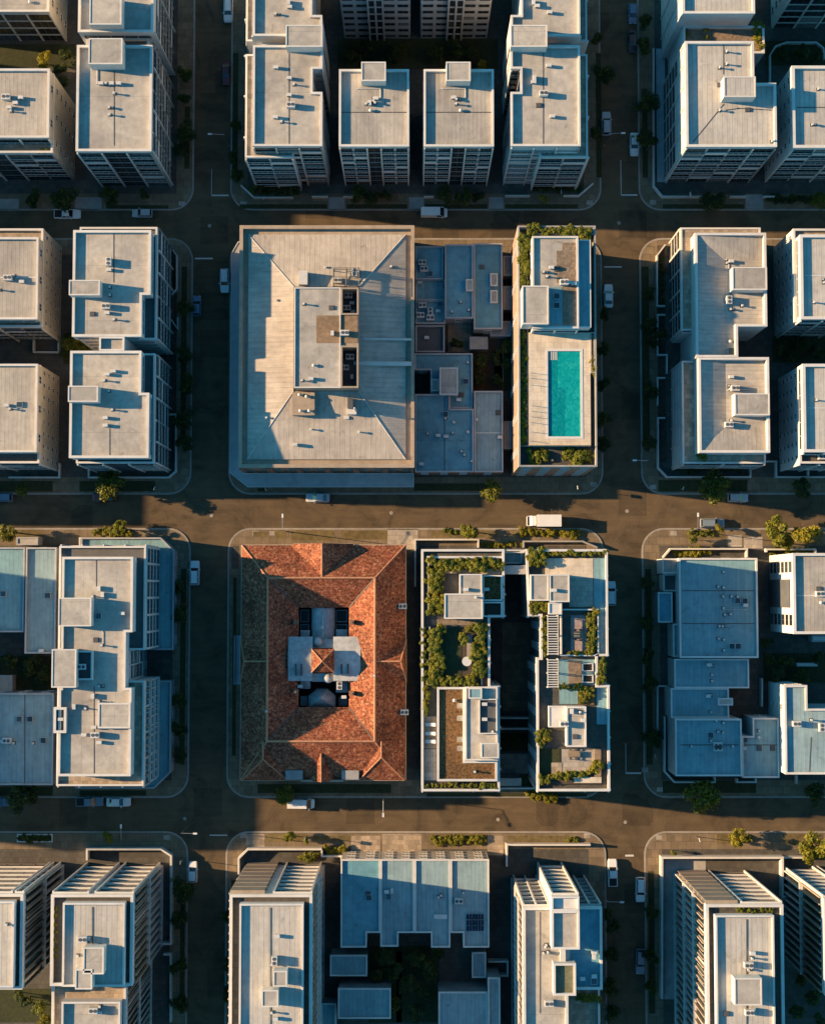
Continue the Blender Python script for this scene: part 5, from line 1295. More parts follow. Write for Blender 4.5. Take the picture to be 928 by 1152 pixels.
gpart(b, G(668, 628, 682, 736), d, d + .06, 'roof_strip', 'roof_shade_blue')
for (x0, y0, x1, y1, h, mt) in ((596.5, 646.5, 616.5, 675.5, 2.6, 'roof_membrane'), (618, 646.5, 640, 677, 2.9, 'roof_membrane'), (617, 678, 631.5, 691, 2.3, 'trim_white')):
    b.vol(G(x0, y0, x1, y1, H + h), d, H + h, 'wall_white', .2, 'trim_white', mt, .2, dflt=None)
vent(b.root, 623, 664, H + 2.95, 'b')
gpart(b, G(597, 677, 616, 692), d, d + .3, 'planting_bed', 'mulch')
def pergola(x0, y0, x1, y1, n):
    r = G(x0, y0, x1, y1, H + 2.4); m = MB()
    for k in range(n):
        y = r[1] + (r[3] - r[1]) * (k + .5) / n; m.box(r[0], r[2], y - .08, y + .08, H + 2.45, H + 2.65)
    m.box(r[0], r[0] + .14, r[1], r[3], H + 2.25, H + 2.45).box(r[2] - .14, r[2], r[1], r[3], H + 2.25, H + 2.45)
    for x in (r[0] + .07, r[2] - .07):
        for y in (r[1] + .1, (r[1] + r[3]) / 2, r[3] - .1): m.box(x - .07, x + .07, y - .07, y + .07, d, H + 2.25)
    b.part(m, 'pergola', 'trim_white')
pergola(615.5, 692, 628, 737, 16); pergola(615.5, 741, 628, 774, 12)
gpart(b, G(610, 693, 614.5, 737), d, d + .3, 'planting_bed', 'mulch')
tr = G(630, 685, 673, 738, H + .5); b.part(MB().ring(rp(tr), .25, d, H + .9), 'parapet', 'trim_white')
gpart(b, G(642, 692, 660, 734), d, d + .05, 'terrace', 'pink_paving'); gpart(b, G(661, 687, 671, 735), d, d + .3, 'planting_bed', 'mulch')
gpart(b, G(629, 742, 670, 771), d, d + .05, 'terrace', 'roof_shade_blue'); gpart(b, G(639, 743, 654, 770), d + .051, d + .09, 'terrace', 'deck_boards')
for y in (746, 759): 
    q_ = G(655, y, 667, y + 9, H + .6); b.part(MB().ring(rp(q_), .15, d, H + .9), 'planter', 'trim_white'); b.part(MB().rbox(shrink(q_, .152), d, H + .45), 'soil', 'mulch')
gpart(b, G(629, 775, 650, 792), d, d + .05, 'terrace', 'roof_shade_blue'); gpart(b, G(651, 773, 668, 793), d, d + .3, 'planting_bed', 'sedum')
gpart(b, G(671, 773, 683.5, 815), d, d + .06, 'roof_strip', 'roof_shade_blue')
b.vol(G(617, 794.5, 636, 818, H + 1.8), d, H + 1.7, 'wall_white', .15, 'trim_white', 'trim_white', .2, dflt=None)
b.vol(G(637, 795, 659, 840, H + 2.9), d, H + 2.7, 'wall_white', .3, 'trim_white', 'roof_membrane', .25, dflt=None)
b.vents(H + 2.7, [(643, 800, 'b'), (652, 801, 'p'), (656, 810, 'b'), (647, 829, 'h'), (634, 814, 'a')])
gpart(b, G(632, 843, 676, 869), d, d + .05, 'terrace', 'pale_paving'); gpart(b, G(605, 842, 630, 872), d, d + .05, 'lawn', 'grass'); gpart(b, G(620, 858, 632, 872), d + .051, d + .1, 'terrace', 'terrace_paving')
gpart(b, G(606, 874, 676, 882), d, d + .4, 'planting_bed', 'mulch'); gpart(b, G(645, 874, 676, 880.5), d + .401, d + .46, 'terrace', 'pool_paving')
q_ = G(668.5, 842, 676, 874, H + .7); b.part(MB().rbox(q_, d + .06, H + .6), 'bench', 'timber')
gpart(b, G(604, 822, 616, 838), d, d + .3, 'planting_bed', 'mulch')
# link bridges and court
lk = (max(p[0] for p in pw) + .02, Y(646, H), min(p[0] for p in pe) - .02, Y(636, H))
b.part(MB().rbox(lk, H - .6, H + .05), 'link_bridge', 'concrete'); l2 = (lk[0], Y(634, 11), lk[2], Y(621, 11)); b.part(MB().rbox(l2, .14, 10.8), 'entrance_wing', 'wall_grey'); b.part(MB().ring(rp(l2), .25, 10.801, 11.3), 'parapet', 'trim_white'); b.part(MB().rbox(shrink(l2, .252), 10.801, 10.86), 'roof', 'roof_shade_blue'); l3 = (lk[0], Y(884, 7), lk[2], Y(876, 7)); b.part(MB().rbox(l3, .14, 6.6), 'garden_pavilion', 'wall_grey'); b.part(MB().rbox(shrink(l3, -.05), 6.602, 6.8), 'roof', 'roof_membrane'); b.part(MB().box(lk[0], lk[2], Y(619.6, zt), Y(618, zt) - .05, H - .3, H + .75), 'entrance_beam', 'trim_white')
for (x0, y0, x1, y1, m, n) in ((563, 824, 603, 845, 'grass', 'lawn'), (563, 848, 603, 870, 'pale_paving', 'paving'), (563, 872, 603, 886, 'grass', 'lawn'), (565, 700, 600, 800, 'footpath_paving', 'paving')): sheet(x0, y0, x1, y1, m, n, .15)
wall_path([(563, 808), (604, 808)], 3.0, .3, 'white wall across the court between the roof garden halves, northern one')
wall_path([(563, 820), (604, 820)], 3.0, .3, 'white wall across the court between the roof garden halves, middle one')
wall_path([(563, 887), (603, 887)], 2.0, .3, 'white wall closing the south end of the court between the roof garden halves')
wall_path([(467, 660), (467, 607), (538, 607), (538, 616)], 1.6, .3, 'pale wall round the yard north west of the roof garden block')
wall_path([(589, 616), (589, 609), (655, 609), (672, 616)], 1.4, .3, 'pale wall along the front bed north east of the roof garden block', mat='concrete')

# ---- right side of the third row
GB = 'low shaded blue grey buildings on the right street in the third row'
b = low('big shaded blue roof with rows of white vents and two skylights', 764, 628, 852, 740, 8.4, 'roof_shade_blue', wall='wall_white', pp=.45, pm='trim_white', t=.3, group=GB,
        vents=[(813, 643.5, 'p'), (807, 660, 'p'), (813, 661, 'p'), (812.5, 671, 'p'), (822, 671, 'p'), (829, 671, 'p'), (813, 684, 'p'), (814.5, 691.5, 'p'), (821, 691, 'p'), (808.5, 704.5, 'p'), (814, 704.5, 't'), (807.5, 718.5, 'p'), (813.5, 719.5, 'p'), (813.5, 731.5, 'p'),
               (829.5, 676, 's'), (837.5, 676, 's'), (838, 681, 'b'), (823, 727, 's'), (830, 727, 's')])
for y in (664.5, 701.5): pipe(b.root, [(767, y), (848, y)], 8.4, .06, 'equipment_dark', 'gutter')
pipe(b.root, [(813, 686), (838, 686)], 8.4, .04)
low('small white annex with a dark recess, north west corner of the big vent dotted roof', 745, 628.5, 763.6, 645, 6.5, 'roof_membrane', wall='wall_white', pp=.3, pm='trim_white', group=GB, win=None)
low('small dark annex below the white corner annex beside the big vent dotted roof', 746, 646, 763.4, 665, 4.5, 'wall_dark', wall='wall_white', pp=.4, pm='trim_white', group=GB, win=None)
low('flat grey annex roof standing out toward the right street, beside the big vent dotted roof', 740, 666.5, 756, 700, 5.5, 'roof_membrane_shade', wall='wall_grey', pp=.3, pm='trim_white', group=GB)
low('narrow white walled annex south of the flat grey annex, right street', 757, 702, 763.4, 739, 6, 'roof_shade_blue', wall='wall_white', pp=.5, pm='trim_white', group=GB, win=None)
low('shaded blue linking roof directly south of the big vent dotted roof', 758.5, 741.5, 842, 774, 7.4, 'roof_shade_blue', wall='wall_white', pp=.3, pm='trim_white', group=GB, vents=[(797, 748, 'b'), (799, 749, 't'), (800, 759, 'p'), (800, 766, 'p')])
b = low('shaded blue roof with one overhanging box vent between the linking roof and the corner block', 754.5, 774.5, 819.5, 807.5, 7.2, 'roof_shade_blue', wall='wall_white', pp=.3, pm='trim_white', group=GB, vents=[(798, 782, 't'), (799, 801, 'p'), (796, 783, 'b')])
b.hous(807.5, 785.5, 824, 793.5, 7.2, .8, name='boxed_skylight', rm='roof_membrane')
b = low('square shaded blue corner block with white rim and a dark roof unit', 759.5, 809, 834, 873, 9, 'roof_shade_blue', wall='wall_white', pp=.5, pm='trim_white', group=GB,
        vents=[(799, 827, 's'), (807, 823, 'p'), (799, 833, 'p'), (806.5, 838, 'a'), (806.5, 841.5, 'a'), (805, 811, 'p'), (813, 813, 'p'), (823.5, 839.5, 'p'), (777, 839.5, 'p'), (812.5, 824, 'p')])
pipe(b.root, [(765, 838), (830, 838)], 9, .05, 'equipment_dark', 'gutter')
z = 8.6
pn = ccw([(X(x, z, 840), Y(y, z)) for x, y in ((847, 808), (876, 808), (876, 875), (834.6, 875), (834.6, 828.5), (847, 828.5))]); pn = [(max(x, X(834, 9.5, 840) + .05), y) for x, y in pn]
b = low('shaded blue notched roof against the east side of the square corner block', 835, 808, 877, 875, 8, 'roof_shade_blue', wall='wall_white', pp=.5, pm='trim_white', group=GB, poly=pn, vents=[(838, 832, 'h'), (853, 822, 'p'), (853, 830, 'd'), (854, 842, 'h'), (869, 842, 'h'), (836, 842, 'b')])
pipe(b.root, [(837, 838), (874, 838)], 8, .05, 'equipment_dark', 'gutter')
wall_path([(746, 627), (754, 617.5), (840, 617.5), (840, 627)], 1.6, .3, 'white wall round the planted front yard north of the big vent dotted roof')
wall_path([(757, 700), (740, 700)], 1.5, .3, 'short white wall south of the flat grey annex')
wall_path([(752, 772), (739.5, 772), (739.5, 828), (748, 836)], 1.4, .25, 'white wall west of the linking roof on the right street')
wall_path([(747.5, 806), (747.5, 868), (758.5, 880), (804, 880), (804, 874)], 1.8, .3, 'white wall with a cut corner round the foot of the square corner block')
wall_path([(829, 876), (829, 880), (850, 880), (850, 876)], 1.8, .3, 'pair of white yard walls south of the notched roof', mat='trim_white')
wall_path([(896, 872), (896, 882)], 1.4, .3, 'short white wall south of the white walled low building on the right edge')
b = Bld('apartment_building', 'white walled ribbed roof block with narrow window slots, right edge, third row', AP, R(892, 622, 1000, 713, 18))
a = R(892, 622.5, 1000, 713, 17.6)
b.vol(a, 0, 17, faces={'w': ('punch', dict(bay=4.9, sh=2.9, ww=2.0, wh=1.8, gap=(1,), fr='steel_dark'))}, rm='roof_ribbed', t=.45, pp=.6)
b.vents(17, [(921, 662.5, 'h'), (921, 668, 'a'), (923, 678, 'd')]); pipe(b.root, [(896, 670), (928, 670)], 17, .04, 'equipment', 'gutter')
b.part(MB().box(a[0] - .25, a[0] - .003, (a[1] + a[3]) / 2 - 2.6, (a[1] + a[3]) / 2 + 2.6, .2, 15.5), 'cladding_panel', 'wall_dark')
b = Bld('apartment_building', 'lower white walled block with a notched grey roof, right edge, third row', AP, R(884, 771, 1000, 871, 12))
a = R(882.5, 771, 1000, 871, 12.5); nt = R(907.5, 771, 1000, 797.5, 12.5)
b.vol([(a[0], a[1]), (a[2], a[1]), (a[2], nt[1]), (nt[0], nt[1]), (nt[0], a[3]), (a[0], a[3])], 0, 12, faces={'w': ('punch', dict(bay=7, ww=1.0, wh=1.0)), 's': ('punch', dict(bay=4))}, rm='roof_shade_pale', t=.35, pp=.5)
b.vents(12, [(895, 814, 'a'), (900, 814, 'p'), (923, 818, 'a'), (927, 818, 'b'), (912, 810, 'p')]); pipe(b.root, [(912, 829), (910, 868)], 12, .1, 'equipment_dark', 'gutter')
wall_path([(857, 763), (857, 795)], 2.0, .25, 'thin white fence wall in the yard east of the linking roof')
low('small pale carport roof in the yard between the two right edge blocks', 896, 746, 919, 749.5, 2.6, 'trim_white', name='carport', cat='carport', group=None, win=None, pp=.05)
low('small white shed against the white walled block on the right edge', 913, 715, 935, 722, 3, 'trim_white', name='shed', cat='shed', group=None, win=None, pp=.05)
wall_path([(862, 621), (862, 618), (917, 618), (917, 622)], 1.6, .3, 'pale yard wall north of the narrow slot windowed block')

# ------------------------------------------------------------------ fourth row
def bottom_block(lbl, frame, roof, H, nst, west=None, east=None, screen=None, ph=(), vents=(), seam=None, lower=None, dz=2.2, grp='tall blocks with stepped sun hoods in the bottom row', span=None, cl='trim_white'):
    zt = H + .7
    fr = R(*frame, zt); b = Bld('apartment_building', lbl, AP, fr, grp)
    W_ = fr[2] - fr[0]
    b.part(MB().prism(rp(fr), 0, H, 0), 'wall', 'wall_white')
    b.part(MB().ring(rp(fr), .45, H + .001, H + .7, 0, .05), 'parapet', 'trim_white')
    b.part(MB().rbox(shrink(fr, .452), H + .002, H + .05), 'roof_terrace', 'dark_paving')
    rf = R(*roof, H + 2.0)
    b.part(MB().rbox(rf, H + .052, H + 1.4), 'penthouse', 'wall_white')
    b.part(MB().ring(rp(rf), .3, H + 1.402, H + 1.95, 0, .03), 'parapet', 'trim_white'); b.part(MB().rbox(shrink(rf, .303), H + 1.402, H + 1.45), 'roof', 'roof_pale' if W_ > 13 else 'roof_membrane')
    p = rp(fr)
    # north front: hoods on one part, screens on the other, a dark slot between
    y = fr[3]
    s0, s1 = span or (.45, .52)
    nm = (lambda t: fr[2] - W_ * t)   # north face runs from east to west
    for (t0, t1, st) in ((0, 1 - s1, 'shelf' if screen != 'e' else 'screen'), (1 - s0, 1, 'shelf' if screen != 'w' else 'screen')):
        q0, q1 = (nm(t0), y), (nm(t1), y)
        if st == 'shelf': b.face(q0, q1, 0, H, 'shelf', sh=H / nst, depth=.36, cols=(0, 1))
        else: b.face(q0, q1, 0, H, 'screen', sh=H / nst)
    b.face((nm(1 - s1), y), (nm(1 - s0), y), 0, H, 'bal', bay=2, depth=.3, cols=())
    for side, e in (('w', (p[3], p[0])), ('e', (p[1], p[2]))):
        v = west if side == 'w' else east
        if v: b.face(e[0], e[1], 0, H - .2, 'fins', tiers=v, sp=1.35, proud=.42, colm='trim_white' if side == 'e' else 'trim_white')
        else: b.face(e[0], e[1], 0, H - .2, 'rib')
    for h in ph: b.hous(*h, H + 1.45, 2.4)
    b.vents(H + 1.45, vents)
    if seam: pipe(b.root, [(seam, roof[1] + 4), (seam, roof[3] - 3)], H + 1.45, .03, 'equipment_dark', 'gutter')
    return b, fr, rf
H4 = 27.0
b, fr, rf = bottom_block('tall block with stepped sun hoods on the left photo edge in the bottom row', (-80, 1006, 25.6, 1113), (-80, 1014.5, 15.6, 1111), H4, 7, east=2, vents=[(8, 1040, 'p')], span=(.88, .9))
b, fr, rf = bottom_block('tall block with sun hoods either side of a slot, second from left, bottom row', (57.4, 1006.5, 149.5, 1109), (70.6, 1016, 140, 1110), H4, 7, east=2,
    ph=((94, 1066, 117, 1096), (85, 1090.5, 104, 1113)), vents=[(94, 1056, 'a'), (99, 1056, 'b'), (98, 1060, 'p'), (88, 1075, 'p')], seam=104.5)
f2 = R(57.5, 1108, 140, 1230, H4 - 2); f2 = (f2[0], f2[1], R(0, 1100, 141, 1200, H4 - 2)[2], fr[1] - .02)
b.vol(f2, 0, H4 - 3, rm='terrace_paving', faces={'e': ('fins', dict(tiers=2, sp=1.35))}, t=.4)
r2 = R(69.5, 1127, 139, 1230, H4 - .5); b.vol((r2[0], f2[1] + .5, r2[2] - .6, r2[3]), H4 - 2.94, H4 - 1, faces={}, dflt=None, t=.3)
b.vents(H4 - 1, [(106, 1136, 'a'), (112, 1139, 'b'), (113, 1132, 'p')]); 
wall_path([(98, 968), (98, 955.5), (181, 955.5), (192.5, 963), (192.5, 1062), (183, 1062)], 2.0, .35, 'white podium wall north east of the slotted sun hood block, bottom row left')
wall_path([(184, 1074), (192, 1074), (192, 1150)], 1.6, .3, 'white wall beside the finned east front lower down the left street')
b, fr, rf = bottom_block('tall block with brown screens and sun hoods, bottom row, right of the left street', (258, 1006.5, 350.7, 1230), (269, 1017, 341, 1230), H4, 8, east=3, west=2, screen='w', span=(.42, .52),
    ph=((307.6, 1092.5, 323, 1110), (294.5, 1114, 313, 1133)), vents=[(312, 1053, 'b'), (309, 1080, 'a'), (308, 1085, 't'), (306, 1139, 'p'), (310, 1146, 'b')], seam=304.5)
wall_path([(268.5, 984), (268.5, 966), (279, 955.5), (362, 955.5)], 2.0, .35, 'white walled front yard with a cut corner north of the brown screened block')
wall_path([(362, 956), (362, 963.5), (384, 963.5), (384, 968)], 1.8, .3, 'white wall linking the brown screened block to the row of low roofs')
GL4 = 'row of low shaded blue roofs in the bottom row'
zz = 8.9
def lowL(lbl, xs, y0, ymid, ylow, split, side, **k):
    x0, x1 = xs
    pts = [(x0, y0), (x1, y0), (x1, ymid), (split, ymid), (split, ylow), (x0, ylow)] if side == 'w' else [(x0, y0), (x1, y0), (x1, ylow), (split, ylow), (split, ymid), (x0, ymid)]
    return low(lbl, x0, y0, x1, ylow, 8.4, group=GL4, poly=ccw([(X(x, zz, 1010), Y(y, zz)) for x, y in pts]), pp=.4, pm='trim_white', wall='wall_cream', **k)
lowL('low roof unit at the west end of the blue roof row, with a small skylight', (383.5, 427.6), 967, 1049.5, 1066, 412.5, 'w', rm='roof_membrane_shade', vents=[(415, 1010, 's'), (414, 1006, 'h')])
lowL('low roof second from the west in the blue roof row, with pale vents', (428.2, 466), 967, 1049.5, 1065, 448, 'w', rm='roof_shade_pale', vents=[(435, 1003, 'b'), (441, 1002, 'b'), (437, 1009, 's')])
lowL('low roof third from the west in the blue roof row, one long skylight', (466.6, 506.3), 967, 1049.5, 1066, 485, 'e', rm='roof_shade_pale', vents=[(495, 1009, 't'), (496, 1007, 'p')])
b = lowL('low roof at the east end of the blue roof row, six solar panels', (507, 550), 967, 1049.5, 1066, 521, 'e', rm='roof_shade_pale', vents=[(516, 1013, 'a'), (521, 1004, 'p')])
for i in range(2):
    for j in range(3):
        r = R(524.5 + i * 10, 1028.5 + j * 6.6, 534 + i * 10, 1034.4 + j * 6.6, 8.8); m = MB(); m.quad([(r[0], r[1], 8.6), (r[2], r[1], 8.6), (r[2], r[3], 8.85), (r[0], r[3], 8.85)]); m.quad([(r[0], r[1], 8.56), (r[0], r[3], 8.81), (r[2], r[3], 8.81), (r[2], r[1], 8.56)])
        for k in range(1, 3):
            t = k / 3; m.quad([(r[0] + (r[2] - r[0]) * t - .02, r[1], 8.606), (r[0] + (r[2] - r[0]) * t + .02, r[1], 8.606), (r[0] + (r[2] - r[0]) * t + .02, r[3], 8.856), (r[0] + (r[2] - r[0]) * t - .02, r[3], 8.856)], 1)
        b.part(m, 'solar_panel', ['solar_cell', 'steel'])
r = R(488, 1029, 503, 1034, 8.8); b.part(MB().rbox(r, 8.462, 8.75), 'skylight_panel', 'trim_white')
for (lbl, x0, y0, x1, y1, h, g) in (('low rectangular shaded blue shed roof behind the west end of the blue roof row', 371.5, 1074.5, 413, 1098, 5, 1), ('square shaded roof with white rim and dark eaves south of the shed roofs, bottom row', 380.5, 1112, 439.5, 1146, 6.5, 1),
        ('narrow pale shed at the bottom edge right of the brown screened block', 361.5, 1129, 378, 1200, 4, 1), ('wide shaded roof at the bottom edge below the solar panels', 493.5, 1116, 548, 1200, 7, 1),
        ('small upright lean-to roof below the solar panels', 531, 1071.5, 546.5, 1100, 4, 1), ('narrow white rimmed roof at the bottom edge west of the green roofed tower', 549, 1100, 562.5, 1200, 8, 1)):
    low(lbl, x0, y0, x1, y1, h, 'roof_shade_blue' if x0 < 480 else 'roof_shade_pale', group='rear roofs in the bottom row', pp=.3, pm='trim_white', win=None)
wall_path([(549, 1082), (571, 1082), (571, 1098), (560, 1098)], 2.2, .3, 'white yard wall between the lean-to roof and the green roofed tower')

# block with three stepped bays and a green square roof
H = 26.0
a = R(595.5, 1021, 677.5, 1114, H + .7); fx = R(570, 1010, 600, 1040, H + .7)
b = Bld('apartment_building', 'tall pale tower with three louvred bays and a small square green roof, bottom row', AP, a, 'tall blocks with stepped sun hoods in the bottom row')
x0, x1, y0, y1 = R(588.5, 1021, 677.5, 1230, H + .7)[0], a[2], a[1], a[3]
b.vol((x0, R(0, 1100, 10, 1230, H)[1], x1 - 6.0, y1), 0, H, rm='roof_membrane', faces={'w': ('fins', dict(tiers=3, sp=1.3)), 'n': None}, t=.45)
b.vol((x1 - 5.98, y0, x1, y1 - .01), 0, H - .4, rm='roof_membrane_shade', faces={'e': ('fins', dict(tiers=2, sp=1.3)), 'n': None}, t=.4)
bx = R(620.3, 1008.5, 651.5, 1068, H + 3.4)
b.vol((bx[0], bx[1], bx[2], y1 - .02), H + .052, H + 2.8, rm='roof_membrane', faces={}, dflt=None, t=.35, pp=.6)
b.part(MB().rbox((bx[0], y1 + .003, bx[2], bx[3]), 0, H + 2.8), 'bay_tower', 'wall_white'); b.part(MB().ring(rp((bx[0], y1 + .003, bx[2], bx[3])), .3, H + 2.802, H + 3.4), 'parapet', 'trim_white')
b.face((bx[2], bx[3]), (bx[0], bx[3]), 0, H + 2.5, 'shelf', sh=3.4, depth=.38, cols=(0, 1))
b.face((bx[0] - .02, y1), (x0, y1), 0, H, 'shelf', sh=3.4, depth=.42, cols=(0, .5, 1))
b.face((x1, y1), (bx[2] + .02, y1), 0, H - .4, 'shelf', sh=3.4, depth=.42, cols=(0, .5, 1), edge='trim_grey')
gq = R(622.5, 1084, 647.5, 1120, H + 2.6); b.part(MB().prism(rp(gq), H + .053, H + 2.0), 'roof_hut', 'wall_white'); b.part(MB().ring(rp(gq), .35, H + 2.002, H + 2.6, 0, .03), 'parapet', 'trim_white'); b.part(MB().rbox(shrink(gq, .352), H + 2.002, H + 2.06), 'planted_roof', 'gravel_olive')
b.part(MB().rbox(R(630, 1068.5, 636, 1084, H + 1.2), H + .054, H + 1.2), 'roof_stair', 'wall_white')
b.vents(H, [(613, 1065, 'p'), (616, 1063, 't'), (611, 1072, 'p'), (616, 1071, 'p'), (655, 1101, 'b'), (668, 1098, 'b'), (668, 1104, 's'), (668, 1071, 'b'), (668, 1076, 'b'), (617, 1128, 'a'), (640, 1046, 'h')])
pipe(b.root, [(607.5, 1026), (607.5, 1140)], H, .03, 'equipment_dark', 'gutter')
ter = R(632, 1116, 675, 1230, H - 4); b.vol((x1 - 5.96, ter[1], ter[2], y0 - .02), 0, H - 5, rm='terrace_paving', t=.3, faces={'e': ('fins', dict(tiers=2, sp=1.3)), 'n': None})
wall_path([(570, 975), (570, 950), (578, 950.5), (664, 950.5)], 1.8, .35, 'pale wall along the front yard north of the green roofed tower')
b, fr, rf = bottom_block('tall white framed block with a brown screened bay, bottom row, right of the right street', (795, 1017.7, 881.8, 1230), (805.5, 1030, 871.4, 1230), H4 + 1, 8, west=3, east=2, screen='w', span=(.42, .46),
    ph=((826, 1100.5, 856.6, 1131),), vents=[(846, 1072, 'b'), (845, 1078, 'p'), (841, 1085, 'a'), (843, 1091, 't'), (842, 1138, 'a'), (846, 1136, 'b'), (817, 1141, 'h')], seam=839.5)
sheet(746, 967, 794, 1124, 'concrete', 'paving', .15)
wall_path([(744.5, 1124), (744.5, 965), (880, 965), (880, 1009), (893, 1009)], 2.2, .4, 'long white framed wall round the podium of the white framed block in the bottom right')
wall_path([(880, 965), (909, 965)], 1.6, .3, 'white wall end near the large tree in the bottom right corner')
b, fr, rf = bottom_block('tall finned white block cut by the right photo edge in the bottom row', (927, 1011, 1010, 1120), (938, 1020, 1005, 1110), H4, 8, west=2, span=(.45, .5))
# ------------------------------------------------------------------ trees
GST = 'street trees on the verges'
def T_(px, py, r, label, kind='dark', group=GST, **k): return tree(px, py, r, label, kind, group=group, **k)
T_(51, 67, 9, 'bright bushy tree in the yard between the top left cream blocks', 'bright', None)
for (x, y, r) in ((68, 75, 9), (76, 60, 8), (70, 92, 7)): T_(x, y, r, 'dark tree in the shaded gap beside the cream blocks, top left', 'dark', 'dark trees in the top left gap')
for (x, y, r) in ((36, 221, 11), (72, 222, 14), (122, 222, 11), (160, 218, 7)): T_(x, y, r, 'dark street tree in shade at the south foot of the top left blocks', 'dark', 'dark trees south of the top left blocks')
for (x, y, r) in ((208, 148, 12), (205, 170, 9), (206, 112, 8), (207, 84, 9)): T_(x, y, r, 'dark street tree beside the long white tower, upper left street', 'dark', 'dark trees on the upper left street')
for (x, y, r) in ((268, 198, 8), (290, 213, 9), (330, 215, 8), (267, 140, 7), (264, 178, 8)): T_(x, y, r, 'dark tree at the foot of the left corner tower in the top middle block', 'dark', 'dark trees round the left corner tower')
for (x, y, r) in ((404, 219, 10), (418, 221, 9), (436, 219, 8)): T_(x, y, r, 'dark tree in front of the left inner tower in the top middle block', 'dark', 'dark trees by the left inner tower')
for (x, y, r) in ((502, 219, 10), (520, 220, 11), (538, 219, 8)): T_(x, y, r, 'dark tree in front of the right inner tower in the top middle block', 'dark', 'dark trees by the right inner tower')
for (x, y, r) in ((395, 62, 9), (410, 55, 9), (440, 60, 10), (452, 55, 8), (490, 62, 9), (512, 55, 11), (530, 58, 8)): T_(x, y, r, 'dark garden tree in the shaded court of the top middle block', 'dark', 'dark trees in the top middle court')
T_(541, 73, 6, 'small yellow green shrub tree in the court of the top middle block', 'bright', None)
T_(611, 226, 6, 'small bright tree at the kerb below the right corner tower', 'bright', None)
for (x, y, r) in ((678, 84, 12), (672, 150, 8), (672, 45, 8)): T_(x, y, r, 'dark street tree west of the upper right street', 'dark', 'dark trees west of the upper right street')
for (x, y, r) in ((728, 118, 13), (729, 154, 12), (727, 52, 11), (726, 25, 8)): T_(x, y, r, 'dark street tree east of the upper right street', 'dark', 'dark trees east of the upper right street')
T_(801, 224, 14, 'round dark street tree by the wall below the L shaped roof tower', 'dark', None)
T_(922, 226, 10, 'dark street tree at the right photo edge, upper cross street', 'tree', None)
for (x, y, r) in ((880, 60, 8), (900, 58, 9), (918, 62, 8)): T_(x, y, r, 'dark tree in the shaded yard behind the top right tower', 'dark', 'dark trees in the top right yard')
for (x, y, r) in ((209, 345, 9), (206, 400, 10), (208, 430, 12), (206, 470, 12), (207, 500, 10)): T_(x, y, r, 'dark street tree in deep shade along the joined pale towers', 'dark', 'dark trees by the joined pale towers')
for (x, y, r, k) in ((78, 386, 9, 'tree'), (91, 388, 10, 'bright'), (104, 392, 8, 'tree'), (74, 400, 8, 'dark')): T_(x, y, r, 'leafy garden tree in the gap between the joined pale towers and the cream blocks', k, 'garden trees left of the joined pale towers')
T_(126, 547, 16, 'large half sunlit street tree south of the joined pale towers', 'tree', None)
T_(25, 551, 8, 'small street tree south of the lower left edge cream block', 'tree', None)
T_(552, 552, 12, 'street tree with a sunlit tip south of the low shops', 'tree', None)
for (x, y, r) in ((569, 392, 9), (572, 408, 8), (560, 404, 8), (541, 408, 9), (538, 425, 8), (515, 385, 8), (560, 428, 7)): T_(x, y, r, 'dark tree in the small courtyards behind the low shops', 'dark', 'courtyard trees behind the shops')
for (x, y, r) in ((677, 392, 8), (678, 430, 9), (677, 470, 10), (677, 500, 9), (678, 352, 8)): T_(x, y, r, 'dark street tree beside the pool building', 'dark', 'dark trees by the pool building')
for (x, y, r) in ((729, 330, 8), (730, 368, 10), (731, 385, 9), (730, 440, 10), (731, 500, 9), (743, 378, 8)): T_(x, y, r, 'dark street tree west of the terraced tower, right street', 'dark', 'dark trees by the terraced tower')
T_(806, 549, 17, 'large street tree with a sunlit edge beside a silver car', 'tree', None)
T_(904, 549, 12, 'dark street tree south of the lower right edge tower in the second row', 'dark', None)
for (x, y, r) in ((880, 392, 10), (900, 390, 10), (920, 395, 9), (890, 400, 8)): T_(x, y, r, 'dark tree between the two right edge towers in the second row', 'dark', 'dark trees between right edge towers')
T_(9, 598, 10, 'round sunlit tree at the left photo edge on the middle street', 'tree', None)
T_(135, 594, 8, 'small upright sunlit tree in the hedge north of the tall finned building', 'bright', None)
T_(809, 592, 6, 'slim sunlit tree on the verge beside the dark grey car', 'bright', None)
T_(757 + 22, 606, 5, 'small shrub tree on the verge north west of the big vent dotted roof', 'tree', None)
T_(876, 597, 14, 'left crown of a big bright tree pair on the sunny verge, right side', 'bright', None)
T_(901, 596, 16.5, 'right crown of a big bright tree pair on the sunny verge, right side', 'bright', None)
T_(884, 610, 8, 'small bright tree in front of the big pair on the sunny verge', 'bright', None)
T_(528, 597, 9, 'bright bushy tree on the verge north of the roof garden block', 'bright', None)
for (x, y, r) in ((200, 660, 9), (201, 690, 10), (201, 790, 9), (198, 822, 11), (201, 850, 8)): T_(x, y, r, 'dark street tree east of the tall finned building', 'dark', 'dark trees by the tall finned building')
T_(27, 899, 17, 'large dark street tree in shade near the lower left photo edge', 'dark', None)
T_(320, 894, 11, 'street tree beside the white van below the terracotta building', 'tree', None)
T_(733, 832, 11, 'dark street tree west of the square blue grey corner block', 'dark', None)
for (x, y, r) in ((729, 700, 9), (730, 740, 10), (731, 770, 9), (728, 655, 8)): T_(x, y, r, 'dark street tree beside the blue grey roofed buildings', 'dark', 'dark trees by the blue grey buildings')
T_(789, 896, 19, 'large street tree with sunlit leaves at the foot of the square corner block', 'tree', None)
T_(918, 893, 12, 'dark street tree near the right photo edge on the lower cross street', 'dark', None)
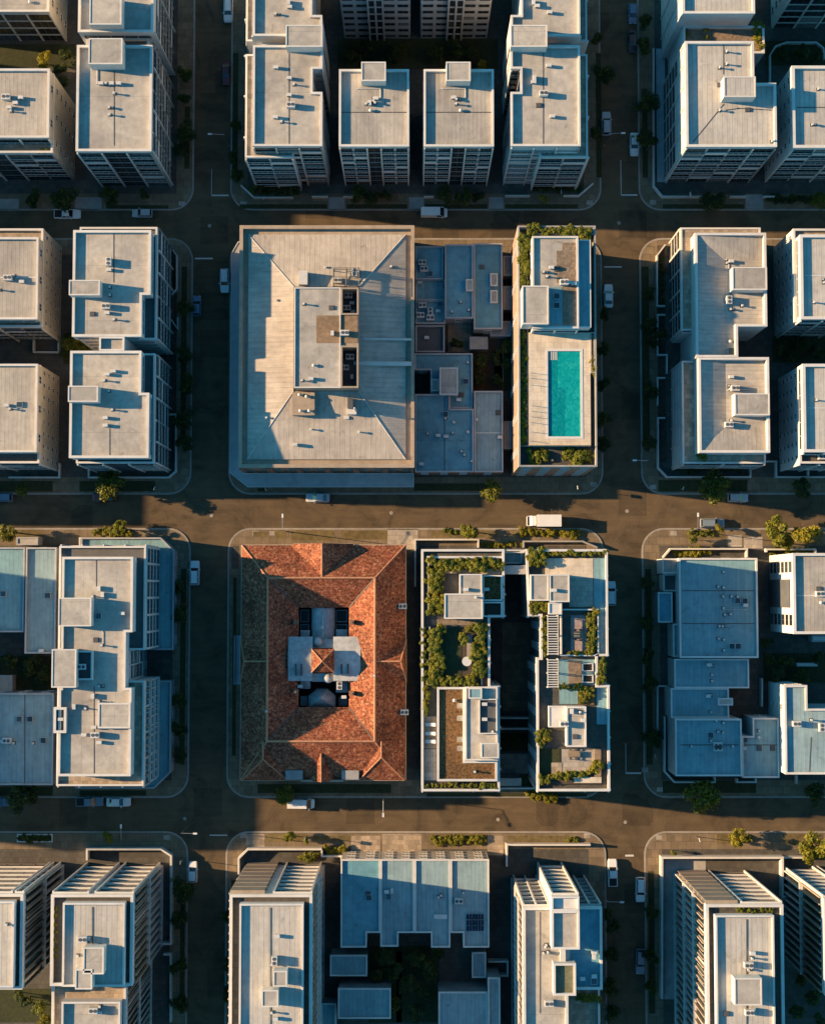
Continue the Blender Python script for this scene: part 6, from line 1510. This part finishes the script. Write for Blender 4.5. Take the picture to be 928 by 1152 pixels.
for (x, y, r) in ((872, 756, 10), (884, 742, 9), (866, 742, 8), (900, 760, 9), (918, 738, 8), (862, 722, 7)): T_(x, y, r, 'dark yard tree between the two right edge blocks in the third row', 'dark', 'dark yard trees, third row right')
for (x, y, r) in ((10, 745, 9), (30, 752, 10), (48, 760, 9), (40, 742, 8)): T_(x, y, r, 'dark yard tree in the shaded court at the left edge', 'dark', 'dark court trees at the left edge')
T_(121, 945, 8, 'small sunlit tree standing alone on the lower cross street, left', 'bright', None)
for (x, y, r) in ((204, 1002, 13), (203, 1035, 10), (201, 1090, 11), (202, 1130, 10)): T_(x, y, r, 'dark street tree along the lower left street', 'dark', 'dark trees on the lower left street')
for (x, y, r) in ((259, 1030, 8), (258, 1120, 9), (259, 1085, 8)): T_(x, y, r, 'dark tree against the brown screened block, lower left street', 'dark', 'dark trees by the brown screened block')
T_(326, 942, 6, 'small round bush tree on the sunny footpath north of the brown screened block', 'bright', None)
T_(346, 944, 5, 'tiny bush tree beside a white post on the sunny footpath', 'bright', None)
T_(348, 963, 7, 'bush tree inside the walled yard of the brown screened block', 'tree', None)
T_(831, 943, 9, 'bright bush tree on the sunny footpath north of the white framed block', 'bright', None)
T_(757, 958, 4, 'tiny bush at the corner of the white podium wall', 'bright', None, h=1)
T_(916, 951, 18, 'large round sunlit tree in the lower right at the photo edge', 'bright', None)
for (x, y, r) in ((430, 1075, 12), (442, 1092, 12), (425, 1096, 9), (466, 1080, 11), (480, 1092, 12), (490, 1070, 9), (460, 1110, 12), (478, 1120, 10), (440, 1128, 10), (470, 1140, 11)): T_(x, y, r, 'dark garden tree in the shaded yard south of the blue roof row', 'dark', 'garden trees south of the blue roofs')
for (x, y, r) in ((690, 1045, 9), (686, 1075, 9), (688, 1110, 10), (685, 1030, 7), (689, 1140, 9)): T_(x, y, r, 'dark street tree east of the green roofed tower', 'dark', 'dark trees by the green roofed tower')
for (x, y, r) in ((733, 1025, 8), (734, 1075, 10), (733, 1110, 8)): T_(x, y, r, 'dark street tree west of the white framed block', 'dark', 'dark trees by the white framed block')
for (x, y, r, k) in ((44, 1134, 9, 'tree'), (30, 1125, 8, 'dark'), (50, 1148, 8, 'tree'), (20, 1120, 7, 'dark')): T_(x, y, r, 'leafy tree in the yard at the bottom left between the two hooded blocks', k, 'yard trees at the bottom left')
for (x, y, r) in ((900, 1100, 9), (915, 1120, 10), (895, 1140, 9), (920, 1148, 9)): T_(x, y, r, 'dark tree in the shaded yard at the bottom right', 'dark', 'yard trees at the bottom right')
# ---- shrubs
def SH(px, py, r, label, group, z=0, kind='shrub', **k): return shrub(px, py, r, label, group, z, kind, **k)
shrub_row(110, 597, 146, 599, 6, 4.5, 'leafy shrub in the hedge along the sunny kerb north of the tall finned building', 'hedge shrubs north of the tall finned building')
shrub_row(500, 597, 512, 598, 6, 4, 'shrub on the verge north of the roof garden block, west of the bushy tree', 'verge shrubs north west of the roof garden')
shrub_row(586, 598, 650, 601, 7, 4.5, 'shrub in the verge bed north of the east roof garden half', 'verge shrubs north of the east roof garden half')
shrub_row(544, 612, 586, 612, 7, 3.5, 'shrub in the bed below the gap between the roof garden halves', 'shrubs at the roof garden entrance')
shrub_row(762, 621, 800, 620, 7, 5, 'shrub in the walled front yard of the big vent dotted roof', 'front yard shrubs of the vent dotted roof')
shrub_row(778, 598, 800, 600, 6, 3.5, 'low shrub on the verge near the dark grey car', 'verge shrubs near the dark grey car')
shrub_row(870, 619, 912, 619, 8, 4, 'small shrub in the pale walled yard of the slot windowed block', 'yard shrubs of the slot windowed block')
shrub_row(598, 894, 622, 898, 6, 6, 'sunlit shrub on the kerb south of the roof garden block', 'kerb shrubs south of the roof garden', z=0)
shrub_row(368, 956, 386, 958, 6, 5.5, 'shrub in the bed beside the front yard of the brown screened block', 'bed shrubs by the brown screened block')
shrub_row(340, 964, 356, 963, 6, 4.5, 'shrub inside the front yard of the brown screened block', 'front yard shrubs of the brown screened block')
shrub_row(489, 944, 544, 944, 6, 5, 'shrub in the long hedge north of the blue roof row', 'hedge north of the blue roof row')
shrub_row(640, 944, 650, 945, 6, 3.5, 'small shrub on the footpath near the lower right crossing', 'small shrubs near the lower right crossing')
shrub_row(822, 944, 842, 944, 6, 4, 'low shrub beside the bright bush tree north of the white framed block', 'low shrubs north of the white framed block')
shrub_row(24, 943, 54, 943, 7, 4.5, 'dark hedge shrub in the white edged bed on the lower left kerb', 'hedge shrubs in the lower left bed', kind='dshrub')
wall_path([(20, 939), (59, 939), (59, 947), (20, 947)], .5, .2, 'low white edging round the hedge bed on the lower left kerb', closed=True, name='bed_edging')
shrub_row(286, 214, 322, 216, 7, 5, 'dark shrub behind the chamfered wall under the left corner tower', 'dark shrubs under the left corner tower', kind='dshrub')
shrub_row(604, 213, 652, 212, 8, 5, 'dark shrub behind the chamfered wall under the right corner tower', 'dark shrubs under the right corner tower', kind='dshrub')
shrub_row(195, 300, 195, 326, 7, 4, 'dark shrub behind the wall north east of the joined pale towers', 'dark shrubs by the joined pale towers', kind='dshrub')
shrub_row(744, 290, 744, 340, 8, 4, 'dark shrub behind the white wall of the terraced tower', 'dark shrubs by the terraced tower', kind='dshrub')
shrub_row(760, 527, 830, 528, 8, 4, 'dark shrub at the south foot of the terraced tower', 'dark shrubs south of the terraced tower', kind='dshrub')
shrub_row(862, 222, 925, 226, 9, 5, 'dark shrub at the foot of the right edge tower, upper cross street', 'dark shrubs by the upper right edge tower', kind='dshrub')
HP_ = 20.3
shrub_row(589, 268, 589, 318, 5, 5.5, 'bushy shrub in the west planter of the pool building roof, beside the penthouse', 'west planter shrubs beside the pool penthouse', z=HP_)
shrub_row(588.5, 375, 588.5, 500, 5, 3.6, 'shrub in the west planter along the pool deck', 'x', z=19.95)
shrub_row(596, 259.5, 662, 260, 5.5, 5.5, 'bushy shrub in the north planter of the pool building roof', 'north planter shrubs of the pool building', z=HP_)
shrub_row(658, 264, 659, 275, 5, 5, 'shrub at the north east corner of the pool building roof', 'north east shrubs of the pool building', z=HP_)
shrub_row(667, 380, 667, 420, 7, 3.5, 'small shrub in the east planter of the pool deck', 'east planter shrubs of the pool deck', z=HP_)
for (x, y, r) in ((598, 512, 8), (606, 516, 9), (611, 509, 7), (600, 520, 6)): SH(x, y, r, 'large bush on the lower terrace south of the pool, left clump', 'left bush clump south of the pool', 18.9)
for (x, y, r) in ((640, 512, 8), (648, 514, 10), (656, 516, 8), (664, 514, 7), (645, 521, 6)): SH(x, y, r, 'large bush on the lower terrace south of the pool, right clump', 'right bush clump south of the pool', 18.9)
for (x, y) in ((849, 30), (854, 36), (851, 44), (855, 28), (856, 50)): SH(x, y, 5, 'yellow green shrub on the terrace between the two roofs of the L shaped roof tower', 'terrace shrubs of the L shaped roof tower', 16.2)
for (x, y) in ((794, 27), (794, 34), (794, 41), (773, 30), (773, 38)): SH(x, y, 2.6, 'small planter shrub on the timber terrace of the L shaped roof tower', 'timber terrace shrubs', 16.2)
SH(788, 514, 6, 'lone bush on the south terrace of the terraced tower', None, 12.7); 
shrub_row(45, 170, 53, 170, 5, 3.2, 'shrub on the south terrace of the top row cream block', 'south terrace shrubs of the cream block', z=17.2)
zr = 19.9
A_ = 'bushy shrub in the north west bed of the west roof garden half'
for i in range(34):
    t = i / 34.0
    if i < 16: SH(484 + (i % 3) * 6 + random.uniform(-1, 1), 630 + i * 3.9, random.uniform(4.5, 6.5), A_, 'north west roof garden bed shrubs', zr)
    else: SH(497 + (i - 16) * 3.9, 632 + (i % 2) * 5 + random.uniform(-1, 1), random.uniform(4, 5.5), A_, 'north west roof garden bed shrubs', zr)
SH(538, 639, 8, 'largest round bush by the paved strip on the west roof garden half', None, zr)
for i in range(30): SH(random.choice((486, 489, 493, 495)) + random.uniform(-1.5, 1.5), 706 + i * 2.15, random.uniform(4, 6.5), 'shrub west of the roof lawn on the west roof garden half', 'shrubs west of the roof lawn', zr)
for i in range(34):
    x = random.uniform(519, 546); y = random.uniform(704, 770)
    if 523 < x < 533 and 712 < y < 752: x += 11
    SH(x, y, random.uniform(3.5, 6), 'shrub east of the roof lawn on the west roof garden half', 'shrubs east of the roof lawn', zr)
for i in range(8): SH(498 + i * 3.4, 768 + random.uniform(-3, 1), random.uniform(3.5, 5), 'shrub at the south end of the roof lawn', 'shrubs south of the roof lawn', zr)
for i in range(6): SH(479 + random.uniform(-2, 2), 776 + i * 5, 4, 'small shrub on the west edge bed beside the brown planted roof', 'west edge bed shrubs', zr)
for i in range(8): SH(477 + random.uniform(-1, 1), 708 + i * 8, 3.6, 'shrub along the outer west edge of the roof garden', 'outer west edge shrubs', zr)
shrub_row(480, 883.5, 535, 883.5, 6, 2.6, 'tiny shrub in the south edge bed of the west roof garden half', 'south edge bed shrubs', z=zr)
shrub_row(540, 884.5, 558, 884.5, 6, 4, 'shrub at the south east corner of the west roof garden half', 'south east corner shrubs', z=zr)
for (x, y) in ((563, 652), (564, 659), (564, 667), (563, 673)): SH(x, y, 3.2, 'orange brown shrub in the boxed planter of the west roof garden half', 'boxed planter shrubs', zr)
for i in range(12): SH(596 + (i % 4) * 4.5, 621 + (i // 4) * 5.5, random.uniform(4, 5.5), 'bushy shrub in the north west bed of the east roof garden half', 'north west bed shrubs, east half', zr)
shrub_row(616, 622, 680, 622.5, 5.5, 3, 'small shrub in the north edge bed of the east roof garden half', 'north edge bed shrubs, east half', z=zr)
for i in range(10): SH(599 + (i % 4) * 4.6, 679 + (i // 4) * 5, random.uniform(3.5, 5), 'shrub in the bed beside the grey roof huts of the east roof garden half', 'hut bed shrubs, east half', zr)
shrub_row(612, 696, 612, 735, 6, 3.5, 'shrub along the slatted pergola of the east roof garden half', 'pergola shrubs', z=zr)
for i in range(16): SH(666 + random.uniform(-4, 4), 688 + i * 3.0, random.uniform(3.5, 5), 'shrub in the east bed of the pink paved roof terrace', 'pink terrace shrubs', zr)
shrub_row(641, 735, 660, 735.5, 5, 3.2, 'shrub along the south side of the pink paved roof terrace', 'pink terrace south shrubs', z=zr)
for i in range(8): SH(676 + random.uniform(-2, 2), 743 + i * 3.6, random.uniform(4, 5), 'overhanging bright shrub at the recessed east edge of the roof garden block', 'recessed east edge shrubs', 16.4 if i < 0 else zr)
shrub_row(630, 772, 650, 773, 5, 3.2, 'shrub below the slatted pergola of the east roof garden half', 'shrubs below the pergola', z=zr)
for i in range(10): SH(653 + (i % 4) * 4.2, 776 + (i // 4) * 6, random.uniform(3, 4.2), 'shrub in the brown planted bed by the large grey roof hut', 'brown bed shrubs by the roof hut', zr)
for i in range(7): SH(607 + (i % 3) * 4.5, 824 + (i // 3) * 5.5, random.uniform(4, 5), 'shrub in the bed south west of the large grey roof hut', 'bed shrubs south west of the roof hut', zr)
shrub_row(608, 877, 644, 873, 5.5, 4, 'shrub in the south bed of the lower roof terrace, east half', 'south bed shrubs of the lower terrace', z=zr)
SH(671, 865, 7.5, 'round bush at the south east corner of the lower roof terrace', None, zr)
for i in range(7): SH(640 + i * 3.5, 872 - abs(i - 3) * .8, 3.4, 'shrub round the curved bed of the lower roof terrace', 'curved bed shrubs', zr)
for i in range(9): SH(566 + i * 4.4, 833 + random.uniform(-6, 6), 4, 'dark shrub in the ground floor court between the roof garden halves', 'court floor shrubs', 0.15, 'dshrub')
for i in range(8): SH(632 + (i % 2) * 3, 1124 + i * 3.2, 3.5, 'shrub on the low south terrace of the green roofed tower, west bed', 'west bed shrubs of the green roofed tower', 21.3)
shrub_row(650, 1122, 672, 1124, 5, 4, 'shrub on the low south terrace of the green roofed tower, north bed', 'north bed shrubs of the green roofed tower', z=21.3)
for i in range(7): SH(62.5, 1022 + i * 9, 2.6, 'shrub in the west terrace strip of the second block from the left, bottom row', 'west terrace strip shrubs', 27.1)
shrub_row(830, 1024, 868, 1024, 6, 2.8, 'shrub on the north roof terrace of the white framed block', 'north roof terrace shrubs of the white framed block', z=28.1)
shrub_row(75, 620.5, 108, 620.5, 5.5, 3, 'shrub on the north terrace of the tall finned building', 'north terrace shrubs of the tall finned building', z=16.2)

# ------------------------------------------------------------------ roof garden furniture
def round_table(px, py, z, label):
    x, y = up(px, py, z + .7); o = empty('round_table', (x, y, z), label, 'table', None)
    put('tabletop', MB().tube((0, 0, .68), (0, 0, .74), .85, 24).mesh('tabletop', ['trim_white']), o); put('leg', MB().tube((0, 0, .02), (0, 0, .68), .08, 8).tube((0, 0, 0), (0, 0, .04), .4, 12).mesh('leg', ['steel']), o)
round_table(525, 744, 19.74, 'round white table among the shrubs of the west roof garden half')
def chair_(x, y, z, rz, label, grp, mat='steel_dark'):
    def parts():
        s = MB().box(-.24, .24, -.24, .24, .42, .47).mesh('seat', [mat]); k = MB().box(-.24, .24, .2, .25, .47, .9).mesh('backrest', [mat]); l = MB().tube((0, 0, 0), (0, 0, .42), .025, 6).mesh('leg', ['steel_dark']); return s, k, l
    s, k, l = cm(('chair', mat), parts); o = empty('garden_chair', (x, y, z), label, 'chair', grp); o.rotation_euler.z = rz
    put('seat', s, o); put('backrest', k, o)
    for a in (-.2, .2):
        for b_ in (-.2, .2): put('leg', l, o, (a, b_, 0))
def dining(px, py, z, label, clabel, grp):
    x, y = up(px, py, z + .7); o = empty('garden_table', (x, y, z), label, 'table', None)
    put('tabletop', MB().box(-.95, .95, -.5, .5, .7, .75).mesh('tabletop', ['timber']), o)
    for a in (-.85, .85):
        for b_ in (-.42, .42): put('leg', cm('tleg', lambda: MB().box(-.04, .04, -.04, .04, 0, .7).mesh('leg', ['timber'])), o, (a, b_, 0))
    for dx in (-.5, .5):
        chair_(x + dx, y + .8, z, 0, clabel, grp); chair_(x + dx, y - .8, z, math.pi, clabel, grp)
dining(650, 714, 19.63, 'garden table on the pink paved roof terrace', 'dark chair at the table on the pink paved roof terrace', 'chairs on the pink terrace')
dining(645, 848, 19.63, 'garden table on the lower roof terrace beside the large grey roof hut', 'dark chair at the table beside the large grey roof hut', 'chairs on the lower terrace')
def lounger(px, py, z, label, grp):
    x, y = up(px, py, z); o = empty('sun_lounger', (x, y, z), label, 'sun lounger', grp)
    put('frame', cm('lf', lambda: MB().box(-.95, .95, -.33, .33, .22, .28).mesh('frame', ['steel'])), o); put('mattress', cm('lm', lambda: MB().box(-.93, .35, -.3, .3, .282, .36).quad([(.36, -.3, .36), (.95, -.3, .72), (.95, .3, .72), (.36, .3, .36)]).mesh('mattress', ['trim_white'])), o)
    for a in (-.8, .8):
        for b_ in (-.28, .28): put('leg', cm('ll', lambda: MB().box(-.03, .03, -.03, .03, 0, .22).mesh('leg', ['steel'])), o, (a, b_, 0))
for y in (815, 825, 834): lounger(484, y, 19.61, 'pale sun lounger on the west strip terrace beside the brown planted roof', 'loungers on the west strip terrace')

# ------------------------------------------------------------------ vehicles
car('suv', 'white', 257, 11.5, 'S', 'white car at the top photo edge on the left street')
car('sedan', 'red', 254.5, 82, 'S', 'dark red car in deep shade beside the left corner tower')
car('ute', 'white', 76, 240.5, 'E', 'white pickup below the dark trees on the upper cross street, far left')
car('hatch', 'silver', 160, 239.5, 'W', 'silver car on the upper cross street below the long white tower')
car('van', 'white', 488.3, 239, 'E', 'white van on the upper cross street below the inner towers', 'van', None)
car('hatch', 'blue', 711.7, 15, 'S', 'pale blue car at the top photo edge on the right street')
car('sedan', 'black', 711.5, 46, 'S', 'dark car in deep shade near the top of the right street')
car('suv', 'silver', 682, 138.7, 'N', 'pale car on the west side of the upper right street')
car('sedan', 'white', 713.4, 161.8, 'S', 'white car on the east side of the upper right street')
car('suv', 'white', 253, 315.5, 'S', 'white car beside the hip roofed block on the left street')
car('hatch', 'blue', 221.6, 343.6, 'N', 'pale blue car beside the joined pale towers on the left street')
car('sedan', 'silver', 357.5, 559.8, 'W', 'silver sedan below the awning of the hip roofed block')
car('hatch', 'blue', 2.5, 559.6, 'W', 'blue car cut by the left photo edge on the middle street')
car('sedan', 'red', 117, 559.5, 'W', 'dark red car half hidden under the large street tree')
car('sedan', 'white', 684.3, 332.5, 'N', 'white sedan beside the pool building on the right street')
box_truck(611.5, 586, 'W', 'white box truck casting a long shadow on the sunny middle street')
car('hatch', 'silver', 830, 559.8, 'E', 'silver car beside the large street tree on the middle street')
car('suv', 'steel', 801, 588.5, 'E', 'dark grey car at the sunny kerb on the right of the middle street')
car('suv', 'white', 219.3, 644.5, 'N', 'white car east of the tall finned building near the middle crossing')
car('suv', 'white', 687.3, 667.5, 'N', 'white car half hidden beside the east roof garden half')
car('ute', 'steel', 101, 902, 'E', 'dark pickup parked behind a white car on the lower cross street')
car('sedan', 'white', 133.4, 902.4, 'E', 'white car in front of the dark pickup on the lower cross street')
car('hatch', 'blue', -1.5, 902.6, 'E', 'blue car cut by the left photo edge on the lower cross street')
car('van', 'white', 338.5, 904, 'E', 'white van below the terracotta building', 'van', None)
car('hatch', 'white', 217, 981, 'N', 'white car near the top of the lower left street')
car('ute', 'white', 689, 982, 'N', 'white pickup on the west side of the lower right street')
car('suv', 'white', 720.2, 1001, 'S', 'white car on the east side of the lower right street, northmost')
car('suv', 'steel', 720.2, 1082, 'S', 'dark car on the east side of the lower right street, south of the white one')

# ------------------------------------------------------------------ lamps and posts
for (x, y, dx, dy, l) in ((258, 165, -1, 0, 'street lamp on the upper left street beside the left corner tower'), (679, 164, 1, 0, 'street lamp on the upper right street beside the right corner tower'),
        (322, 598, 0, 1, 'street lamp on the sunny kerb north of the terracotta building'), (145.5, 938, 0, 1, 'street lamp on the lower cross street below the tall finned building'),
        (432, 894, 0, -1, 'street lamp on the lower cross street below the terracotta building'), (677, 1005, 1, 0, 'street lamp on the lower right street beside the green roofed tower'),
        (722, 522, -1, 0, 'street lamp on the right street beside the terraced tower'), (776, 597, 0, 1, 'street lamp at the sunny corner north west of the big vent dotted roof'),
        (211, 930, 1, 0, 'street lamp at the lower left crossing')): street_lamp(x, y, dx, dy, l)
for (x, y, l) in ((772, 224, 'sign post on the corner by the wall below the L shaped roof tower'), (726, 170, 'sign post by the white car on the upper right street'), (299, 229, 'sign post on the corner under the left corner tower'), (629, 222, 'sign post under the right corner tower'),
        (345, 940, 'white sign post on the sunny footpath north of the brown screened block'), (301, 552, 'sign post at the corner of the hip roofed block awning'), (647, 550, 'sign post on the footpath below the pool building'), (764, 551, 'sign post on the footpath below the terraced tower'),
        (178, 551, 'sign post at the corner south of the joined pale towers'), (782, 941, 'sign post on the sunny footpath north of the white framed block'), (764, 893, 'sign post at the corner below the square corner block'), (733, 848, 'sign post beside the square corner block on the right street'), (207, 966, 'sign post on the corner of the lower left street')): signal(x, y, l)
# service pits in the roads
for (x, y) in ((236, 254), (696, 251), (703, 925), (208, 921), (705, 575), (440, 577), (560, 922), (238, 580)):
    q_ = up(x, y, 0); struct(build(MB().tube((*q_, 0), (*q_, .006), .35, 16), 'manhole_cover', 'kerb_stone'))

# ------------------------------------------------------------------ camera, sun, sky
cam = bpy.data.cameras.new('camera'); co = bpy.data.objects.new('camera', cam); COL.objects.link(co)
co.location = (0, 0, HC); co.rotation_euler = (T, 0, 0)
cam.sensor_fit = 'VERTICAL'; cam.sensor_height = 36; cam.lens = 36 * F / 1152; cam.clip_end = 5000; cam.clip_start = 1
S.camera = co
EL, AZ = math.radians(18.2), math.radians(7.3)
d = Vector((math.cos(EL) * math.cos(AZ), -math.cos(EL) * math.sin(AZ), -math.sin(EL)))
sl = bpy.data.lights.new('sun', 'SUN'); sl.energy = 5.0; sl.angle = math.radians(.5); sl.color = (1.0, .67, .365)
so = bpy.data.objects.new('sun', sl); COL.objects.link(so); so.rotation_euler = d.to_track_quat('-Z', 'Y').to_euler(); so.location = (-120, 14, 60)
w = bpy.data.worlds.new('World'); S.world = w; w.use_nodes = True; nt = w.node_tree
sky = nt.nodes.new('ShaderNodeTexSky'); sky.sky_type = 'NISHITA'; sky.sun_disc = False
sky.sun_elevation = EL; sky.sun_rotation = math.radians(270 + 7.3); sky.air_density = 1.0; sky.dust_density = .4; sky.ozone_density = 2.5
bg = nt.nodes['Background']; bg.inputs['Strength'].default_value = .06
mx = nt.nodes.new('ShaderNodeMix'); mx.data_type = 'RGBA'; mx.blend_type = 'MULTIPLY'; mx.inputs[0].default_value = 1
nt.links.new(sky.outputs[0], mx.inputs[6]); mx.inputs[7].default_value = (.40, 1.20, 1.32, 1)
nt.links.new(mx.outputs[2], bg.inputs['Color'])
S.view_settings.view_transform = 'Standard'; S.view_settings.look = 'None'; S.view_settings.gamma = 1; S.view_settings.exposure = 1.34
S.view_settings.use_curve_mapping = False
S.render.engine = 'CYCLES'
S.cycles.diffuse_bounces = 1; S.cycles.glossy_bounces = 2; S.cycles.max_bounces = 4
